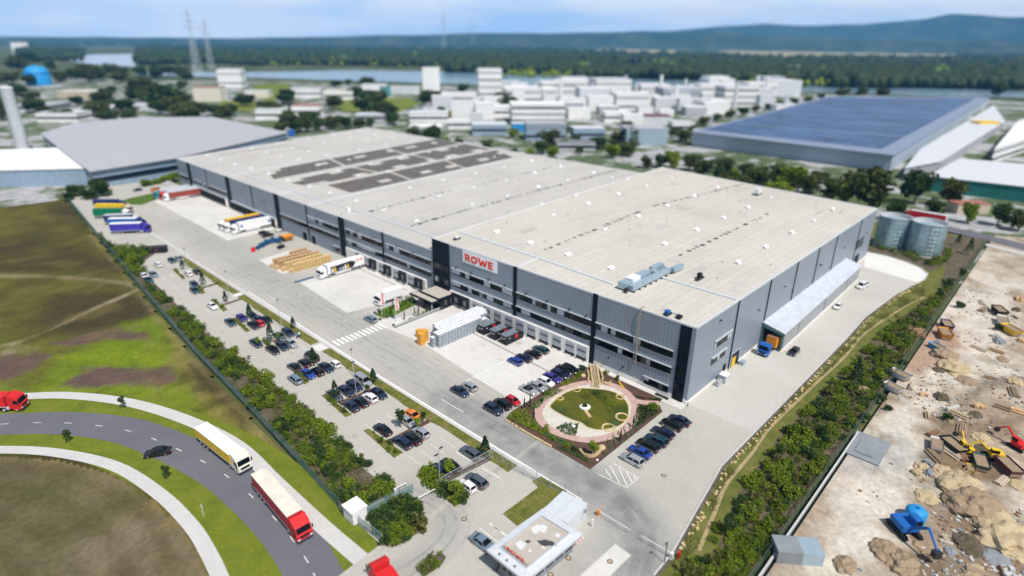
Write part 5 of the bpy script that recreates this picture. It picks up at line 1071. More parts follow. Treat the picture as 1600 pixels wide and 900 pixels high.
def forklift(px, label, c='container_black', rz=0.):
    t = empty('forklift', label, 'forklift', G(*px)[:2]+(0,), rz, 'forklifts on the upper yard'); MB().box(-.6, .6, -1.1, 1.2, .3, 1.1).build('body', c, t)
    b = MB()
    for x in (-.55, .47):
        for y in (-.5, .9): b.box(x, x+.08, y, y+.08, 1.1, 2.2)
    b.box(-.6, .6, -.6, 1.05, 2.2, 2.28); b.build('cage', 'steel_dark', t)
    b = MB(); b.box(-.45, -.35, -1.35, -1.2, .1, 2.6).box(.35, .45, -1.35, -1.2, .1, 2.6); b.build('mast', 'steel_dark', t); b = MB(); b.box(-.4, -.28, -2.4, -1.3, .12, .18).box(.28, .4, -2.4, -1.3, .12, .18); b.build('fork', 'steel_dark', t)
    for x in (-.58, .58):
        for y in (-.7, .8): MB().tube((x-.12, y, .32), (x+.12, y, .32), .32, n=12).build('wheel', 'tyre', t)
forklift((439, 388), 'dark forklift in front of the wooden pallets', 'container_black', 1.9); forklift((436, 362), 'white forklift standing by the dark panel of the front', 'white_paint', .8)
# open skip
p = G(246, 395); t = empty('skip_container', 'open black roll-off skip with a pale load at the end of the upper yard', 'skip', (p[0]+.2, p[1]+.4, 0), radians(-33)); b = MB()
for x0, x1, y0, y1 in ((-3.2, 3.2, -1.2, -1.1), (-3.2, 3.2, 1.1, 1.2), (-3.2, -3.1, -1.1, 1.1), (3.1, 3.2, -1.1, 1.1)): b.box(x0, x1, y0, y1, .2, 2.3)
b.box(-3.1, 3.1, -1.1, 1.1, .2, .3); b.build('body', 'container_black', t); MB().box(-3.05, 3.05, -1.05, 1.05, .31, 1.9).build('load', 'curtain', t); MB().box(-.5, .6, -1.23, -1.2, .8, 1.7).build('logo_panel', 'maroon', t)
b = MB()
for x in np.arange(-3, 3.1, .75): b.box(x-.05, x+.05, -1.26, -1.2, .25, 2.25)
b.build('rib', 'container_black', t)
# ---- steel storage tanks
for (x, y, r, lab) in ((151.5, -2.7, 5.3, 'left galvanised steel tank, partly shaded by its twin'), (151.5, -13.7, 5.6, 'right galvanised steel tank, nearer the slope')):
    t = empty('storage_tank', lab, 'tank', (x, y, 0), 0, 'galvanised tanks behind the warehouse'); H = 12.
    b = MB(); n = 48; prof = [(r, 0), (r, H)]; b.lathe(prof, n=n); b.build('shell', 'galv', t, True)
    b = MB()
    for z in np.arange(1.5, H, 1.5): b.lathe([(r+.005, z-.04), (r+.05, z), (r+.005, z+.04)], n=48)
    b.build('ring_stiffener', 'galv', t); b = MB()
    for i in range(24): a = 2*pi*i/24; b.cbox((r+.03)*cos(a), (r+.03)*sin(a), H/2, .07, .12, H-.1, 0, a)
    b.build('seam', 'galv', t)
    b = MB(); b.lathe([(r+.12, H-.12), (r+.12, H+.12), (r-.15, H+.12), (r-.15, H-1.2), (0.01, H-1.0)], n=48); b.build('rim', 'metal_light', t); MB().lathe([(0.01, H-.8), (r*.62, H-.85), (r*.62, H-1.1)], n=32).build('roof_patch', 'aircon_blue', t)
    b = MB(); b.lathe([(r+.2, 0), (r+.2, .5), (r, .5)], n=32); b.build('base_ring', 'walk_concrete', t)
# ---- gatehouse
GH = empty('gatehouse', 'single storey gatehouse with a wide flat metal-edged roof and pale annex at the site entrance', 'gatehouse', (-53, -4, 0)); GH.location = (0, 0, 0)
outer = [(-59.2, -.1), (-47.4, -.5), (-47.1, -8.3), (-59.3, -7.8)]; cen = np.mean(np.array(outer), 0)
ins = lambda s: [tuple(cen+(np.array(p)-cen)*np.array(s)) for p in outer]
b = MB(); b.prism(ins((.86, .72)), .0, 3.2); b.build('wall', 'slab_grey', GH)
g = MB(); q = ins((.862, .73))
for (a, c) in ((q[0], q[3]), (q[3], q[2])):
    a = np.array(a); c = np.array(c)
    for i in range(5): s0 = a+(c-a)*(i+.12)/5; s1 = a+(c-a)*(i+.88)/5; MB().quad((*s0, 1.0), (*s1, 1.0), (*s1, 2.5), (*s0, 2.5)) if False else (lambda g: (g.quad((*s0, 1.0), (*s1, 1.0), (*s1, 2.5), (*s0, 2.5)), g.build('window', 'glass_blue', GH)))(MB())
b = MB(); b.prism(outer, 3.2, 3.55); b.build('roof', 'metal_light', GH)
o_, i_ = ins((.99, .985)), ins((.74, .66)); b = MB()
for k in range(4): b.poly([(*o_[k], 3.56), (*i_[k], 3.72), (*i_[(k+1) % 4], 3.72), (*o_[(k+1) % 4], 3.56)])
b.build('roof_skirt', 'roof_edge', GH)
b = MB()
for k in range(4):
    a, c = np.array(i_[k]), np.array(i_[(k+1) % 4]); d = c-a; m_ = (a+c)/2; b.cbox(m_[0], m_[1], 3.84, np.linalg.norm(d)+(.12 if k % 2 else -.12), .14, .3, 0, atan2(d[1], d[0]))
b.build('parapet', 'metal_light', GH)
b = MB(); b.poly([(*p, 3.73) for p in reversed(ins((.73, .65)))]); b.build('roof_gravel', 'roof_gravel', GH)
def blotch(c, r, z, m, nm, k=14, sx=1., rot=0.):
    b = MB(); pts = []
    for i in range(k): a = 2*pi*i/k; rr = r*random.uniform(.55, 1.1); x, y = rr*cos(a)*sx, rr*sin(a); pts.append((c[0]+x*cos(rot)-y*sin(rot), c[1]+x*sin(rot)+y*cos(rot), z))
    b.poly(pts); b.build(nm, m, GH)
for i in range(9): blotch(cen+np.array([random.uniform(-2.2, 3.2), random.uniform(-1.7, 1.7)]), random.uniform(.3, .85), 3.735+i*.002, 'worn_white', 'gravel_patch')
blotch(cen+np.array([.9, -1.5]), .75, 3.76, 'puddle', 'puddle', sx=2.0, rot=-.9); blotch(cen+np.array([-.8, .7]), .42, 3.762, 'puddle', 'puddle')
# letters standing on the parapet
fr = MB(); a, c = np.array(i_[0]), np.array(i_[3])
me, wd = word_mesh('lettering', 'ROWE', .62, .06, 'sign_red'); l = bpy.data.objects.new('lettering', me); C.objects.link(l); l.parent = GH; dd = c-a; l.rotation_euler = (pi/2, 0, atan2(dd[1], dd[0])); l.location = (a[0]+.25+dd[0]*.2, a[1]+dd[1]*.2, 4.02); l.scale = (1.35, 1, 1)
b = MB(); b.tube((a[0]+.32, a[1], 4.0), (c[0]+.32, c[1], 4.0), .04, n=5)
for s in (.1, .35, .6, .85): p = a+dd*s; b.tube((p[0]+.32, p[1], 3.7), (p[0]+.32, p[1], 4.4), .035, n=5)
b.build('letter_frame', 'steel_dark', GH)
b = MB()
for s in (.25, .45, .65): p = np.array(o_[0])+(np.array(o_[3])-np.array(o_[0]))*s; b.box(p[0]+.5, p[0]+.75, p[1]-.12, p[1]+.12, 3.6, 3.8)
b.build('roof_vent', 'steel_dark', GH)
an = [(-46.9, -.2), (-41.4, .2), (-40.9, -4.5), (-46.5, -4.8)]; ac = np.mean(np.array(an), 0); b = MB(); b.prism([tuple(ac+(np.array(p)-ac)*.97) for p in an], 0, 2.62); b.build('wall', 'pale_roof', GH)
b = MB(); b.prism(an, 2.62, 2.82); b.build('roof', 'roof_edge', GH); b = MB(); m1 = (np.array(an[0])+np.array(an[3]))/2; m2 = (np.array(an[1])+np.array(an[2]))/2; b.cbox(*((m1+m2)/2), 2.85, 5.4, .09, .06, 0, .03); b.build('roof_seam', 'metal_light', GH)
MB().box(-41.9, -41.35, -4.6, -4.5, 1.3, 2.3).build('window', 'blind_white', GH); MB().box(-41.75, -41.5, -4.63, -4.6, 1.45, 2.15).build('pane', 'glass_dark', GH)
b = MB()
for i in range(6): b.box(-49.1+i*.33, -48.77+i*.33, -8.36, -8.33, 2.75, 3.15, i % 2)
b.build('hazard_board', ['sign_red', 'white_paint'], GH)
# bicycle by the gatehouse
p = G(779, 894); t = empty('bicycle', 'black bicycle parked under the edge of the gatehouse roof', 'bicycle', p[:2]+(0,), .6)
for y in (-.52, .52):
    b = MB(); k = 16
    for i in range(k): a0, a1 = 2*pi*i/k, 2*pi*(i+1)/k; b.tube((0, y+.33*cos(a0), .34+.33*sin(a0)), (0, y+.33*cos(a1), .34+.33*sin(a1)), .03, n=5, cap=False)
    b.build('wheel', 'tyre', t)
b = MB(); b.path([(0, -.52, .34), (0, -.35, .85), (0, .1, .8), (0, 0, .3), (0, -.38, .75)], .03, 5).path([(0, 0, .3), (0, .52, .34), (0, .1, .8)], .03, 5); b.build('frame', 'container_black', t); MB().box(-.08, .08, 0, .25, .86, .94).build('saddle', 'rubber', t); MB().tube((-.28, -.36, .98), (.28, -.36, .98), .025, n=5).build('handlebar', 'steel_dark', t)
# barriers
def barrier(bp, tip, label, c):
    p = np.array(G(*bp)[:2]); q = np.array(G(*tip, 1.)[:2]); t = empty('lane_barrier', label, 'barrier', (p[0], p[1], 0), 0, 'barriers at the exit lane'); MB().box(-.22, .22, -.22, .22, 0, 1.15).build('housing', c, t); d = q-p
    b = MB(); b.tube((0, 0, 1.05), (d[0], d[1], 1.05), .06, .045, 6); b.build('arm', 'white_paint', t); n = d/np.linalg.norm(d); MB().box(-.3, .3, -.3, .3, 0, .1).build('footing', 'walk_concrete', t)
barrier((935, 806), (986, 829), 'white barrier arm with an orange post beside the gatehouse annex', 'digger_orange'); barrier((1049, 873), (1001, 837), 'white barrier arm with a white post at the hedge side', 'white_paint')
tag(MB().box(-.16, .16, -.16, .16, 0, 1.1).box(-.2, .2, -.2, .2, 1.1, 1.2).build('hydrant_post', 'red_paint', loc=G(1060, 872)[:2]+(0,)), 'small red post on the gravel by the hedge-side barrier', 'post')
tag(MB().box(-.1, .1, -.07, .07, 0, 1.2).box(-.14, .14, -.1, .1, 1.2, 1.45).build('card_reader', 'white_paint', loc=G(925, 823)[:2]+(0,)), 'slim white card reader post beside the gatehouse annex', 'card reader')
tag(MB().box(-.05, .05, -.05, .05, 0, 4.).box(-.5, .1, -.06, .06, 3.9, 4.05).build('lane_lamp', 'steel_dark', loc=G(1038, 880)[:2]+(0,)), 'thin dark lamp post leaning over the exit lane kerb', 'lamp post')
# sliding gates in the car park lane
for a, c, lab in (((617, 771), (635, 761), 'short white barrier rail beside the planted bed'), ((646, 789), (682, 770), 'long white barrier rail across the car park lane')):
    p, q = np.array(G(*a)[:2]), np.array(G(*c)[:2]); d = q-p; t = empty('lane_barrier', lab, 'barrier', (p[0], p[1], 0)); b = MB(); b.tube((0, 0, .95), (d[0], d[1], .95), .07, n=6); b.build('arm', 'white_paint', t); MB().box(-.2, .2, -.2, .2, 0, 1.05).build('housing', 'white_paint', t)
    MB().tube((d[0], d[1], 0), (d[0], d[1], 1.), .06, n=6).build('post', 'pole_grey', t)
# transformer kiosk
t = empty('transformer_kiosk', 'white box-shaped transformer kiosk on the corner by the long green fence', 'kiosk', (-66.6, 22.2, 0)); MB().box(-1.35, 1.2, -1.4, 1.4, 0, 2.3).build('wall', 'white_paint', t); MB().box(-1.5, 1.35, -1.55, 1.55, 2.3, 2.45).build('roof', 'white_paint', t); MB().box(-.9, .2, -1.43, -1.4, .1, 2.0).build('door', 'white_wall', t)
# ---- fences
m = bpy.data.materials.new('wire_mesh'); m.use_nodes = True; nt = m.node_tree; bs = nt.nodes['Principled BSDF']; bs.inputs['Base Color'].default_value = (.10, .25, .24, 1); bs.inputs['Roughness'].default_value = .6
tr = nt.nodes.new('ShaderNodeBsdfTransparent'); ms = nt.nodes.new('ShaderNodeMixShader'); ms.inputs[0].default_value = .62; lk(nt, tr.outputs[0], ms.inputs[1]); lk(nt, bs.outputs[0], ms.inputs[2]); lk(nt, ms.outputs[0], nt.nodes['Material Output'].inputs['Surface']); M['wire_mesh'] = m
m2 = m.copy(); m2.name = 'wire_mesh_light'; m2.node_tree.nodes['Mix Shader'].inputs[0].default_value = .16; m2.node_tree.nodes['Principled BSDF'].inputs['Base Color'].default_value = (.30, .36, .36, 1); M['wire_mesh_light'] = m2
m3 = m.copy(); m3.name = 'wire_mesh_dark'; m3.node_tree.nodes['Mix Shader'].inputs[0].default_value = .3; m3.node_tree.nodes['Principled BSDF'].inputs['Base Color'].default_value = (.05, .09, .07, 1); M['wire_mesh_dark'] = m3
def fence(pts, h, label, pm='fence_teal', mm='wire_mesh', sp=3., z=0., rails=True):
    t = empty('mesh_fence', label, 'fence', (pts[0][0], pts[0][1], z)); o0 = np.array(pts[0][:2]); pn = MB(); rl = MB(); posts = []
    for a, c in zip(pts, pts[1:]):
        a = np.array(a[:2])-o0; c = np.array(c[:2])-o0; d = c-a; L = np.linalg.norm(d); n = max(1, round(L/sp))
        pn.quad((*a, .05), (*c, .05), (*c, h), (*a, h))
        if rails: rl.tube((*a, h), (*c, h), .035, n=4); rl.tube((*a, .12), (*c, .12), .03, n=4)
        posts += [a+d*i/n for i in range(n)]
    posts.append(np.array(pts[-1][:2])-o0); pn.build('mesh_panel', mm, t)
    if rails: rl.build('rail', pm, t)
    me = MB().box(-.04, .04, -.04, .04, 0, h+.12).mesh('post', pm)
    for p in posts[:100]:
        o = bpy.data.objects.new('post', me); C.objects.link(o); o.parent = t; o.location = (p[0], p[1], 0)
fence([q for q in FX[1:6]]+[(-67.3, 26.5), (-67.9, 24.2)], 2.0, 'long green mesh fence between the brown field and the car park hedge', z=-.05)
fence([(-67.3, 20.2), (-66.9, 14.6)], 1.9, 'blue-grey sliding gate panel beside the white kiosk', 'pole_grey', 'wire_mesh', 1.8)
fence([G(*q)[:2] for q in ((570, 806), (605, 788), (645, 770))], 1.8, 'green mesh fence from the white kiosk through the planted bed')
fence([G(*q)[:2] for q in ((683, 766), (697, 757), (766, 717), (770, 713), (800, 734), (838, 752), (905, 782))], 2.0, 'grey mesh fence around the gate side bays', 'pole_grey', 'wire_mesh_light', 3.2, .05)
fence([(186, -29.2), (116, -29.0), (60, -29.4), (13.5, -28.8), (-27, -28.8), (-60, -28.6)], 1.9, 'dark mesh fence between the shrub slope and the sandy yard', 'fence_green', 'wire_mesh_dark', 3., 0)
t = empty('concrete_wall', 'low pale concrete wall along the sandy yard below the shrub slope', 'wall', (-10, -29.5, -.1)); MB().box(-45, 24, -.12, .12, 0, .75).build('wall', 'slab_grey', t); MB().box(-45, 24, -.15, .15, .75, .81).build('coping', 'walk_concrete', t)
# ---- lamp poles
def lamp(px, label, h=8., two=False):
    p = G(*px); t = empty('lamp_post', label, 'lamp post', (p[0], p[1], 0), 0, 'lamp posts of the car park'); MB().tube((0, 0, 0), (0, 0, h), .085, .05, 8).build('pole', 'pole_grey', t); MB().box(-.2, .2, -.2, .2, 0, .3).build('base', 'pole_grey', t)
    for s in ((-.9, .9) if two else (.0,)):
        MB().tube((0, 0, h-.05), (s*.7, s*.5, h+.08), .035, n=5).box(s-.32, s+.32, s*.5-.14, s*.5+.14, h+.02, h+.16).build('lamp_head', 'steel_dark', t)
lamp((688, 766), 'pale lamp post with two heads by the gate fence', 8., True); lamp((557, 617), 'pale lamp post among the full bays'); lamp((440, 512), 'pale lamp post on the grass strip near the zebra crossing'); lamp((359, 464), 'pale lamp post beside the second hedge island'); lamp((294, 421), 'pale lamp post at the far end of the car park', 7.); lamp((553, 589), 'pale lamp post on the grass strip above the full bays', 7.)
# ---- flags
def flag(px, label):
    p = G(*px); t = empty('flagpole', label, 'flagpole', (p[0], p[1], 0), 0, 'white flagpoles at the entrance'); MB().tube((0, 0, 0), (0, 0, 7.), .07, .045, 8).build('pole', 'white_paint', t)
    b = MB(); n = 8
    for i in range(n):
        z0, z1 = 6.8-3.6*i/n, 6.8-3.6*(i+1)/n; o0, o1 = .08*sin(i*.9), .08*sin((i+1)*.9)
        b.quad((.05, .0, z1), (.75, -.65+o1, z1), (.75, -.65+o0, z0), (.05, .0, z0))
    f = b.build('flag', 'sign_white', t); me, wd = word_mesh('lettering', 'ROWE', .62, .012, 'sign_red'); l = bpy.data.objects.new('lettering', me); C.objects.link(l); l.parent = f
    # the word runs down the flag
    a = atan2(-.65, .7); l.rotation_mode = 'QUATERNION'
    from mathutils import Matrix
    xd, zd = np.array([0, 0, -1.]), None; yd = np.array([cos(a), sin(a), 0]); nd = np.cross(xd, yd); l.rotation_quaternion = Matrix([[xd[i], yd[i], nd[i]] for i in range(3)]).to_quaternion(); l.scale = (3.2/wd, 1, 1); off = nd*.07
    l.location = (.05+yd[0]*.16+off[0], yd[1]*.16+off[1], 6.6)
flag((597, 493), 'left white flagpole with a red lettered banner by the white box lorry'); flag((619, 502), 'right white flagpole with a red lettered banner at the entrance path')
# ---- entrance garden strip
def strip(px, m, z=.1): return sheet('entrance_bed', gp(px), z, m, z)
strip([(586, 492), (598, 482), (645, 463), (650, 476), (614, 494), (600, 497)], 'lawn'); strip([(614, 512), (626, 506), (680, 484), (672, 490), (640, 503)], 'strip_grass')
MB_ = MB(); a, c = np.array(G(617, 513)[:2]), np.array(G(708, 476)[:2])
t = empty('ramp_wall', 'low grey retaining wall of the entrance ramp beside the white tanks', 'wall', (a[0], a[1], 0)); d = c-a; L = np.linalg.norm(d); MB().cbox(d[0]/2, d[1]/2, .35, L, .25, .7, 0, atan2(d[1], d[0])).build('wall', 'slab_grey', t); MB().cbox(d[0]/2, d[1]/2, .73, L, .34, .06, 0, atan2(d[1], d[0])).build('coping', 'walk_concrete', t)
a, c = np.array(G(577, 491)[:2]), np.array(G(636, 468)[:2]); d = c-a; L = np.linalg.norm(d); t = empty('ramp_wall', 'low grey retaining wall of the entrance bed beside the white box lorry', 'wall', (a[0], a[1], 0)); MB().cbox(d[0]/2, d[1]/2, .3, L, .25, .6, 0, atan2(d[1], d[0])).build('wall', 'walk_concrete', t)
for (px, k) in (((586, 490), 0), ((594, 500), 1), ((605, 496), 2), ((615, 509), 3)):
    tag(MB().lathe([(.0, .55), (.32, .5), (.42, .25), (.3, 0)], n=10).build('stone_bollard', 'steel_dark', loc=G(*px)[:2]+(0,)), ['dark stone ball nearest the white box lorry', 'dark stone ball behind the grey car', 'dark stone ball at the foot of the left flagpole', 'dark stone ball at the end of the ramp wall'][k], 'bollard', 'dark stone balls at the entrance')
# tool box and cage by the corner
p = GY(1112, 602, -1.5); t = empty('gas_cabinet', 'pale steel gas cabinet with a white lid by the corner of the warehouse', 'cabinet', (14.2, -1.6, 0)); MB().box(-.9, .9, -.8, .8, .1, 1.9).build('body', 'silver', t); MB().box(-1., 1., -.9, .9, 1.9, 2.05).build('lid', 'white_paint', t)
t = empty('bottle_rack', 'rack of grey gas bottles beside the white-lidded cabinet', 'bottle rack', (11.8, -1.4, 0))
for i in range(3):
    for j in range(2): MB().tube((-.6+i*.5, -.4+j*.5, 0), (-.6+i*.5, -.4+j*.5, 1.5), .2, n=10).build('gas_bottle', 'grey_wall' if (i+j) % 2 else 'silver', t)
tag(MB().box(-.7, .7, -.5, .5, 0, .9).box(-.75, .75, -.55, .55, .9, 1.0).build('salt_bin', 'aircon_blue', loc=(24.8, -1.3, 0)), 'pale blue bin beside the open gate of the side front', 'bin')
tag(MB().box(-.25, .25, -1.6, 1.6, .42, .5).box(-.2, .2, -1.3, -1.1, 0, .42).box(-.2, .2, 1.1, 1.3, 0, .42).build('bench', 'steel_dark', loc=(-1.3, 5.0, 0)), 'dark bench against the front by the corner door', 'bench')
tag(MB().tube((0, 0, 0), (0, 0, 1.1), .09, n=8).build('corner_post', 'steel_dark', loc=(-.5, -.6, 0)), 'short dark post at the near corner of the warehouse', 'post')
# people by the silver car
def person(px, label, shirt, rz=0., face=0.):
    p = G(*px); t = empty('person', label, 'person', (p[0], p[1], 0), rz)
    me = bpy.data.meshes.new('body'); V = [(0, 0, .95), (0, 0, 1.15), (0, 0, 1.38), (0, 0, 1.50), (0, -.01, 1.58), (0, -.01, 1.72), (.11, 0, .90), (.12, -.04, .50), (.12, .02, .08), (.12, -.14, .05), (-.11, 0, .90), (-.13, .06, .50), (-.13, .14, .08), (-.13, 0, .05), (.21, 0, 1.40), (.27, .03, 1.12), (.25, -.10, .90), (-.21, 0, 1.40), (-.28, .02, 1.12), (-.25, -.12, .92)]
    E = [(0, 1), (1, 2), (2, 3), (3, 4), (4, 5), (0, 6), (6, 7), (7, 8), (8, 9), (0, 10), (10, 11), (11, 12), (12, 13), (2, 14), (14, 15), (15, 16), (2, 17), (17, 18), (18, 19)]
    Rr = [.15, .15, .17, .07, .09, .085, .095, .07, .05, .04, .095, .07, .05, .04, .06, .045, .035, .06, .045, .035]
    me.from_pydata(V, E, []); o = bpy.data.objects.new('body', me); C.objects.link(o); o.parent = t; sk = o.modifiers.new('skin', 'SKIN'); lay = me.skin_vertices[0] if me.skin_vertices else None
    if lay is None:
        bpy.context.view_layer.objects.active = o; 
        bm = bmesh.new(); bm.from_mesh(me); bm.verts.layers.skin.verify(); bm.to_mesh(me); bm.free(); lay = me.skin_vertices[0]
    for i, r in enumerate(Rr): lay.data[i].radius = (r, r*.8)
    lay.data[0].use_root = True; sub = o.modifiers.new('sub', 'SUBSURF'); sub.levels = 1; sub.render_levels = 1
    m = M.get('skin') or mat('skin', (.45, .27, .19), .6, var=0); me.materials.append(m)
    hr = MB().lathe([(.0, .12), (.07, .10), (.1, .03), (.095, -.04)], (0, .015, 1.76-.03), 10).build('hair', 'trunk', t, True)
    b = MB(); b.lathe([(.17, .92), (.175, 1.1), (.205, 1.36), (.15, 1.47), (.08, 1.5)], n=12); b.v[:] = [(x*1.15, y*.75, z) for x, y, z in b.v]; b.build('shirt', shirt, t, True)
    for s, yy, y2 in ((1, -.02, .02), (-1, .05, .14)): MB().tube((s*.11, 0, .96), (s*.125, yy, .5), .115, .085, 10).tube((s*.125, yy, .5), (s*.125, y2, .1), .085, .065, 10).build('trouser_leg', 'navy', t, True)
    for s in (1, -1): MB().tube((s*.23, 0, 1.41), (s*.275, .03, 1.18), .072, .058, 8).build('sleeve', shirt, t, True)
person((465, 529), 'person in a pale blue shirt standing behind the silver car', 'sky_blue', .7); person((468.5, 527.5), 'person in a white shirt talking beside the grass strip', 'white_paint', 3.4)

p = G(455, 214, 14.4); t = empty('roof_sign_box', 'blue sign box standing at the left edge of the rear roof', 'sign', (p[0], p[1], 14.4)); MB().box(-1.6, 1.6, -1.6, 1.6, .6, 4.2).build('body', 'blue_paint', t); MB().box(-1.62, -1.6, -1.2, 1.2, 1.6, 2.4).build('panel', 'white_paint', t); MB().box(-.2, .2, -.2, .2, 0, .6).build('post', 'steel_dark', t)
# ------------------------------------------------------------------ plants
def leaf_quads(centers, size, up=.25, jitter=.5):
    """many small leaf faces, each with its own tilt"""
    n = len(centers); c = np.asarray(centers); a = rng.normal(size=(n, 3)); a /= np.linalg.norm(a, axis=1)[:, None]; t = rng.normal(size=(n, 3)); t[:, 2] *= up; u = np.cross(a, t); u /= np.linalg.norm(u, axis=1)[:, None]; w = np.cross(a, u)
    s = size*rng.uniform(1-jitter, 1+jitter, n)[:, None]; l = s*rng.uniform(.6, 1., n)[:, None]
    return np.stack([c-u*s-w*l*.5, c+u*s*.25-w*l, c+u*s+w*l*.4, c-u*s*.2+w*l], 1).reshape(-1, 3)
def np_mesh(name, V, nq, m):
    me = bpy.data.meshes.new(name); me.vertices.add(len(V)); me.vertices.foreach_set('co', np.asarray(V, np.float32).ravel()); me.loops.add(nq*4); me.loops.foreach_set('vertex_index', np.arange(nq*4, dtype=np.int32)); me.polygons.add(nq); me.polygons.foreach_set('loop_start', np.arange(0, nq*4, 4, dtype=np.int32)); me.polygons.foreach_set('loop_total', np.full(nq, 4, np.int32)); me.update(); me.materials.append(M[m]); return me
def clump_pts(n, blobs):
    """points in the outer part of several overlapping leaf masses"""
    out = []; w = np.array([b[3]**2 for b in blobs]); w = w/w.sum()
    for i in range(n):
        b = blobs[rng.choice(len(blobs), p=w)]; d = rng.normal(size=3); d /= np.linalg.norm(d); r = b[3]*rng.uniform(.25, 1)**.45*(1+.18*rng.normal()*.6); p = np.array(b[:3])+d*r*np.array([1, 1, b[4] if len(b) > 4 else .85])
        if p[2] > .05: out.append(p)
    return np.array(out)
def shrub_mesh(k, m, n=640, size=.082, w=.75, h=1.3, nb=6):
    bl = [(rng.uniform(-w, w)*.7, rng.uniform(-w, w)*.7, rng.uniform(.35, h)*.75, rng.uniform(.3, .55)*w, 1.1) for _ in range(nb)]+[(0, 0, h*.35, w*.7, .8)]
    p = clump_pts(n, bl); V = leaf_quads(p, size); return np_mesh(f'shrub_{k}', V, len(V)//4, m)
SH = [shrub_mesh(i, 'leaf_shrub', h=rng.uniform(1., 1.6), w=rng.uniform(.65, .95)) for i in range(7)]+[shrub_mesh(8, 'leaf_dark', h=1.4), shrub_mesh(9, 'leaf_dark', h=1.8, w=.7)]
SHY = shrub_mesh(10, 'leaf_yellow', h=.9, w=.6)
SH += [shrub_mesh(11, 'leaf_lime', h=1.2, w=.6, n=260), shrub_mesh(12, 'leaf_lime', h=1.7, w=.5, n=240), shrub_mesh(13, 'leaf_dark', h=1.2, w=.9), shrub_mesh(14, 'leaf_olive', h=.9, w=.8, n=260), shrub_mesh(15, 'leaf_olive', h=1.5, w=.6, n=260, size=.13)]
def inside(pt, poly):
    x, y = pt; r = False; n = len(poly)
    for i in range(n):
        (x1, y1), (x2, y2) = poly[i], poly[(i+1) % n]
        if (y1 > y) != (y2 > y) and x < (x2-x1)*(y-y1)/(y2-y1)+x1: r = not r
    return r
def shrubs(poly, n, label, group, smin=.8, smax=1.5, edge=.3, meshes=None, clear=None, mind=.7):
    xs = [p[0] for p in poly]; ys = [p[1] for p in poly]; pts = []; tries = 0
    while len(pts) < n and tries < n*60:
        tries += 1; p = (random.uniform(min(xs), max(xs)), random.uniform(min(ys), max(ys)))
        if not inside(p, poly) or (clear and clear(p)): continue
        if any((p[0]-q[0])**2+(p[1]-q[1])**2 < mind**2 for q in pts): continue
        pts.append(p)
    for p in pts:
        s = random.uniform(smin*.8, smax*.95) if random.random() < .82 else random.uniform(smax*.9, smax*1.25); SHRUBS.append((s/math.dist((p[0], p[1], 0), CAM), random.choice(meshes or SH), (p[0], p[1], .08), random.uniform(0, 6.3), (s*random.uniform(.85, 1.2), s*random.uniform(.85, 1.2), s*random.uniform(.8, 1.15)), label, group))
from mathutils import noise as mn, Vector
SHRUBS = []
def bare(p): return mn.noise(Vector((p[0]*.12, p[1]*.12, 3.))) < -.12
near_l = [p for p in bed_l if p[1] < 125]+[(-57, 125), (fence_x(125)+.5, 125)]
def poly_cut(y0, y1): 
    L = []; 
    for i in range(9): y = y0+(y1-y0)*i/8; L.append((fence_x(y)+.9, y))
    for i in range(9): y = y1+(y0-y1)*i/8; L.append((-58.0+(.9 if y > 45 else 0)+(.8 if y > 110 else 0), y))
    return L
shrubs(poly_cut(23, 70), 250, 'leafy green shrub in the thick hedge between the green fence and the near car park', 'shrubs of the long hedge', .75, 1.5, clear=lambda p: mn.noise(Vector((p[0]*.12, p[1]*.12, 3.))) < -.34, mind=.6)
shrubs(poly_cut(70, 155), 210, 'leafy green shrub in the thinner far part of the long hedge', 'shrubs of the long hedge', .7, 1.5, clear=bare, mind=.65)
far_l = [(-54.5, 157), (-54.0, 168), (-50.5, 177), (-46, 182.5), (-45.2, 189), (-49.4, 192), (-53.5, 199), (-52.6, 215), (-53.2, 222), (-55.6, 190), (-57.5, 165)]
shrubs(far_l, 70, 'leafy shrub in the planted corner by the open skip', 'shrubs by the skip', 1.1, 2.1, mind=1.)
shrubs(bed_end, 46, 'bright green shrub in the rounded bed outside the kiosk fence', 'shrubs of the rounded bed', 1., 1.8, clear=None, mind=.8)
shrubs(bed_small, 8, 'green shrub in the small bed at the entrance', 'shrubs of the small entrance bed', .7, 1.2, mind=.6)
shrubs(gp(islands[-1]), 26, 'green shrub on the island by the gate fence', 'shrubs of the gate island', .9, 1.5, mind=.65)
for k, px in enumerate(islands[:-1]): shrubs(gp([tuple(np.mean(np.array(px), 0)*.12+np.array(q)*.88) for q in px]), 12 if k > 4 else 8, f'low green shrub on the {ordinal(k)} parking island from the far end', 'shrubs of the parking islands', .4, .75, mind=.45)
rb = [(p[0], p[1]-2.9) for p in path_w]+[(126, -24.4), (126, -28.1), (-46, -28.), (-46, -20.6), (-36, -21)]
shrubs([p for p in rb], 620, 'leafy shrub in the planted slope above the sandy yard', 'shrubs of the right slope', .65, 1.5, clear=lambda p: mn.noise(Vector((p[0]*.11, p[1]*.16, 9.))) < -.33, mind=.58)
shrubs([(-44, -20.6), (-20, -21), (-24, -28), (-46, -28)], 26, 'yellow-green young plant among the shrubs by the exit', 'yellow plants of the right slope', .8, 1.3, meshes=[SHY, SH[1]], mind=1.)
shrubs([(p[0], p[1]) for p in gp([(1358, 387), (1386, 394), (1413, 402.5), (1440, 411), (1453, 420), (1500, 400), (1474, 396), (1448, 404), (1400, 392), (1372, 381)])], 46, 'dark shrub at the foot of the steel tanks', 'shrubs round the tanks', .9, 1.6, mind=.9)
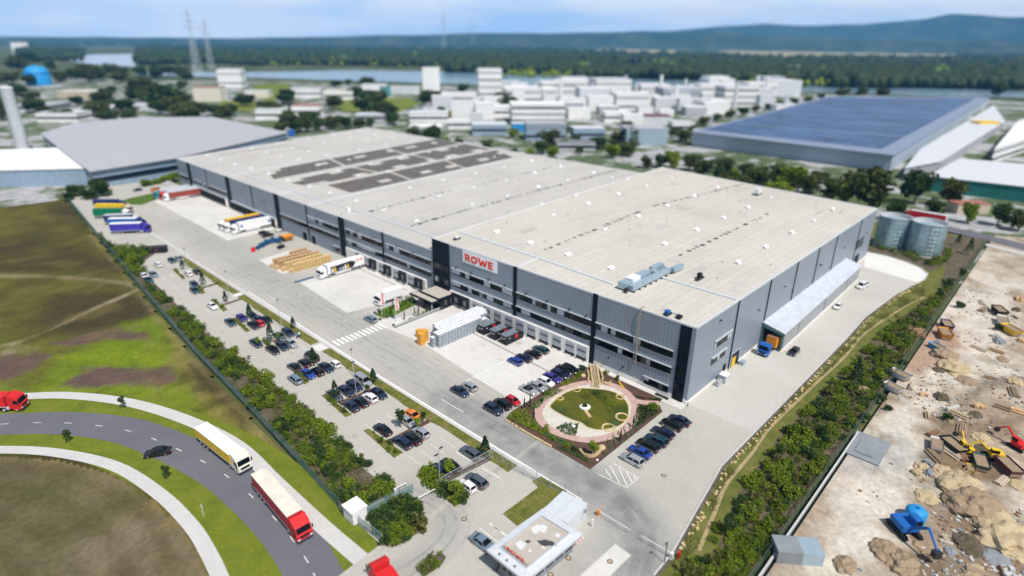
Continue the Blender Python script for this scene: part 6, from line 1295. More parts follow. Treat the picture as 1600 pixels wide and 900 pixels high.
# ---- trees
def crown_mesh(name, m, R, H, z0, n, size, nb=9, fl=.9):
    bl = []
    for _ in range(nb):
        a = rng.uniform(0, 2*pi); rr = R*rng.uniform(.15, .62); z = z0+H*rng.uniform(.15, .85); bl.append((rr*cos(a), rr*sin(a), z, R*rng.uniform(.34, .55), fl))
    bl.append((0, 0, z0+H*.5, R*.6, H/(2.2*R))); p = clump_pts(n, bl); V = leaf_quads(p, size); return np_mesh(name, V, len(V)//4, m)
def trunk_mesh(name, h, r, z1, m='trunk', limbs=4, R=1.5):
    b = MB(); b.tube((0, 0, 0), (0, 0, h), r, r*.6, 8); 
    for i in range(limbs): a = 2*pi*i/limbs+.4; b.tube((0, 0, h*.85), (R*.55*cos(a), R*.55*sin(a), z1), r*.5, r*.18, 6)
    b.tube((0, 0, h*.98), (0, 0, z1*1.05), r*.6, r*.2, 6); return b.mesh(name, m)
def conifer_mesh(name, m, H, R, n, size, z0=.4):
    P_ = []
    for i in range(n):
        t = rng.uniform(0, 1)**.75; z = z0+(H-z0)*t; tier = .75+.35*abs(sin(t*16)); rad = R*(1-t)**.8*tier*rng.uniform(.3, 1.)**.5; a = rng.uniform(0, 2*pi); P_.append((rad*cos(a), rad*sin(a), z-.15*rad))
    V = leaf_quads(np.array(P_), size, .6); return np_mesh(name, V, len(V)//4, m)
def tree(loc, crown, trunk, label, cat='tree', group=None, s=1., sz=None, name='tree'):
    t = empty(name, label, cat, loc, random.uniform(0, 6.3), group); t.scale = (s, s, sz or s)
    for n, me in (('trunk', trunk), ('crown', crown)): o = bpy.data.objects.new(n, me); C.objects.link(o); o.parent = t
    return t
CON = [conifer_mesh(f'conifer_{i}', 'leaf_conifer', H, R, 260, .2, 1.) for i, (H, R) in enumerate(((4.2, 1.1), (5., 1.25), (3.8, .95)))]; CTR = trunk_mesh('conifer_trunk', 1.4, .09, 3.2, limbs=0)
for k, (px, s, lab) in enumerate([((286, 421), .85, 'young dark conifer by the first hedge island'), ((318, 446), .9, 'young dark conifer at the second thin hedge'), ((353, 472), .9, 'slim young conifer with a bare stem at the third thin hedge'), ((391, 497), 1.0, 'bushy young conifer between the blue and the black cars'), ((424, 535), 1.1, 'dark conifer beside the white path bays'), ((459, 514), .9, 'loose young conifer on the grass strip above the parked cars'), ((491, 571), 1.1, 'dark conifer in front of the black van'), ((525, 625), .95, 'dense conifer over the slate grey car'), ((584, 600), 1.0, 'two-tipped young conifer on the grass strip beside the silver van'), ((758, 713), 1.05, 'dense dark conifer at the corner of the gate fence')]):
    tree(G(*px)[:2]+(.1,), CON[k % 3], CTR, lab, 'conifer', 'young conifers of the car park', s, name='conifer')
SMT = [crown_mesh(f'small_crown_{i}', m, 1.15, 2.4, 1.3, 330, .17, 7) for i, m in enumerate(('leaf_dark', 'leaf_shrub', 'leaf_tree'))]; STR = trunk_mesh('small_trunk', 1.6, .07, 2.9, 'trunk_pale', 3, .8)
for k, (px, s, mi, lab) in enumerate([((627, 668), 1.15, 0, 'round dark young tree beside the orange car'), ((702, 746), 1.05, 1, 'yellow-green young tree over the black cars at the gate fence'), ((925, 714), 1., 1, 'young multi-stemmed tree inside the curved stone seat'), ((652, 672), .8, 1, 'low bushy young tree between the silver and orange cars'), ((662, 660), .7, 0, 'small dark bush at the end of the thin hedge'), ((575, 615), .65, 0, 'small dark tree at the lamp post between the bays'), ((711, 780), 1.1, 1, 'bushy young tree beside the white car at the gate'), ((404, 541), .7, 1, 'small bush beside the navy car on the white path bays'), ((436, 533), .6, 1, 'small bush on the thin hedge by the path')]):
    tree(G(*px)[:2]+(.1,), SMT[mi], STR, lab, 'young tree', 'young trees of the works', s)
tree(G(1141, 837)[:2]+(.1,), crown_mesh('slope_crown', 'leaf_dark', 1.6, 3., 1.2, 520, .2, 8), trunk_mesh('slope_trunk', 1.5, .1, 3., limbs=3, R=1.), 'dark round tree standing alone on the planted slope', 'tree')
for k, px in enumerate([(1500, 440), (1512, 398), (1480, 455), (1495, 385), (1466, 470), (1335, 600), (1215, 720)]):
    tree(G(*px)[:2]+(.05,), [SMT[0], CON[1]][k % 2], STR, 'young dark tree growing among the shrubs of the planted slope', 'young tree', 'young trees of the right slope', random.uniform(.9, 1.3))
# ---- garden with the pond
garden = gp([(911, 572.5), (931, 577.5), (1035, 624), (1029, 630), (1035, 643.5), (922, 733.5), (788, 656), (800, 643)])
sheet('garden_bed', garden, .08, 'bark_soil', .08)
c0 = np.array(G(916, 639)[:2])
pond = spline(gp([(859, 635), (870, 624), (886, 613.5), (905, 608), (928, 608.5), (950, 611), (966, 617), (978, 628), (982, 641), (979, 655), (970, 664), (955, 669.5), (936, 672), (918, 668), (908, 661), (893, 656), (876, 648), (863, 640), (859, 635)]), 4)
ringc = spline(gp([(846, 633), (858, 620), (878, 609), (898, 602), (925, 598), (955, 602), (976, 612), (990, 628), (993, 645), (985, 663), (965, 678), (940, 686), (915, 688), (888, 683), (862, 673), (846, 659), (841, 645), (846, 633)]), 4)
b = MB(); k = len(ringc); b.poly([(p[0], p[1], .10) for p in (ringc if sum(ringc[i][0]*ringc[(i+1) % k][1]-ringc[(i+1) % k][0]*ringc[i][1] for i in range(k)) > 0 else ringc[::-1])]); struct(b.build('garden_ground', 'gravel_white'))
ribbon('garden_path', ringc, 1.75, .13, 'red_path'); ribbon('garden_path', gp([(985, 625), (1005, 629.5), (1030, 630.5)]), 1.6, .128, 'red_path')
b = MB(); k = len(pond); q = pond if sum(pond[i][0]*pond[(i+1) % k][1]-pond[(i+1) % k][0]*pond[i][1] for i in range(k)) > 0 else pond[::-1]; b.poly([(p[0], p[1], .12) for p in q]); struct(b.build('pond_water', 'pond_water'))
ribbon('pond_rim', [tuple(c0+(np.array(p)-c0)*1.012) for p in pond], .28, .14, 'sandstone')
b = MB(); b.lathe([(1.15, .13), (1.15, .3), (.8, .32), (.8, .28), (.0, .3)], n=18); t = empty('pond_island', 'round white-rimmed island with a green plant in the middle of the pond', 'island', G(914, 637)[:2]+(0,)); b.build('rim', 'white_paint', t)
o = bpy.data.objects.new('plant', SH[7]); C.objects.link(o); o.parent = t; o.location = (0, 0, .2); o.scale = (.8, .8, .9)
a = np.array(G(915, 643)[:2]); c = np.array(G(922, 653)[:2]); d = c-a; tag(MB().cbox(0, 0, .2, np.linalg.norm(d), .7, .12, 0, atan2(d[1], d[0])).build('footbridge', 'wood_old', loc=tuple((a+c)/2)+(0,)), 'short wooden jetty leading from the round island over the pond', 'jetty')
for px, r in (((901, 610), .8), ((875, 623), .75), ((969, 621), .9), ((972, 652), 1.3), ((951, 669), 1.3)):
    p = G(*px); tag(MB().lathe([(r*.8, .14), (r, .3), (r*1.15, .14)], n=16).build('planting_ring', 'sandstone', loc=p[:2]+(0,)), {901: 'sandstone planting ring at the top of the pond by the fountain steps', 875: 'sandstone planting ring at the upper left edge of the pond', 969: 'sandstone planting ring at the upper right edge of the pond', 972: 'large sandstone planting ring at the lower right of the pond', 951: 'sandstone planting ring at the bottom edge of the pond'}[px[0]], 'planting ring', 'sandstone rings in the pond')
# reeds and lilies
def patch(px, n, w, h, m, label, nm='water_plants', s=.12, z=.13):
    p = G(*px); pts = np.array([(rng.normal()*w, rng.normal()*w, rng.uniform(.03, h)) for _ in range(n)]); V = leaf_quads(pts, s, .4); o = bpy.data.objects.new(nm, np_mesh(nm, V, len(V)//4, m)); C.objects.link(o); o.location = p[:2]+(z,); tag(o, label, 'plant', 'plants of the pond garden')
patch((932, 617), 160, .8, .5, 'leaf_dark', 'dark reeds at the top of the pond below the fountain'); patch((914, 621), 80, .7, .4, 'leaf_dark', 'dark reeds left of the fountain in the pond'); patch((941, 624), 140, .8, .5, 'leaf_dark', 'dark water plants right of the fountain in the pond'); patch((952, 633), 130, .7, .3, 'leaf_shrub', 'bright water plants at the right of the pond'); patch((954, 642), 70, .5, .25, 'leaf_yellow', 'yellow flowering water plants at the right of the pond'); patch((958, 664), 90, .5, .3, 'leaf_blue', 'pale blue-green plant at the lower pond edge')
# beds of planting around
def bedpatch(px, m, n, label, h=.35, s=.13):
    P_ = gp(px); xs = [p[0] for p in P_]; ys = [p[1] for p in P_]; pts = []
    while len(pts) < n:
        p = (random.uniform(min(xs), max(xs)), random.uniform(min(ys), max(ys)))
        if inside(p, P_): pts.append((p[0], p[1], .09+random.uniform(0, h)))
    V = leaf_quads(np.array(pts), s, .5); o = bpy.data.objects.new('bedding_plants', np_mesh('bedding_plants', V, len(V)//4, m)); C.objects.link(o); tag(o, label, 'bedding plants'); o['kind'] = 'stuff'
bedpatch([(822, 640), (868, 607), (880, 611), (850, 628), (842, 640)], 'leaf_pale', 700, 'pale green bedding plants along the garden path'); bedpatch([(792, 655), (803, 642), (820, 641), (840, 665), (850, 682), (820, 668)], 'leaf_shrub', 900, 'green bedding plants at the left corner of the garden', .5)
bedpatch([(843, 672), (880, 688), (900, 697), (880, 697), (855, 686)], 'leaf_pale', 500, 'pale bedding plants below the garden path'); bedpatch([(870, 603), (905, 582), (911, 590), (885, 604)], 'leaf_shrub', 350, 'green bedding plants beside the parked cars'); bedpatch([(868, 670), (884, 663), (904, 664), (900, 682), (884, 680)], 'leaf_dark', 600, 'dark grasses in the wedge inside the garden path', .5)
bedpatch([(996, 632), (1031, 643), (1005, 662), (993, 668), (993, 650)], 'leaf_dark', 900, 'dark green ground cover at the right corner of the garden', .3); bedpatch([(1000, 623), (1034, 624), (1028, 627), (985, 618)], 'leaf_dark', 350, 'green ground cover along the red path', .25); bedpatch([(880, 699), (915, 712), (922, 726), (870, 700)], 'leaf_dark', 400, 'dark ground cover at the front point of the garden', .3)
for k in range(7):
    x = 945+k*8.5; P_ = [(x, 714-k*6.3), (x+2.2, 712.5-k*6.3), (x-3.4, 694-k*6.4), (x-5.6, 695.5-k*6.4)]
    bedpatch(P_, 'leaf_blue', 110, f'blue-green lavender row on the garden edge, {ordinal(k)} from the front point', .3, .1)
SHG = [SH[7], SH[2], SH[0]]
for k, (px, s, lab) in enumerate([((910, 578), 1.2, 'green shrub at the top corner of the garden by the docks'), ((905, 588), .9, 'green shrub below the top corner of the garden'), ((946, 585), .8, 'small dark shrub by the wall of the warehouse'), ((964, 594), .9, 'yellow-green shrub on the brown bed by the warehouse'), ((1019, 640), 1.5, 'big bright shrub at the right corner of the garden'), ((855, 617), .9, 'dark round shrub along the car row'), ((846, 628), .7, 'dark small shrub at the left of the garden path'), ((835, 668), .9, 'dark round shrub at the lower left of the garden'), ((852, 676), 1.1, 'large dark shrub below the red path'), ((899, 705), .9, 'green shrub near the front point of the garden'), ((884, 699), .8, 'dark green shrub on the front bed'), ((863, 687), .8, 'reddish-green shrub on the front bed'), ((1001, 640), .7, 'green shrub beside the branching red path'), ((808, 652), 1., 'bright green shrub at the left tip of the garden'), ((820, 658), .8, 'yellow-green shrub near the sandstone edging')]):
    o = bpy.data.objects.new('shrub', SHG[k % 3]); C.objects.link(o); o.location = G(*px)[:2]+(.08,); o.scale = (s,)*3; o.rotation_euler = (0, 0, k*1.3); tag(o, lab, 'shrub', 'shrubs of the pond garden')
COL = conifer_mesh('column_conifer', 'leaf_conifer', 2.7, .26, 170, .11, .15)
for k, (px, lab) in enumerate([((819, 640), 'slim dark column conifer left of the garden, first of the pair'), ((828, 636), 'slim dark column conifer left of the garden, second of the pair'), ((969, 690), 'slim dark column conifer below the lower right path'), ((989, 668), 'slim dark column conifer at the right of the lavender rows'), ((1009, 655), 'slim dark column conifer at the right corner bed'), ((834, 655), 'slim dark column conifer by the left bend of the path'), ((611, 492), 'slim dark column conifer on the entrance lawn by the white box lorry'), ((632, 500), 'slim dark column conifer between the entrance path and ramp'), ((648, 494), 'slim dark column conifer in the middle of the ramp bed'), ((654, 490), 'slim dark column conifer nearest the pavilion on the ramp bed'), ((635, 475), 'slim dark column conifer by the pavilion canopy'), ((614, 483), 'slim dark column conifer beside the right flag')]):
    tree(G(*px)[:2]+(.08,), COL, CTR, lab, 'conifer', 'column conifers', 1. if k < 6 else .95, name='column_conifer')
shrubs(gp([(592, 490), (645, 464), (649, 475), (613, 493)]), 26, 'low reddish-green shrub on the entrance lawn', 'shrubs of the entrance', .45, .8, mind=.5); shrubs(gp([(620, 509), (680, 484), (672, 489), (640, 502)]), 16, 'low green shrub on the ramp bed', 'shrubs of the entrance', .4, .7, mind=.45)
# fountain steps, stones
b = MB(); pts = [np.array(G(*q)[:2]) for q in ((927, 572), (929, 582), (930, 592), (932, 600), (930, 606))]
t = empty('water_steps', 'yellow sandstone water steps running down to the pond', 'water steps', (pts[0][0], pts[0][1], 0))
for off, w, m, z in ((.75, .4, 'sandstone', .45), (-.75, .4, 'sandstone', .45), (0, .9, 'dirt_track', .25)):
    b = MB()
    for i, (a, c) in enumerate(zip(pts, pts[1:])):
        d = c-a; L = np.linalg.norm(d); n = np.array([-d[1], d[0]])/L; mm = (a+c)/2-pts[0]+n*off; b.cbox(mm[0], mm[1], z*.5+.05-.0*i, L*1.05, w, z-.06*i, 0, atan2(d[1], d[0]))
    b.build('channel' if off == 0 else 'side_wall', m, t)
for px, lab, pts2 in (((917, 580), 'thin curved sandstone edging left of the water steps', [(918, 580), (920, 588), (919, 598)]), ((939, 580), 'curved sandstone wall right of the water steps', [(936, 577), (939, 583), (942, 592), (940, 598), (950, 603), (954, 598)])):
    P_ = [np.array(G(*q)[:2]) for q in pts2]; b = MB()
    for a, c in zip(P_, P_[1:]): d = c-a; mm = (a+c)/2-P_[0]; b.cbox(mm[0], mm[1], .25, np.linalg.norm(d)+.15, .32, .45, 0, atan2(d[1], d[0]))
    tag(b.build('garden_wall', 'sandstone', loc=(P_[0][0], P_[0][1], 0)), lab, 'garden wall', 'sandstone walls of the garden')
P_ = [np.array(p) for p in spline(gp([(906, 705), (912, 712), (922, 714.5), (931, 712.5), (938.5, 705.5)]), 3)]; b = MB()
for a, c in zip(P_, P_[1:]): d = c-a; mm = (a+c)/2-P_[0]; b.cbox(mm[0], mm[1], .3, np.linalg.norm(d)+.12, .45, .55, 0, atan2(d[1], d[0]))
tag(b.build('stone_bench', 'sandstone', loc=(P_[0][0], P_[0][1], .02)), 'crescent-shaped sandstone seat at the front of the garden', 'stone seat')
P_ = [np.array(p) for p in gp([(787, 655), (800, 663), (815, 672.5), (835, 684), (862, 699)])]; b = MB()
for a, c in zip(P_, P_[1:]):
    n = 7
    for i in range(n):
        if random.random() < .15: continue
        p0 = a+(c-a)*(i+.5)/n-P_[0]; d = c-a; b.cbox(p0[0], p0[1], .14, np.linalg.norm(d)/n*random.uniform(.7, .95), random.uniform(.3, .5), .32, 0, atan2(d[1], d[0])+random.uniform(-.15, .15))
tag(b.build('stone_edging', 'sandstone', loc=(P_[0][0], P_[0][1], 0)), 'row of sandstone blocks edging the garden along the road', 'stone edging')
def boulder(px, r, label, z=.1, m='sandstone'):
    bm = bmesh.new(); bmesh.ops.create_icosphere(bm, subdivisions=2, radius=r)
    for v in bm.verts: v.co *= 1+.18*mn.noise(v.co*2.1/r+Vector((px[0], 0, 0))); v.co.z *= .75
    me = bpy.data.meshes.new('boulder'); bm.to_mesh(me); bm.free(); me.materials.append(M[m]); o = bpy.data.objects.new('boulder', me); C.objects.link(o); o.location = G(*px)[:2]+(z+r*.4,); tag(o, label, 'boulder', 'boulders of the garden')
boulder((940, 702), .75, 'round yellow boulder at the end of the crescent seat'); boulder((911, 589), .6, 'pale yellow boulder beside the cars at the top of the garden'); boulder((896, 669), .4, 'white stone in the dark grasses of the garden', .3, 'white_paint'); boulder((816, 656), .45, 'pale boulder in the bedding at the left of the garden'); boulder((933, 720), .25, 'small white stone beside the crescent seat', .1, 'white_paint')
P_ = gp([(967, 597), (970, 602), (974, 607)]); tag(MB().path([(P_[i][0]-P_[0][0], P_[i][1]-P_[0][1], .2) for i in range(3)], .22, 6).build('flower_row', 'yellow', loc=(P_[0][0], P_[0][1], 0)), 'thin row of yellow flowers on the brown bed', 'flowers')
# boulders stuck along the slope edge as small stones: one rough edging
b = MB()
for (xa, ya), (xb, yb) in zip(edge_r[2:8], edge_r[3:8]):
    L = math.hypot(xb-xa, yb-ya); 
    for i in range(int(L/.55)):
        if random.random() < .25: continue
        t_ = random.random(); x = xa+(xb-xa)*t_; y = ya+(yb-ya)*t_-random.uniform(.75, 1.7); s = random.uniform(.12, .3); b.cbox(x, y, .1, s*2, s*1.5, s*1.3, 0, random.uniform(0, 3))
o = b.build('slope_stones', 'sandstone'); o['kind'] = 'stuff'; o['label'] = 'scattered yellow stones along the top of the planted slope'

# the shrubs that show largest stand as plants of their own; the small remainder is one planting
# weeds, dead twigs and low growth between the shrubs
def weeds(polys, n, m, label, h=.35, size=.12):
    pts = []
    for poly, k in polys:
        xs = [p[0] for p in poly]; ys = [p[1] for p in poly]; j = 0
        while j < k:
            p = (random.uniform(min(xs), max(xs)), random.uniform(min(ys), max(ys)))
            if inside(p, poly) and mn.noise(Vector((p[0]*.3, p[1]*.3, 1.7)))+.25 > random.random()*.7: pts.append((p[0], p[1], .1+random.random()**2*h)); j += 1
            elif inside(p, poly): j += .35
    V = leaf_quads(np.array(pts), size, .5); o = bpy.data.objects.new('weeds', np_mesh('weeds', V, len(V)//4, m)); C.objects.link(o); o['kind'] = 'stuff'; o['label'] = label
weeds([(poly_cut(23, 70), 9000), (poly_cut(70, 155), 8000), (rb, 21000), (bed_end, 900)], 0, 'leaf_olive', 'low weeds between the shrubs'); weeds([(poly_cut(23, 155), 2600), (rb, 3600)], 0, 'trunk_pale', 'dry twigs and dead stalks between the shrubs', .6, .05)
sg = [(-43, -18.8), (-37.7, -18.6), (-13.9, -15), (56.5, -15.6), (74.8, -15.4), (100, -17.4), (124, -20)]+[p for p in reversed(path_w)]
weeds([(sg, 6500)], 0, 'leaf_olive', 'tufts of grass along the slope', .22, .1); weeds([(sg, 3500)], 0, 'leaf_dry', 'dry tufts of grass along the slope', .25, .09)
SHRUBS.sort(key=lambda q: -q[0]); own, rest = SHRUBS[:262], SHRUBS[262:]
for _, me, loc, rz, sc, label, group in own:
    o = bpy.data.objects.new('shrub', me); C.objects.link(o); o.location = loc; o.rotation_euler = (0, 0, rz); o.scale = sc; tag(o, label, 'shrub', group)
for mname in sorted({q[1].materials[0].name for q in rest}):
    Vs = []
    for _, me, loc, rz, sc, label, group in rest:
        if me.materials[0].name != mname: continue
        v = np.empty(len(me.vertices)*3, np.float32); me.vertices.foreach_get('co', v); v = v.reshape(-1, 4, 3); v = v[rng.permutation(len(v))[:int(len(v)*.55)]].reshape(-1, 3)*np.array(sc); c_, s_ = cos(rz), sin(rz); Vs.append(np.stack([v[:, 0]*c_-v[:, 1]*s_, v[:, 0]*s_+v[:, 1]*c_, v[:, 2]], 1)+np.array(loc))
    V = np.concatenate(Vs); o = bpy.data.objects.new('shrubbery', np_mesh('shrubbery', V, len(V)//4, mname)); C.objects.link(o); o['kind'] = 'stuff'; o['label'] = 'remaining small shrubs massed in the hedge and slope beds'
# ------------------------------------------------------------------ neighbours and the far estate
def depth(p): return float(np.dot(np.array([p[0], p[1], p[2] if len(p) > 2 else 0])-CAM, FWD))
def bldg(name, label, poly, h, wall, roofm, group=None, win=None, cat='building', z0=-.8):
    t = empty(name, label, cat, (float(np.mean([p[0] for p in poly])), float(np.mean([p[1] for p in poly])), z0), 0, group); o0 = np.array(t.location[:2]); q = [tuple(np.array(p)-o0) for p in poly]
    MB().prism(q, 0, h).build('wall', wall, t); c = np.mean(np.array(q), 0); b = MB(); b.prism([tuple(c+(np.array(p)-c)*1.015) for p in q], h, h+.35); b.build('roof', roofm, t)
    if win:
        for l in range(win[1]): z = h*(l+.5)/win[1]; MB().prism([tuple(c+(np.array(p)-c)*1.004) for p in q], z-win[2], z+win[2]).build('window_band', 'slab_grey' if l % 2 else 'glass_blue', t)
    return t
# the solar warehouse on the right
zr = 9.5; SW = [G(x, y, zr)[:2] for x, y in ((1083, 206), (1396, 242), (1545, 153), (1297, 151))]
t = bldg('solar_warehouse', 'wide blue-grey warehouse covered with blue solar panels beyond the trees', SW, zr+.8, 'solar_wall', 'solar_roof', None, None, 'warehouse')
o0 = np.array(t.location[:2]); P4 = [tuple(np.array(p)-o0) for p in SW]
for i in range(7):
    b = MB()
    for j in range(16):
        u0, u1 = .03+.94*i/7, .03+.94*(i+.93)/7; v0, v1 = .02+.91*j/16, .02+.91*(j+.93)/16
        b.prism([tuple(bil([P4[0], P4[1], P4[2], P4[3]], v, u)) for u, v in ((u0, v0), (u0, v1), (u1, v1), (u1, v0))], zr+1.16, zr+1.3)
    b.build('solar_array', 'solar_blue', t)
zl = 9.; bldg('grey_warehouse', 'large pale grey flat-roofed warehouse left of the logistics hall', [G(x, y, zl)[:2] for x, y in ((66, 209), (118, 192), (215, 184), (330, 183), (447, 207), (272, 247), (142, 267))], zl+.6, 'blue_wall', 'grey_roof', None, (6, 1, 1.2), 'warehouse')
bldg('white_hall', 'white-roofed hall with a blue-grey wall at the left edge', [G(x, y, 8.)[:2] for x, y in ((-90, 268), (-60, 236), (96, 231), (136, 263))], 8.6, 'blue_wall', 'white_wall', None, None, 'hall')
bldg('maroon_shed', 'low dark red shed between the white hall and the grey warehouse', [G(x, y, 4)[:2] for x, y in ((130, 268), (185, 258), (200, 268), (140, 280))], 4.5, 'maroon', 'grey_roof', None, None, 'shed')
bldg('teal_hall', 'teal-walled hall with a pale roof at the right edge', [G(x, y, 7)[:2] for x, y in ((1452, 275), (1660, 298), (1660, 262), (1500, 248))], 7.6, 'teal', 'pale_roof', None, None, 'hall')
bldg('white_office', 'long white flat-roofed building behind the teal hall', [G(x, y, 9)[:2] for x, y in ((1555, 232), (1660, 200), (1660, 168), (1590, 190))], 9.6, 'white_wall', 'white_wall', None, (6, 2, .8))
bldg('grey_annex', 'grey flat-roofed annex along the right side of the solar warehouse', [G(x, y, 6)[:2] for x, y in ((1415, 262), (1440, 232), (1552, 165), (1570, 190), (1470, 252))], 6.6, 'grey_wall', 'pale_roof', None, None)
p = G(38, 236, 0); t = empty('silo_tower', 'tall white silo tower at the left edge of the estate', 'silo', (p[0], p[1], -.8)); MB().lathe([(3.6, 0), (3.5, 40), (3.6, 40.2)], n=20).build('shell', 'pale_roof', t, True); MB().lathe([(3.8, 40), (3.8, 41), (0, 42)], n=20).build('cap', 'pale_roof', t)
p = G(62, 132, 0); t = empty('water_tank', 'bright blue round tank among the far trees at the left', 'tank', (p[0], p[1], -.8)); MB().lathe([(17, 0), (17, 18), (12, 26), (0, 29)], n=20).build('shell', 'sky_blue', t, True); MB().lathe([(17.3, 17.2), (17.5, 18), (17.2, 18.6)], n=20).build('rim', 'blue_paint', t)
def hall(x0, x1, yb, hpx, wall, roofm, label, group=None, dep=1.0, win=None, name='hall'):
    a = np.array(G(x0, yb)[:2]); c = np.array(G(x1, yb)[:2]); w = np.linalg.norm(c-a); u = (c-a)/w; n = np.array([-u[1], u[0]]); m = (a+c)/2
    if np.dot(n, m-CAM[:2]) < 0: n = -n
    D = depth((m[0], m[1], 0)); h = hpx*D/FPX/.95; d = min(w*dep, 90)
    poly = [tuple(a), tuple(c), tuple(c+n*d), tuple(a+n*d)]
    bldg(name, label, poly, h, wall, roofm, group, win)
W_, Gr, Pl = 'white_wall', 'grey_wall', 'pale_roof'
for i, (x0, x1, yb, h, w, r, d, lab) in enumerate([
    (662, 688, 158, 47, W_, W_, .9, 'tall white storage tower by the river, left of the pair'), (748, 784, 152, 40, W_, W_, .9, 'tall white storage tower by the river, right of the pair'), (342, 379, 136, 25, W_, W_, .8, 'tall white cube building at the left, in front of the river'),
    (304, 346, 158, 20, 'cream', 'red_roof', .8, 'low cream building with a reddish roof below the white cube'), (452, 500, 152, 12, W_, Pl, .6, 'long low white hall beside the left meadow'), (506, 552, 155, 12, W_, 'cream', .7, 'low white hall right of the left meadow'), (566, 604, 150, 16, W_, Pl, .8, 'white hall with a green neighbour above the meadow'),
    (594, 610, 150, 14, 'turquoise', 'green_paint', .8, 'small green-roofed hall above the meadow'), (610, 655, 146, 9, Pl, Pl, .6, 'flat pale hall left of the storage tower'), (690, 745, 160, 13, W_, W_, .6, 'wide white hall between the two storage towers'), (640, 700, 190, 13, W_, Pl, .7, 'white hall below the storage tower, right of the big meadow'), (700, 705, 182, 9, 'yellow', 'yellow', .9, 'small yellow tank hut among the white halls'),
    (735, 800, 182, 14, W_, W_, .7, 'broad white hall in front of the right storage tower'), (790, 868, 160, 20, W_, W_, .7, 'broad white hall right of the storage towers'), (800, 882, 192, 27, W_, W_, .7, 'biggest white hall above the rear roof edge'), (822, 884, 218, 24, 'blue_wall', 'grey_roof', .6, 'blue-grey hall just beyond the rear roof edge'), (846, 900, 158, 28, W_, Pl, .7, 'white process building with a pale roof near the river'),
    (872, 918, 150, 22, W_, W_, .8, 'white tower block near the river'), (905, 950, 168, 28, Pl, W_, .7, 'pale process hall in the middle of the white works'), (930, 985, 152, 26, W_, Pl, .8, 'tall white process building by the river in the middle'), (962, 1012, 172, 24, W_, W_, .7, 'white hall right of the pale process hall'), (975, 978, 150, 30, Gr, Gr, 1, 'slim grey chimney block of the white works'),
    (1000, 1045, 158, 24, W_, W_, .7, 'white block below the wooded far bank'), (1035, 1095, 166, 26, Gr, Pl, .7, 'grey hall with a pale roof right of the white blocks'), (1092, 1132, 160, 26, W_, W_, .7, 'white tower hall with dark gaps at the right'), (1130, 1182, 166, 28, W_, Pl, .7, 'broad white hall before the wooded bank at the right'), (1166, 1212, 158, 26, W_, W_, .7, 'white hall beside the dark hedge at the right'), (1202, 1250, 150, 22, Pl, W_, .7, 'pale hall at the right end of the white works'),
    (1216, 1246, 120, 16, W_, W_, .7, 'white building on the far river bank'), (978, 1042, 226, 24, 'aircon_blue', 'grey_roof', .7, 'pale blue hall with a dark roof left of the solar warehouse'), (896, 945, 218, 17, 'blue_wall', Pl, .7, 'small blue-grey hall behind the roof, left of the trees'), (870, 930, 234, 12, Gr, 'dark_roof', .7, 'dark-roofed shed just behind the long roof'), (738, 792, 210, 15, 'blue_wall', Pl, .7, 'blue-grey workshop beyond the row of trees'), (1000, 1050, 194, 12, Pl, 'maroon', .7, 'pale building with a dull red roof'),
    (700, 735, 200, 12, W_, W_, .7, 'small white hall beyond the rear trees'), (800, 835, 205, 12, 'sky_blue', Pl, .7, 'blue hall beyond the rear trees'), (456, 500, 182, 16, W_, 'red_roof', .7, 'white house row with red roofs left of the meadow'), (400, 442, 186, 14, W_, Pl, .7, 'white hall behind the grey warehouse'), (382, 420, 152, 9, 'cream', Pl, .7, 'cream hall in the left meadow'), (130, 198, 178, 10, W_, W_, .7, 'white flat hall left of the grey warehouse'), (58, 122, 190, 13, W_, Pl, .7, 'white hall beside the silo tower'),
    (196, 250, 172, 8, Pl, Pl, .7, 'pale hall behind the grey warehouse'), (90, 150, 152, 9, 'tan_wall', 'cream', .6, 'tan-roofed shed among the left trees'), (20, 46, 82, 14, W_, 'red_roof', .8, 'far white building with a red roof on the left horizon'), (640, 690, 210, 12, Pl, W_, .8, 'pale hall with white roof beyond the rear corner'), (555, 600, 188, 9, Gr, Pl, .7, 'grey shed at the lower edge of the big meadow'), (1050, 1085, 205, 14, W_, Pl, .7, 'white hall left of the solar warehouse'), (945, 985, 190, 14, W_, W_, .7, 'white shed row in the middle of the white works'),
    (1528, 1560, 205, 14, 'yellow', 'yellow', .6, 'yellow site hut on the grey yard at the right'), (1495, 1545, 332, 14, 'tan_wall', 'red_roof', .5, 'low pinkish shed in front of the teal hall'), (205, 240, 275, 13, 'yellow', 'yellow', .5, 'bright yellow hut in front of the grey warehouse'), (5, 80, 172, 8, Gr, 'grey_roof', .8, 'grey shed at the far left of the estate')]):
    hall(x0, x1, yb, h, w, r, lab, 'buildings of the estate', d, (7, max(1, int(h/9)), .9) if w in (W_, Gr, 'blue_wall') and x1-x0 > 30 else None, 'estate_building')
for k in range(64):
    x = random.uniform(660, 1240); yb = random.uniform(143, 196) - max(0, (x-1050)*.13); w_ = random.uniform(14, 42)
    if x > 1080 and yb > 178: yb = 165
    hall(x, x+w_, yb, random.uniform(9, 22), random.choice([W_, W_, W_, Pl, Gr]), random.choice([W_, W_, Pl]), 'white or pale hall packed among the dense white works by the river', 'dense white works', .7, None, 'estate_building')
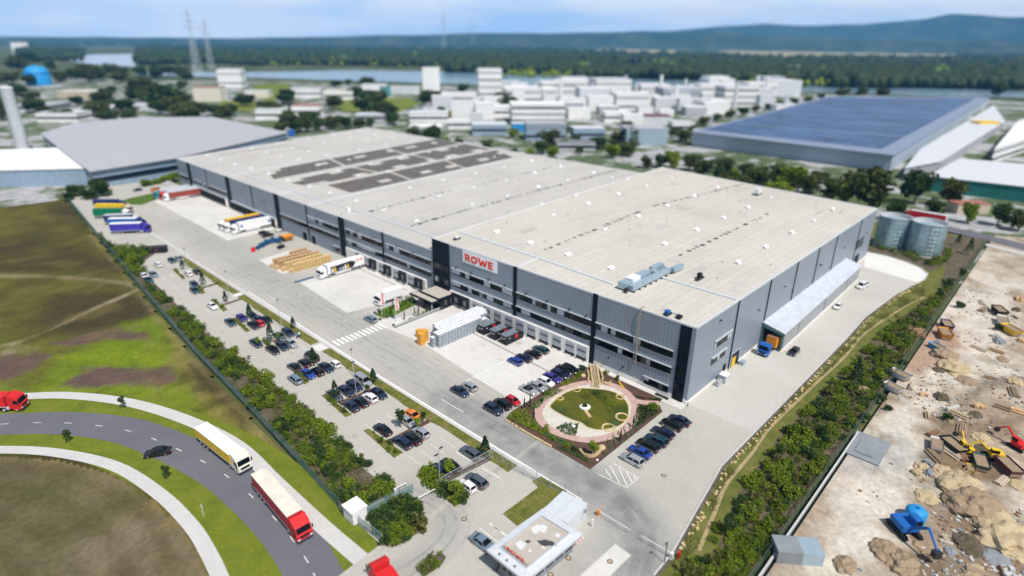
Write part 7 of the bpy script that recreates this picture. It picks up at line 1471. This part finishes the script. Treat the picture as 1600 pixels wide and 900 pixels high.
# thin process columns between the white halls
for k in range(16):
    x = 850+k*25+random.uniform(-8, 8); yb = 150+random.uniform(0, 25); p = G(x, yb); D = depth(p); h = random.uniform(22, 42)*D/FPX; t = tag(MB().tube((0, 0, 0), (0, 0, h), 2.2, 1.9, 10).lathe([(2.6, h*.6), (2.6, h*.62), (2.2, h*.62)], n=10).build('process_column', 'white_wall' if k % 3 else 'pale_roof', loc=(p[0], p[1], -.8)), 'slim pale process column among the white halls', 'column', 'process columns of the white works')
# electricity pylons and far masts
def pylon(x, yb, yt, label):
    p = G(x, yb); D = depth(p); h = (yb-yt)*D/FPX; t = empty('pylon', label, 'pylon', (p[0], p[1], -1), YAW, 'pylons'); b = MB(); w = h*.055
    for sx in (-1, 1):
        for sy in (-1, 1): b.tube((sx*w, sy*w, 0), (sx*w*.15, sy*w*.15, h), h*.004, h*.003, 4)
    for i in range(8):
        z0, z1 = h*i/8, h*(i+1)/8; w0, w1 = w*(1-.85*i/8), w*(1-.85*(i+1)/8)
        for s in (-1, 1): b.tube((-w0, s*w0, z0), (w1, s*w1, z1), h*.0018, n=4); b.tube((s*w0, -w0, z0), (s*w1, w1, z1), h*.0018, n=4)
    b.build('lattice', 'pole_grey', t); b = MB()
    for z, l in ((.72, .16), (.82, .13), (.92, .10)): b.tube((0, -h*l, h*z), (0, h*l, h*z), h*.005, n=4)
    b.build('crossarm', 'pole_grey', t)
pylon(309, 112, 22, 'tall thin lattice pylon at the left, nearer of the pair'); pylon(331, 108, 36, 'thin lattice pylon right behind the tall one'); pylon(694, 76, 25, 'faint far pylon left of the storage towers'); pylon(738, 74, 34, 'faint far pylon above the far wood')
# ---- trees one can tell apart
BT = [crown_mesh(f'tree_crown_{i}', m, 3.2, 6.6, .9, 1300, .36, 15) for i, m in enumerate(('leaf_tree', 'leaf_tree', 'leaf_dark', 'leaf_shrub'))]; BTR = trunk_mesh('tree_trunk', 2.6, .22, 5.5, limbs=4, R=2.2)
def treepx(x, yb, hpx, k, label, group, wide=1.):
    p = G(x, yb, -.5); D = depth(p); r_ = .0 if group is None else 1.; s = hpx*D/FPX/8.2*(1+r_*random.uniform(-.15, .2)); wide = wide*(1+r_*random.uniform(-.05, .5)); tree((p[0], p[1], -.7), BT[k % 4], BTR, label, 'tree', group, s*wide, s)
g1 = 'trees behind the warehouse'
for k, (x, yb, h) in enumerate([(600, 212, 14), (650, 222, 30), (672, 226, 30), (697, 230, 26), (720, 232, 20), (757, 236, 30), (800, 246, 22), (830, 250, 20), (860, 258, 24), (1010, 262, 26), (1030, 262, 30), (1052, 264, 30), (1075, 266, 30), (1092, 274, 26), (1118, 280, 36), (1140, 284, 34), (1165, 286, 34), (1190, 294, 40), (1215, 296, 34), (1242, 300, 42), (1268, 304, 38), (1300, 312, 36)]):
    treepx(x+random.uniform(-6, 6), yb, h*random.uniform(.7, 1.1), k, 'leafy green tree in the row right behind the warehouse', g1)
for x, yb, h, k, lab in [(1356, 330, 82, 0, 'big round tree behind the rear right corner of the warehouse'), (1428, 318, 62, 2, 'round dark tree right of the big one, before the solar warehouse'), (1482, 322, 50, 1, 'tree in front of the teal hall'), (1455, 340, 36, 1, 'small tree above the steel tanks'), (1398, 345, 38, 2, 'dark tree behind the left steel tank'), (1512, 348, 34, 3, 'small tree by the back road'), (1558, 352, 42, 2, 'tree by the back road at the right edge'), (1590, 360, 40, 0, 'tree by the back road farthest right'), (1320, 320, 40, 3, 'yellow-green tree left of the big round one')]: treepx(x, yb, h, k, lab, None)
for x, yb, h, w in [(150, 300, 26, 1), (128, 303, 20, 1), (118, 308, 24, 1.1), (140, 312, 22, 1.2), (160, 308, 24, 1.1), (204, 282, 28, 1), (155, 296, 20, 1), (108, 314, 18, 1)]: treepx(x, yb, h, 2, 'dark bushy tree at the far left corner of the works', 'trees at the far left corner', w)
for x, yb, h in [(230, 292, 12), (245, 289, 12), (260, 286, 12), (270, 283, 13)]: treepx(x, yb, h, 3, 'low tree in the hedge beside the far corner of the warehouse', 'hedge trees by the far corner', 1.5)
for k, (x, yb, h) in enumerate([(440, 208, 18), (460, 208, 24), (480, 206, 26), (500, 204, 26), (520, 202, 25), (540, 201, 24), (562, 200, 20), (580, 200, 20), (450, 190, 18), (470, 182, 16)]): treepx(x, yb, h, k*2, 'dark tree in the clump left of the rear roof corner', 'trees left of the rear corner')
for k, (x, yb, h) in enumerate([(170, 190, 20), (205, 190, 14), (240, 165, 34), (262, 168, 40), (285, 165, 30), (250, 178, 28), (275, 180, 34), (205, 158, 18), (190, 130, 22), (160, 128, 26), (140, 130, 30), (120, 126, 22), (175, 118, 20), (250, 122, 20), (310, 182, 26), (330, 180, 22), (350, 188, 28), (362, 180, 20), (30, 112, 24), (45, 100, 22), (60, 100, 18), (80, 112, 24), (20, 130, 20), (10, 180, 26), (95, 130, 20), (330, 150, 12), (395, 155, 10), (220, 120, 18)]): treepx(x, yb, h, k*2, 'dark tree among the buildings on the left of the estate', 'trees of the left estate', 1.2)
for k, (x, yb, h) in enumerate([(980, 205, 22), (985, 225, 30), (965, 222, 20), (880, 210, 16), (905, 240, 14), (1055, 215, 18), (1070, 222, 26), (1080, 205, 20), (1100, 196, 14), (1120, 190, 14), (1140, 185, 14), (1160, 180, 13), (1180, 175, 13), (1200, 172, 13), (1220, 167, 12), (1240, 163, 12), (1262, 160, 11), (1282, 156, 10), (1316, 152, 14), (1346, 152, 16), (1376, 152, 20), (1560, 152, 30), (525, 137, 14), (545, 134, 12), (560, 150, 12), (725, 146, 16), (810, 150, 14), (690, 178, 12)]): treepx(x, yb, h, k*2, 'dark tree along the hedges of the estate', 'hedge trees of the estate', 1.25)
random.seed(21)
for k in range(70):
    x = random.choice([random.uniform(-20, 300), random.uniform(-20, 430), random.uniform(440, 800)]); yb = random.uniform(108, 195) if x < 300 else random.uniform(134, 200)
    treepx(x, yb, random.uniform(.09, .15)*yb, k*2, 'dark tree scattered among the estate buildings left of the river works', 'scattered trees of the estate', 1.5)
for k in range(30):
    x = random.uniform(800, 1330); yb = 205+(x-800)*.17+random.uniform(-6, 40)
    treepx(x, yb, random.uniform(14, 26), k, 'green tree between the halls beyond the rear edge of the warehouse', 'trees beyond the rear edge', 1.4)
# ---- the far wood: thousands of crowns reading as one mass
ico = bmesh.new(); bmesh.ops.create_icosphere(ico, subdivisions=1, radius=1.); iv = np.array([v.co[:] for v in ico.verts]); itri = np.array([[v.index for v in f.verts] for f in ico.faces]); ico.free()
def wood(name, boxes, label, m='leaf_forest', hh=(17, 27), part=1.):
    """boxes: (x0, x1, y0, y1, n) regions of the plain, given by where their floor shows in the photo"""
    Vs, Fs, k = [], [], 0
    for x0, x1, ya, yb, n in boxes:
        for _ in range(int(n*part)):
            x = rng.uniform(x0, x1); y = ya+(yb-ya)*rng.uniform(0, 1); y += (x-800)*.011
            p = G(x, y, -1.); d = math.hypot(p[0]-CAM[0], p[1]-CAM[1])
            if d > 12000: continue
            h = rng.uniform(*hh); pn = vnoise(np.array([p[0]]), np.array([p[1]]), .006, 3)[0]
            if pn < -.55 and rng.uniform() < .8: continue
            h *= 1+.35*pn; r = h*rng.uniform(.36, .62)*(1 if d < 2500 else (d/2500)**.8); v = iv*(1+rng.uniform(-.3, .3, (len(iv), 1)))*np.array([r, r, h*.5])+np.array([p[0], p[1], h*.46-1])
            Vs.append(v); Fs.append(itri+k); k += len(iv)
    V = np.concatenate(Vs); F = np.concatenate(Fs); me = bpy.data.meshes.new(name); me.vertices.add(len(V)); me.vertices.foreach_set('co', V.astype(np.float32).ravel()); me.loops.add(len(F)*3); me.loops.foreach_set('vertex_index', F.astype(np.int32).ravel()); me.polygons.add(len(F)); me.polygons.foreach_set('loop_start', np.arange(0, len(F)*3, 3, dtype=np.int32)); me.polygons.foreach_set('loop_total', np.full(len(F), 3, np.int32)); me.update(); me.materials.append(M[m]); o = bpy.data.objects.new(name, me); C.objects.link(o); o['kind'] = 'stuff'; o['label'] = label; return o
FB = [(-60, 120, 62, 80, 500), (100, 215, 62, 78, 300), (215, 420, 66, 108, 1300), (420, 700, 76, 106, 1600), (420, 740, 68, 76, 300), (700, 900, 74, 115, 1500), (900, 1100, 82, 122, 1700), (900, 1100, 66, 74, 260), (1100, 1300, 86, 128, 1700), (1300, 1500, 86, 132, 1700), (1500, 1700, 74, 132, 1700), (1100, 1500, 66, 74, 300), (30, 130, 86, 104, 260)]
wood('forest', FB, 'dark riverside wood stretching along the far bank', part=.62)
wood('forest', FB, 'mid green crowns mixed into the riverside wood', 'leaf_tree', (13, 24), .27)
wood('forest', [(420, 740, 100, 107, 160), (740, 1100, 112, 121, 190), (1100, 1600, 122, 131, 260)], 'pale willows along the far river bank', 'leaf_shrub', (6, 13))
wood('poplar_grove', [(1020, 1050, 100, 110, 26), (1280, 1290, 112, 126, 16), (1310, 1325, 112, 126, 16), (1455, 1475, 105, 122, 26), (500, 540, 98, 104, 30), (905, 930, 108, 116, 20), (640, 652, 92, 100, 10)], 'pale green groves standing out of the riverside wood', 'leaf_pale')
# ---- hills on the horizon
def ridge_line(name, table, dist, m, thick=1500.):
    b = MB(); n = 160; xs = np.linspace(-260, 1860, n); tx = [t[0] for t in table]; ty = [t[1] for t in table]
    for i, x in enumerate(xs):
        x0, y0 = at_dist(x, dist); D = depth((x0, y0, 0)); hp = np.interp(x, tx, ty)+1.2*mn.noise(Vector((x*.02, dist*.001, 0)))+.5*mn.noise(Vector((x*.09, 1, 0))); h = max(2., hp*D/FPX*.93); u = np.array([x0-CAM[0], y0-CAM[1]]); u /= np.linalg.norm(u)
        for dd, f in ((-thick*.8, 0.), (-thick*.45, .35), (-thick*.2, .72), (0, 1.), (thick*.5, .7)): b.v.append((x0+u[0]*dd, y0+u[1]*dd, -1.5+(h+70.8*0)*f*(1+.12*mn.noise(Vector((x*.05, dd*.002, 5))) if 0 < f < 1 else 1)))
    for i in range(n-1):
        for j in range(4): k = i*5+j; b.f.append((k, k+5, k+6, k+1)); b.m.append(0)
    return struct(b.build(name, m, None, True))
# heights above the true horizon in photo pixels plus the camera's own height
eye = lambda px, dist: px
cam_px = lambda dist: 70.8*FPX/dist
d1, d2 = 7600., 11500.
ridge_line('wooded_hills', [(x, y+cam_px(d1)) for x, y in ((-300, 1), (0, 2), (250, 1), (420, 3), (600, 8), (760, 13), (900, 14), (1000, 16), (1150, 17), (1300, 12), (1450, 10), (1600, 12), (1900, 14))], d1, 'hill_wood', 900)
ridge_line('far_hills', [(x, y+cam_px(d2)) for x, y in ((-300, 0), (600, 2), (900, 15), (1040, 19), (1110, 26), (1190, 32), (1260, 30), (1340, 33), (1400, 38), (1440, 42), (1475, 51), (1500, 50), (1560, 46), (1600, 48), (1700, 52), (1900, 50))], d2, 'hill_wood', 1500)
# ---- the builder's yard on the right
def machine(px, label, col, rz, arm=True, s=1.):
    p = G(*px); t = empty('excavator', label, 'excavator', (p[0], p[1], -.1), rz, 'machines on the sandy yard'); t.scale = (s,)*3
    for y in (-1.05, 1.05): b = MB(); b.box(-1.7, 1.7, y-.28, y+.28, .15, .75).box(-1.95, 1.95, y-.26, y+.26, .3, .6); b.build('track', 'tyre', t)
    MB().box(-1.5, 1.1, -1.25, 1.25, .95, 1.9).box(-.9, .9, -.8, .8, .6, .95).build('body', col, t); b = MB(); b.box(-.3, 1.2, .25, 1.2, 1.9, 2.95); cb = b.build('cab', col, t); MB().box(-.2, 1.22, .3, 1.22, 2.1, 2.8).build('window', 'glass_dark', cb)
    if arm:
        b = MB(); b.tube((1., 0, 1.7), (3.4, 0, 3.9), .28, .22, 6).tube((3.4, 0, 3.9), (5.4, 0, 2.2), .2, .16, 6); b.build('boom', col, t); b = MB(); b.box(5.1, 5.9, -.5, .5, 1.2, 2.2); b.build('bucket', 'steel_dark', t)
machine((1412, 830), 'blue drilling machine with a long boom on the sandy yard', 'blue_paint', -2.3, s=1.15); machine((1508, 706), 'amber excavator nearest the blue drilling machine on the sandy yard', 'yellow', .6, s=.75); machine((1552, 716), 'yellow excavator farther right on the sandy yard', 'yellow', 2., s=.85); machine((1590, 700), 'red digger at the edge of the sandy yard', 'red_paint', 1., s=.8)
p = G(1428, 812); t = empty('water_tank', 'bright blue round tank standing on the sandy yard', 'tank', (p[0], p[1], -.1)); MB().lathe([(1.5, 0), (1.55, 1.9), (1.1, 2.4), (0, 2.5)], n=18).build('shell', 'sky_blue', t, True); MB().lathe([(.3, 2.45), (.3, 2.6), (0, 2.6)], n=10).build('lid', 'blue_paint', t)
p = G(1246, 868); t = empty('site_container', 'grey site container with a pale blue-white half on the sandy yard', 'container', (p[0], p[1], -.1), -.9); MB().box(-3.6, 0, -1.7, 1.7, 0, 2.2).build('body', 'slab_grey', t); MB().box(0, 3.0, -1.7, 1.7, 0, 2.1).build('tarp', 'aircon_blue', t)
p = G(1355, 700); tag(MB().box(-4.5, 4.5, -3, 3, 0, .3).box(-3, 2, -1.5, 1.5, .3, .5).build('concrete_slab', 'slab_grey', loc=(p[0], p[1], -.1)), 'flat grey slab beside the fence on the sandy yard', 'slab')
def heap(px, r, h, m, label):
    p = G(*px); bm = bmesh.new(); bmesh.ops.create_icosphere(bm, subdivisions=4, radius=1.)
    for v in bm.verts:
        n = mn.noise(v.co*2.2+Vector((px[0], px[1], 0)))*.35+mn.noise(v.co*6+Vector((px[0], 0, 0)))*.12; v.co = Vector((v.co.x*r*(1+n), v.co.y*r*.8*(1+n), max(-.02, v.co.z)*h*(1+n)))
    me = bpy.data.meshes.new('heap'); bm.to_mesh(me); bm.free(); me.materials.append(M[m]); o = bpy.data.objects.new('spoil_heap', me); C.objects.link(o); o.location = (p[0], p[1], -.12); tag(o, label, 'heap', 'heaps on the sandy yard')
for px, r, h, m, lab in [((1320, 882), 1.9, .9, 'pile_brown', 'small brown heap beside the site container'), ((1410, 880), 2.6, 1.2, 'pile_brown', 'dark brown heap below the blue drilling machine'), ((1520, 790), 5., 2.2, 'pile_brown', 'large dark heap in the middle of the yard'), ((1500, 760), 4., 1.6, 'pile_tan', 'tan heap behind the dark one'), ((1570, 840), 5., 2., 'pile_tan', 'wide tan heap at the lower right of the yard'), ((1490, 575), 4., 1.6, 'pile_tan', 'tan heap at the far side of the yard'), ((1430, 520), 3., 1.3, 'rust', 'reddish heap in the rubble yard'), ((1475, 555), 3.4, 1.5, 'pile_brown', 'brown heap in the rubble yard'), ((1350, 610), 1.8, .8, 'pile_brown', 'dark heap by the fence'), ((1440, 730), 1.5, .6, 'pile_tan', 'small tan heap on the pale hardstanding')]: heap(px, r, h, m, lab)
def skip(px, label, c, s=1., rz=0.):
    p = G(*px); t = empty('site_skip', label, 'skip', (p[0], p[1], -.1), rz, 'skips on the sandy yard'); t.scale = (s,)*3; b = MB(); n = 0
    b.v += [(-1.4, -.8, 0), (1.4, -.8, 0), (1.4, .8, 0), (-1.4, .8, 0), (-2., -1, 1.4), (2., -1, 1.4), (2., 1, 1.4), (-2., 1, 1.4)]; b.f += [(0, 1, 5, 4), (1, 2, 6, 5), (2, 3, 7, 6), (3, 0, 4, 7), (3, 2, 1, 0)]; b.m += [0]*5; b.build('body', c, t); MB().box(-1.7, 1.7, -.85, .85, .2, 1.2).build('load', 'pile_brown', t)
for px, lab, c, s, rz in [((1478, 512), 'blue skip in the rubble yard', 'navy', 1.2, .4), ((1475, 526), 'orange skip in front of the blue one', 'digger_orange', 1.3, .4), ((1462, 545), 'pale blue skip by the fence', 'sky_blue', .9, 1.), ((1565, 505), 'white skip on the pale ground', 'white_paint', 1.2, .2), ((1578, 520), 'yellow skip at the edge of the yard', 'yellow', 1.3, .8), ((1560, 490), 'black skip behind the white one', 'container_black', 1.3, .5), ((1488, 702), 'dark skip left of the amber excavator', 'container_black', 1.2, .9), ((1530, 728), 'green skip between the excavators', 'fence_green', 1.1, .3), ((1574, 735), 'maroon skip right of the yellow excavator', 'maroon', 1.2, .7), ((1405, 590), 'white container skip by the fence', 'pale_roof', 1.1, 1.2), ((1395, 610), 'pale skip beside the fence', 'aircon_white', 1., 1.2), ((1515, 735), 'yellow-green small skip near the amber excavator', 'yellow', .6, .2), ((1462, 700), 'white small skip at the left of the machines', 'white_paint', 1.0, .2)]: skip(px, lab, c, s, rz)
random.seed(77)
# stacks and rubble littering the yard
def in_yard():
    while True:
        x = random.uniform(1335, 1600); y = random.uniform(440, 905); p = G(x, y)
        if p[1] < -32 and p[0] < 130 and (y < 640 or x > 1440 or random.random() < .12): return p
for k in range(36):
    p = in_yard(); c = random.choice(['wood_old', 'rust', 'slab_grey', 'pile_brown', 'pile_brown', 'walk_concrete', 'tan_wall', 'trunk_pale', 'wood_old', 'pile_tan']); b = MB()
    if k % 3 == 0:
        for i in range(random.randint(3, 6)): b.box(-1.6, 1.6, -.7+i*.24, -.5+i*.24, 0, random.uniform(.3, .9))
    elif k % 3 == 1:
        for i in range(5): b.tube((-1.7, -.6+i*.3, .17), (1.7, -.6+i*.3, .17), .15, n=7)
        for i in range(3): b.tube((-1.7, -.35+i*.3, .42), (1.7, -.35+i*.3, .42), .15, n=7)
    else:
        for i in range(9): b.cbox(random.uniform(-1, 1), random.uniform(-.8, .8), random.uniform(.15, .5), random.uniform(.4, .9), random.uniform(.3, .8), random.uniform(.3, .8), 0, random.uniform(0, 3))
    o = b.build('material_stack', c, loc=(p[0], p[1], -.1)); o.rotation_euler = (0, 0, random.uniform(0, 3)); s_ = random.uniform(.6, 1.25); o.scale = (s_,)*3; tag(o, 'stack of building material or rubble blocks littering the sandy yard', 'material stack', 'clutter on the sandy yard')
for k in range(30):
    p = in_yard(); heap((800+FPX*np.dot(np.array(p)-CAM, RIGHT)/depth(p), 450-FPX*np.dot(np.array(p)-CAM, UP)/depth(p)), random.uniform(.8, 2.6), random.uniform(.3, 1.), random.choice(['pile_brown', 'pile_tan', 'pile_tan', 'slab_grey', 'bed_soil', 'pile_brown']), 'low mound of spoil or rubble among the clutter of the sandy yard')
b = MB()
for k in range(1500):
    q = in_yard(); 
    if mn.noise(Vector((q[0]*.09, q[1]*.09, 4.))) < .0: continue
    s_ = random.uniform(.08, .3); b.cbox(q[0], q[1], -.1+s_*.3, s_*2, s_*1.4, s_, random.randrange(4), random.uniform(0, 3))
o = b.build('rubble', ['pile_brown', 'walk_concrete', 'rust', 'slab_grey']); o['kind'] = 'stuff'; o['label'] = 'small rubble strewn over the sandy yard'
for px, h in [((1352, 655), 2.2), ((1375, 625), 2.4), ((1388, 640), 1.6), ((1330, 668), 1.8), ((1410, 570), 2.2), ((1500, 480), 2.6), ((1560, 515), 2.4), ((1480, 655), 2.)]:
    p = G(*px); o = bpy.data.objects.new('shrub', SH[7]); C.objects.link(o); o.location = (p[0], p[1], -.1); s = h*.8; o.scale = (s, s, s*.9); tag(o, 'dark wild bush on the sandy yard', 'shrub', 'bushes on the sandy yard')
# ---- roadside small trees on the verges at the left
for k, px in enumerate([(192, 637), (108, 690), (262, 748), (-20, 640)]):
    p = G(*px); tree((p[0], p[1], -.1), SMT[0], STR, ['thin young roadside tree on the upper verge', 'thin young roadside tree on the inner verge, left', 'thin young roadside tree on the inner bend', 'thin young roadside tree at the left edge'][k], 'young tree', 'roadside trees', .8)
b = MB(); p = G(318, 805); tag(MB().tube((0, 0, 0), (0, 0, 2.), .04, n=6).box(-.02, .02, -.3, .3, 1.6, 2.2).build('road_sign', 'white_paint', loc=(p[0], p[1], -.1)), 'small white road sign on the inner verge of the bend', 'road sign')
SKYS = .075
# ------------------------------------------------------------------ sky, sun, air, camera
EL, AZ = radians(57), atan2(-.22, -1.)      # sun high, almost square-on to the side front
w = bpy.data.worlds.new('World'); scene.world = w; w.use_nodes = True; nt = w.node_tree; bg = nt.nodes['Background']
sk = nt.nodes.new('ShaderNodeTexSky'); sk.sky_type = 'NISHITA'; sk.sun_disc = False; sk.sun_elevation = EL; sk.sun_rotation = AZ; sk.altitude = 100; sk.air_density = 1.; sk.dust_density = 1.2; sk.ozone_density = 1.5
tc = nt.nodes.new('ShaderNodeTexCoord'); mp = nt.nodes.new('ShaderNodeMapping'); mp.inputs['Scale'].default_value = (2.6, 2.6, 15.); lk(nt, tc.outputs['Generated'], mp.inputs['Vector'])
nz = nt.nodes.new('ShaderNodeTexNoise'); nz.inputs['Scale'].default_value = 1.5; nz.inputs['Detail'].default_value = 5; nz.inputs['Roughness'].default_value = .5; lk(nt, mp.outputs[0], nz.inputs['Vector'])
cr = nt.nodes.new('ShaderNodeValToRGB'); cr.color_ramp.elements[0].position = .40; cr.color_ramp.elements[0].color = (.68, .81, .97, 1); cr.color_ramp.elements[1].position = .56; cr.color_ramp.elements[1].color = (.95, .97, 1., 1); lk(nt, nz.outputs['Fac'], cr.inputs['Fac'])
vm = nt.nodes.new('ShaderNodeVectorMath'); vm.operation = 'SCALE'; vm.inputs['Scale'].default_value = 1.2/SKYS; lk(nt, cr.outputs['Color'], vm.inputs[0])
sx = nt.nodes.new('ShaderNodeSeparateXYZ'); lk(nt, tc.outputs['Generated'], sx.inputs[0])
mr = nt.nodes.new('ShaderNodeMapRange'); mr.inputs['From Min'].default_value = .12; mr.inputs['From Max'].default_value = .24; mr.inputs['To Min'].default_value = .96; mr.inputs['To Max'].default_value = .12; lk(nt, sx.outputs['Z'], mr.inputs['Value'])
mx = nt.nodes.new('ShaderNodeMix'); mx.data_type = 'RGBA'; lk(nt, mr.outputs['Result'], mx.inputs['Factor']); lk(nt, sk.outputs['Color'], mx.inputs['A']); lk(nt, vm.outputs[0], mx.inputs['B'])
lk(nt, mx.outputs['Result'], bg.inputs['Color']); bg.inputs['Strength'].default_value = SKYS
sd = bpy.data.lights.new('sun', 'SUN'); sd.energy = 4.7; sd.angle = radians(.5); sd.color = (1., .955, .89); so = bpy.data.objects.new('sun', sd); C.objects.link(so)
from mathutils import Vector, Matrix
sdir = Vector((sin(AZ)*cos(EL), cos(AZ)*cos(EL), sin(EL))); so.rotation_euler = (-sdir).to_track_quat('-Z', 'Y').to_euler(); so.location = (0, -60, 120)
# air: one even box of haze round everything
hz = bpy.data.materials.new('haze'); hz.use_nodes = True; n2 = hz.node_tree; n2.nodes.remove(n2.nodes['Principled BSDF']); pv = n2.nodes.new('ShaderNodeVolumePrincipled'); pv.inputs['Color'].default_value = (.13, .47, 1., 1); pv.inputs['Density'].default_value = HAZE; pv.inputs['Anisotropy'].default_value = -.2
lk(n2, pv.outputs[0], n2.nodes['Material Output'].inputs['Volume'])
M['haze'] = hz
hb = MB().box(-15400, 15400, -15400, 15400, -3., 760.).build('haze', 'haze'); hb['kind'] = 'stuff'
cd = bpy.data.cameras.new('camera'); cam = bpy.data.objects.new('camera', cd); C.objects.link(cam); scene.camera = cam
cd.sensor_width = 144.; cd.lens = 144*FPX/1600; cd.clip_start = .5; cd.clip_end = 60000
cam.matrix_world = Matrix(((RIGHT[0], UP[0], -FWD[0], CAM[0]), (RIGHT[1], UP[1], -FWD[1], CAM[1]), (RIGHT[2], UP[2], -FWD[2], CAM[2]), (0, 0, 0, 1)))
cd.dof.use_dof = True; cd.dof.focus_distance = 116.; cd.dof.aperture_fstop = cd.lens/1000/DOF_A
vs = scene.view_settings; vs.view_transform = 'Standard'; vs.look = 'None'; vs.gamma = 1.; vs.use_curve_mapping = False; vs.exposure = EXPO
scene.render.engine = 'CYCLES'; scene.cycles.volume_bounces = 1; scene.cycles.max_bounces = 6; scene.cycles.diffuse_bounces = 3; scene.cycles.transparent_max_bounces = 16; scene.cycles.use_denoising = True
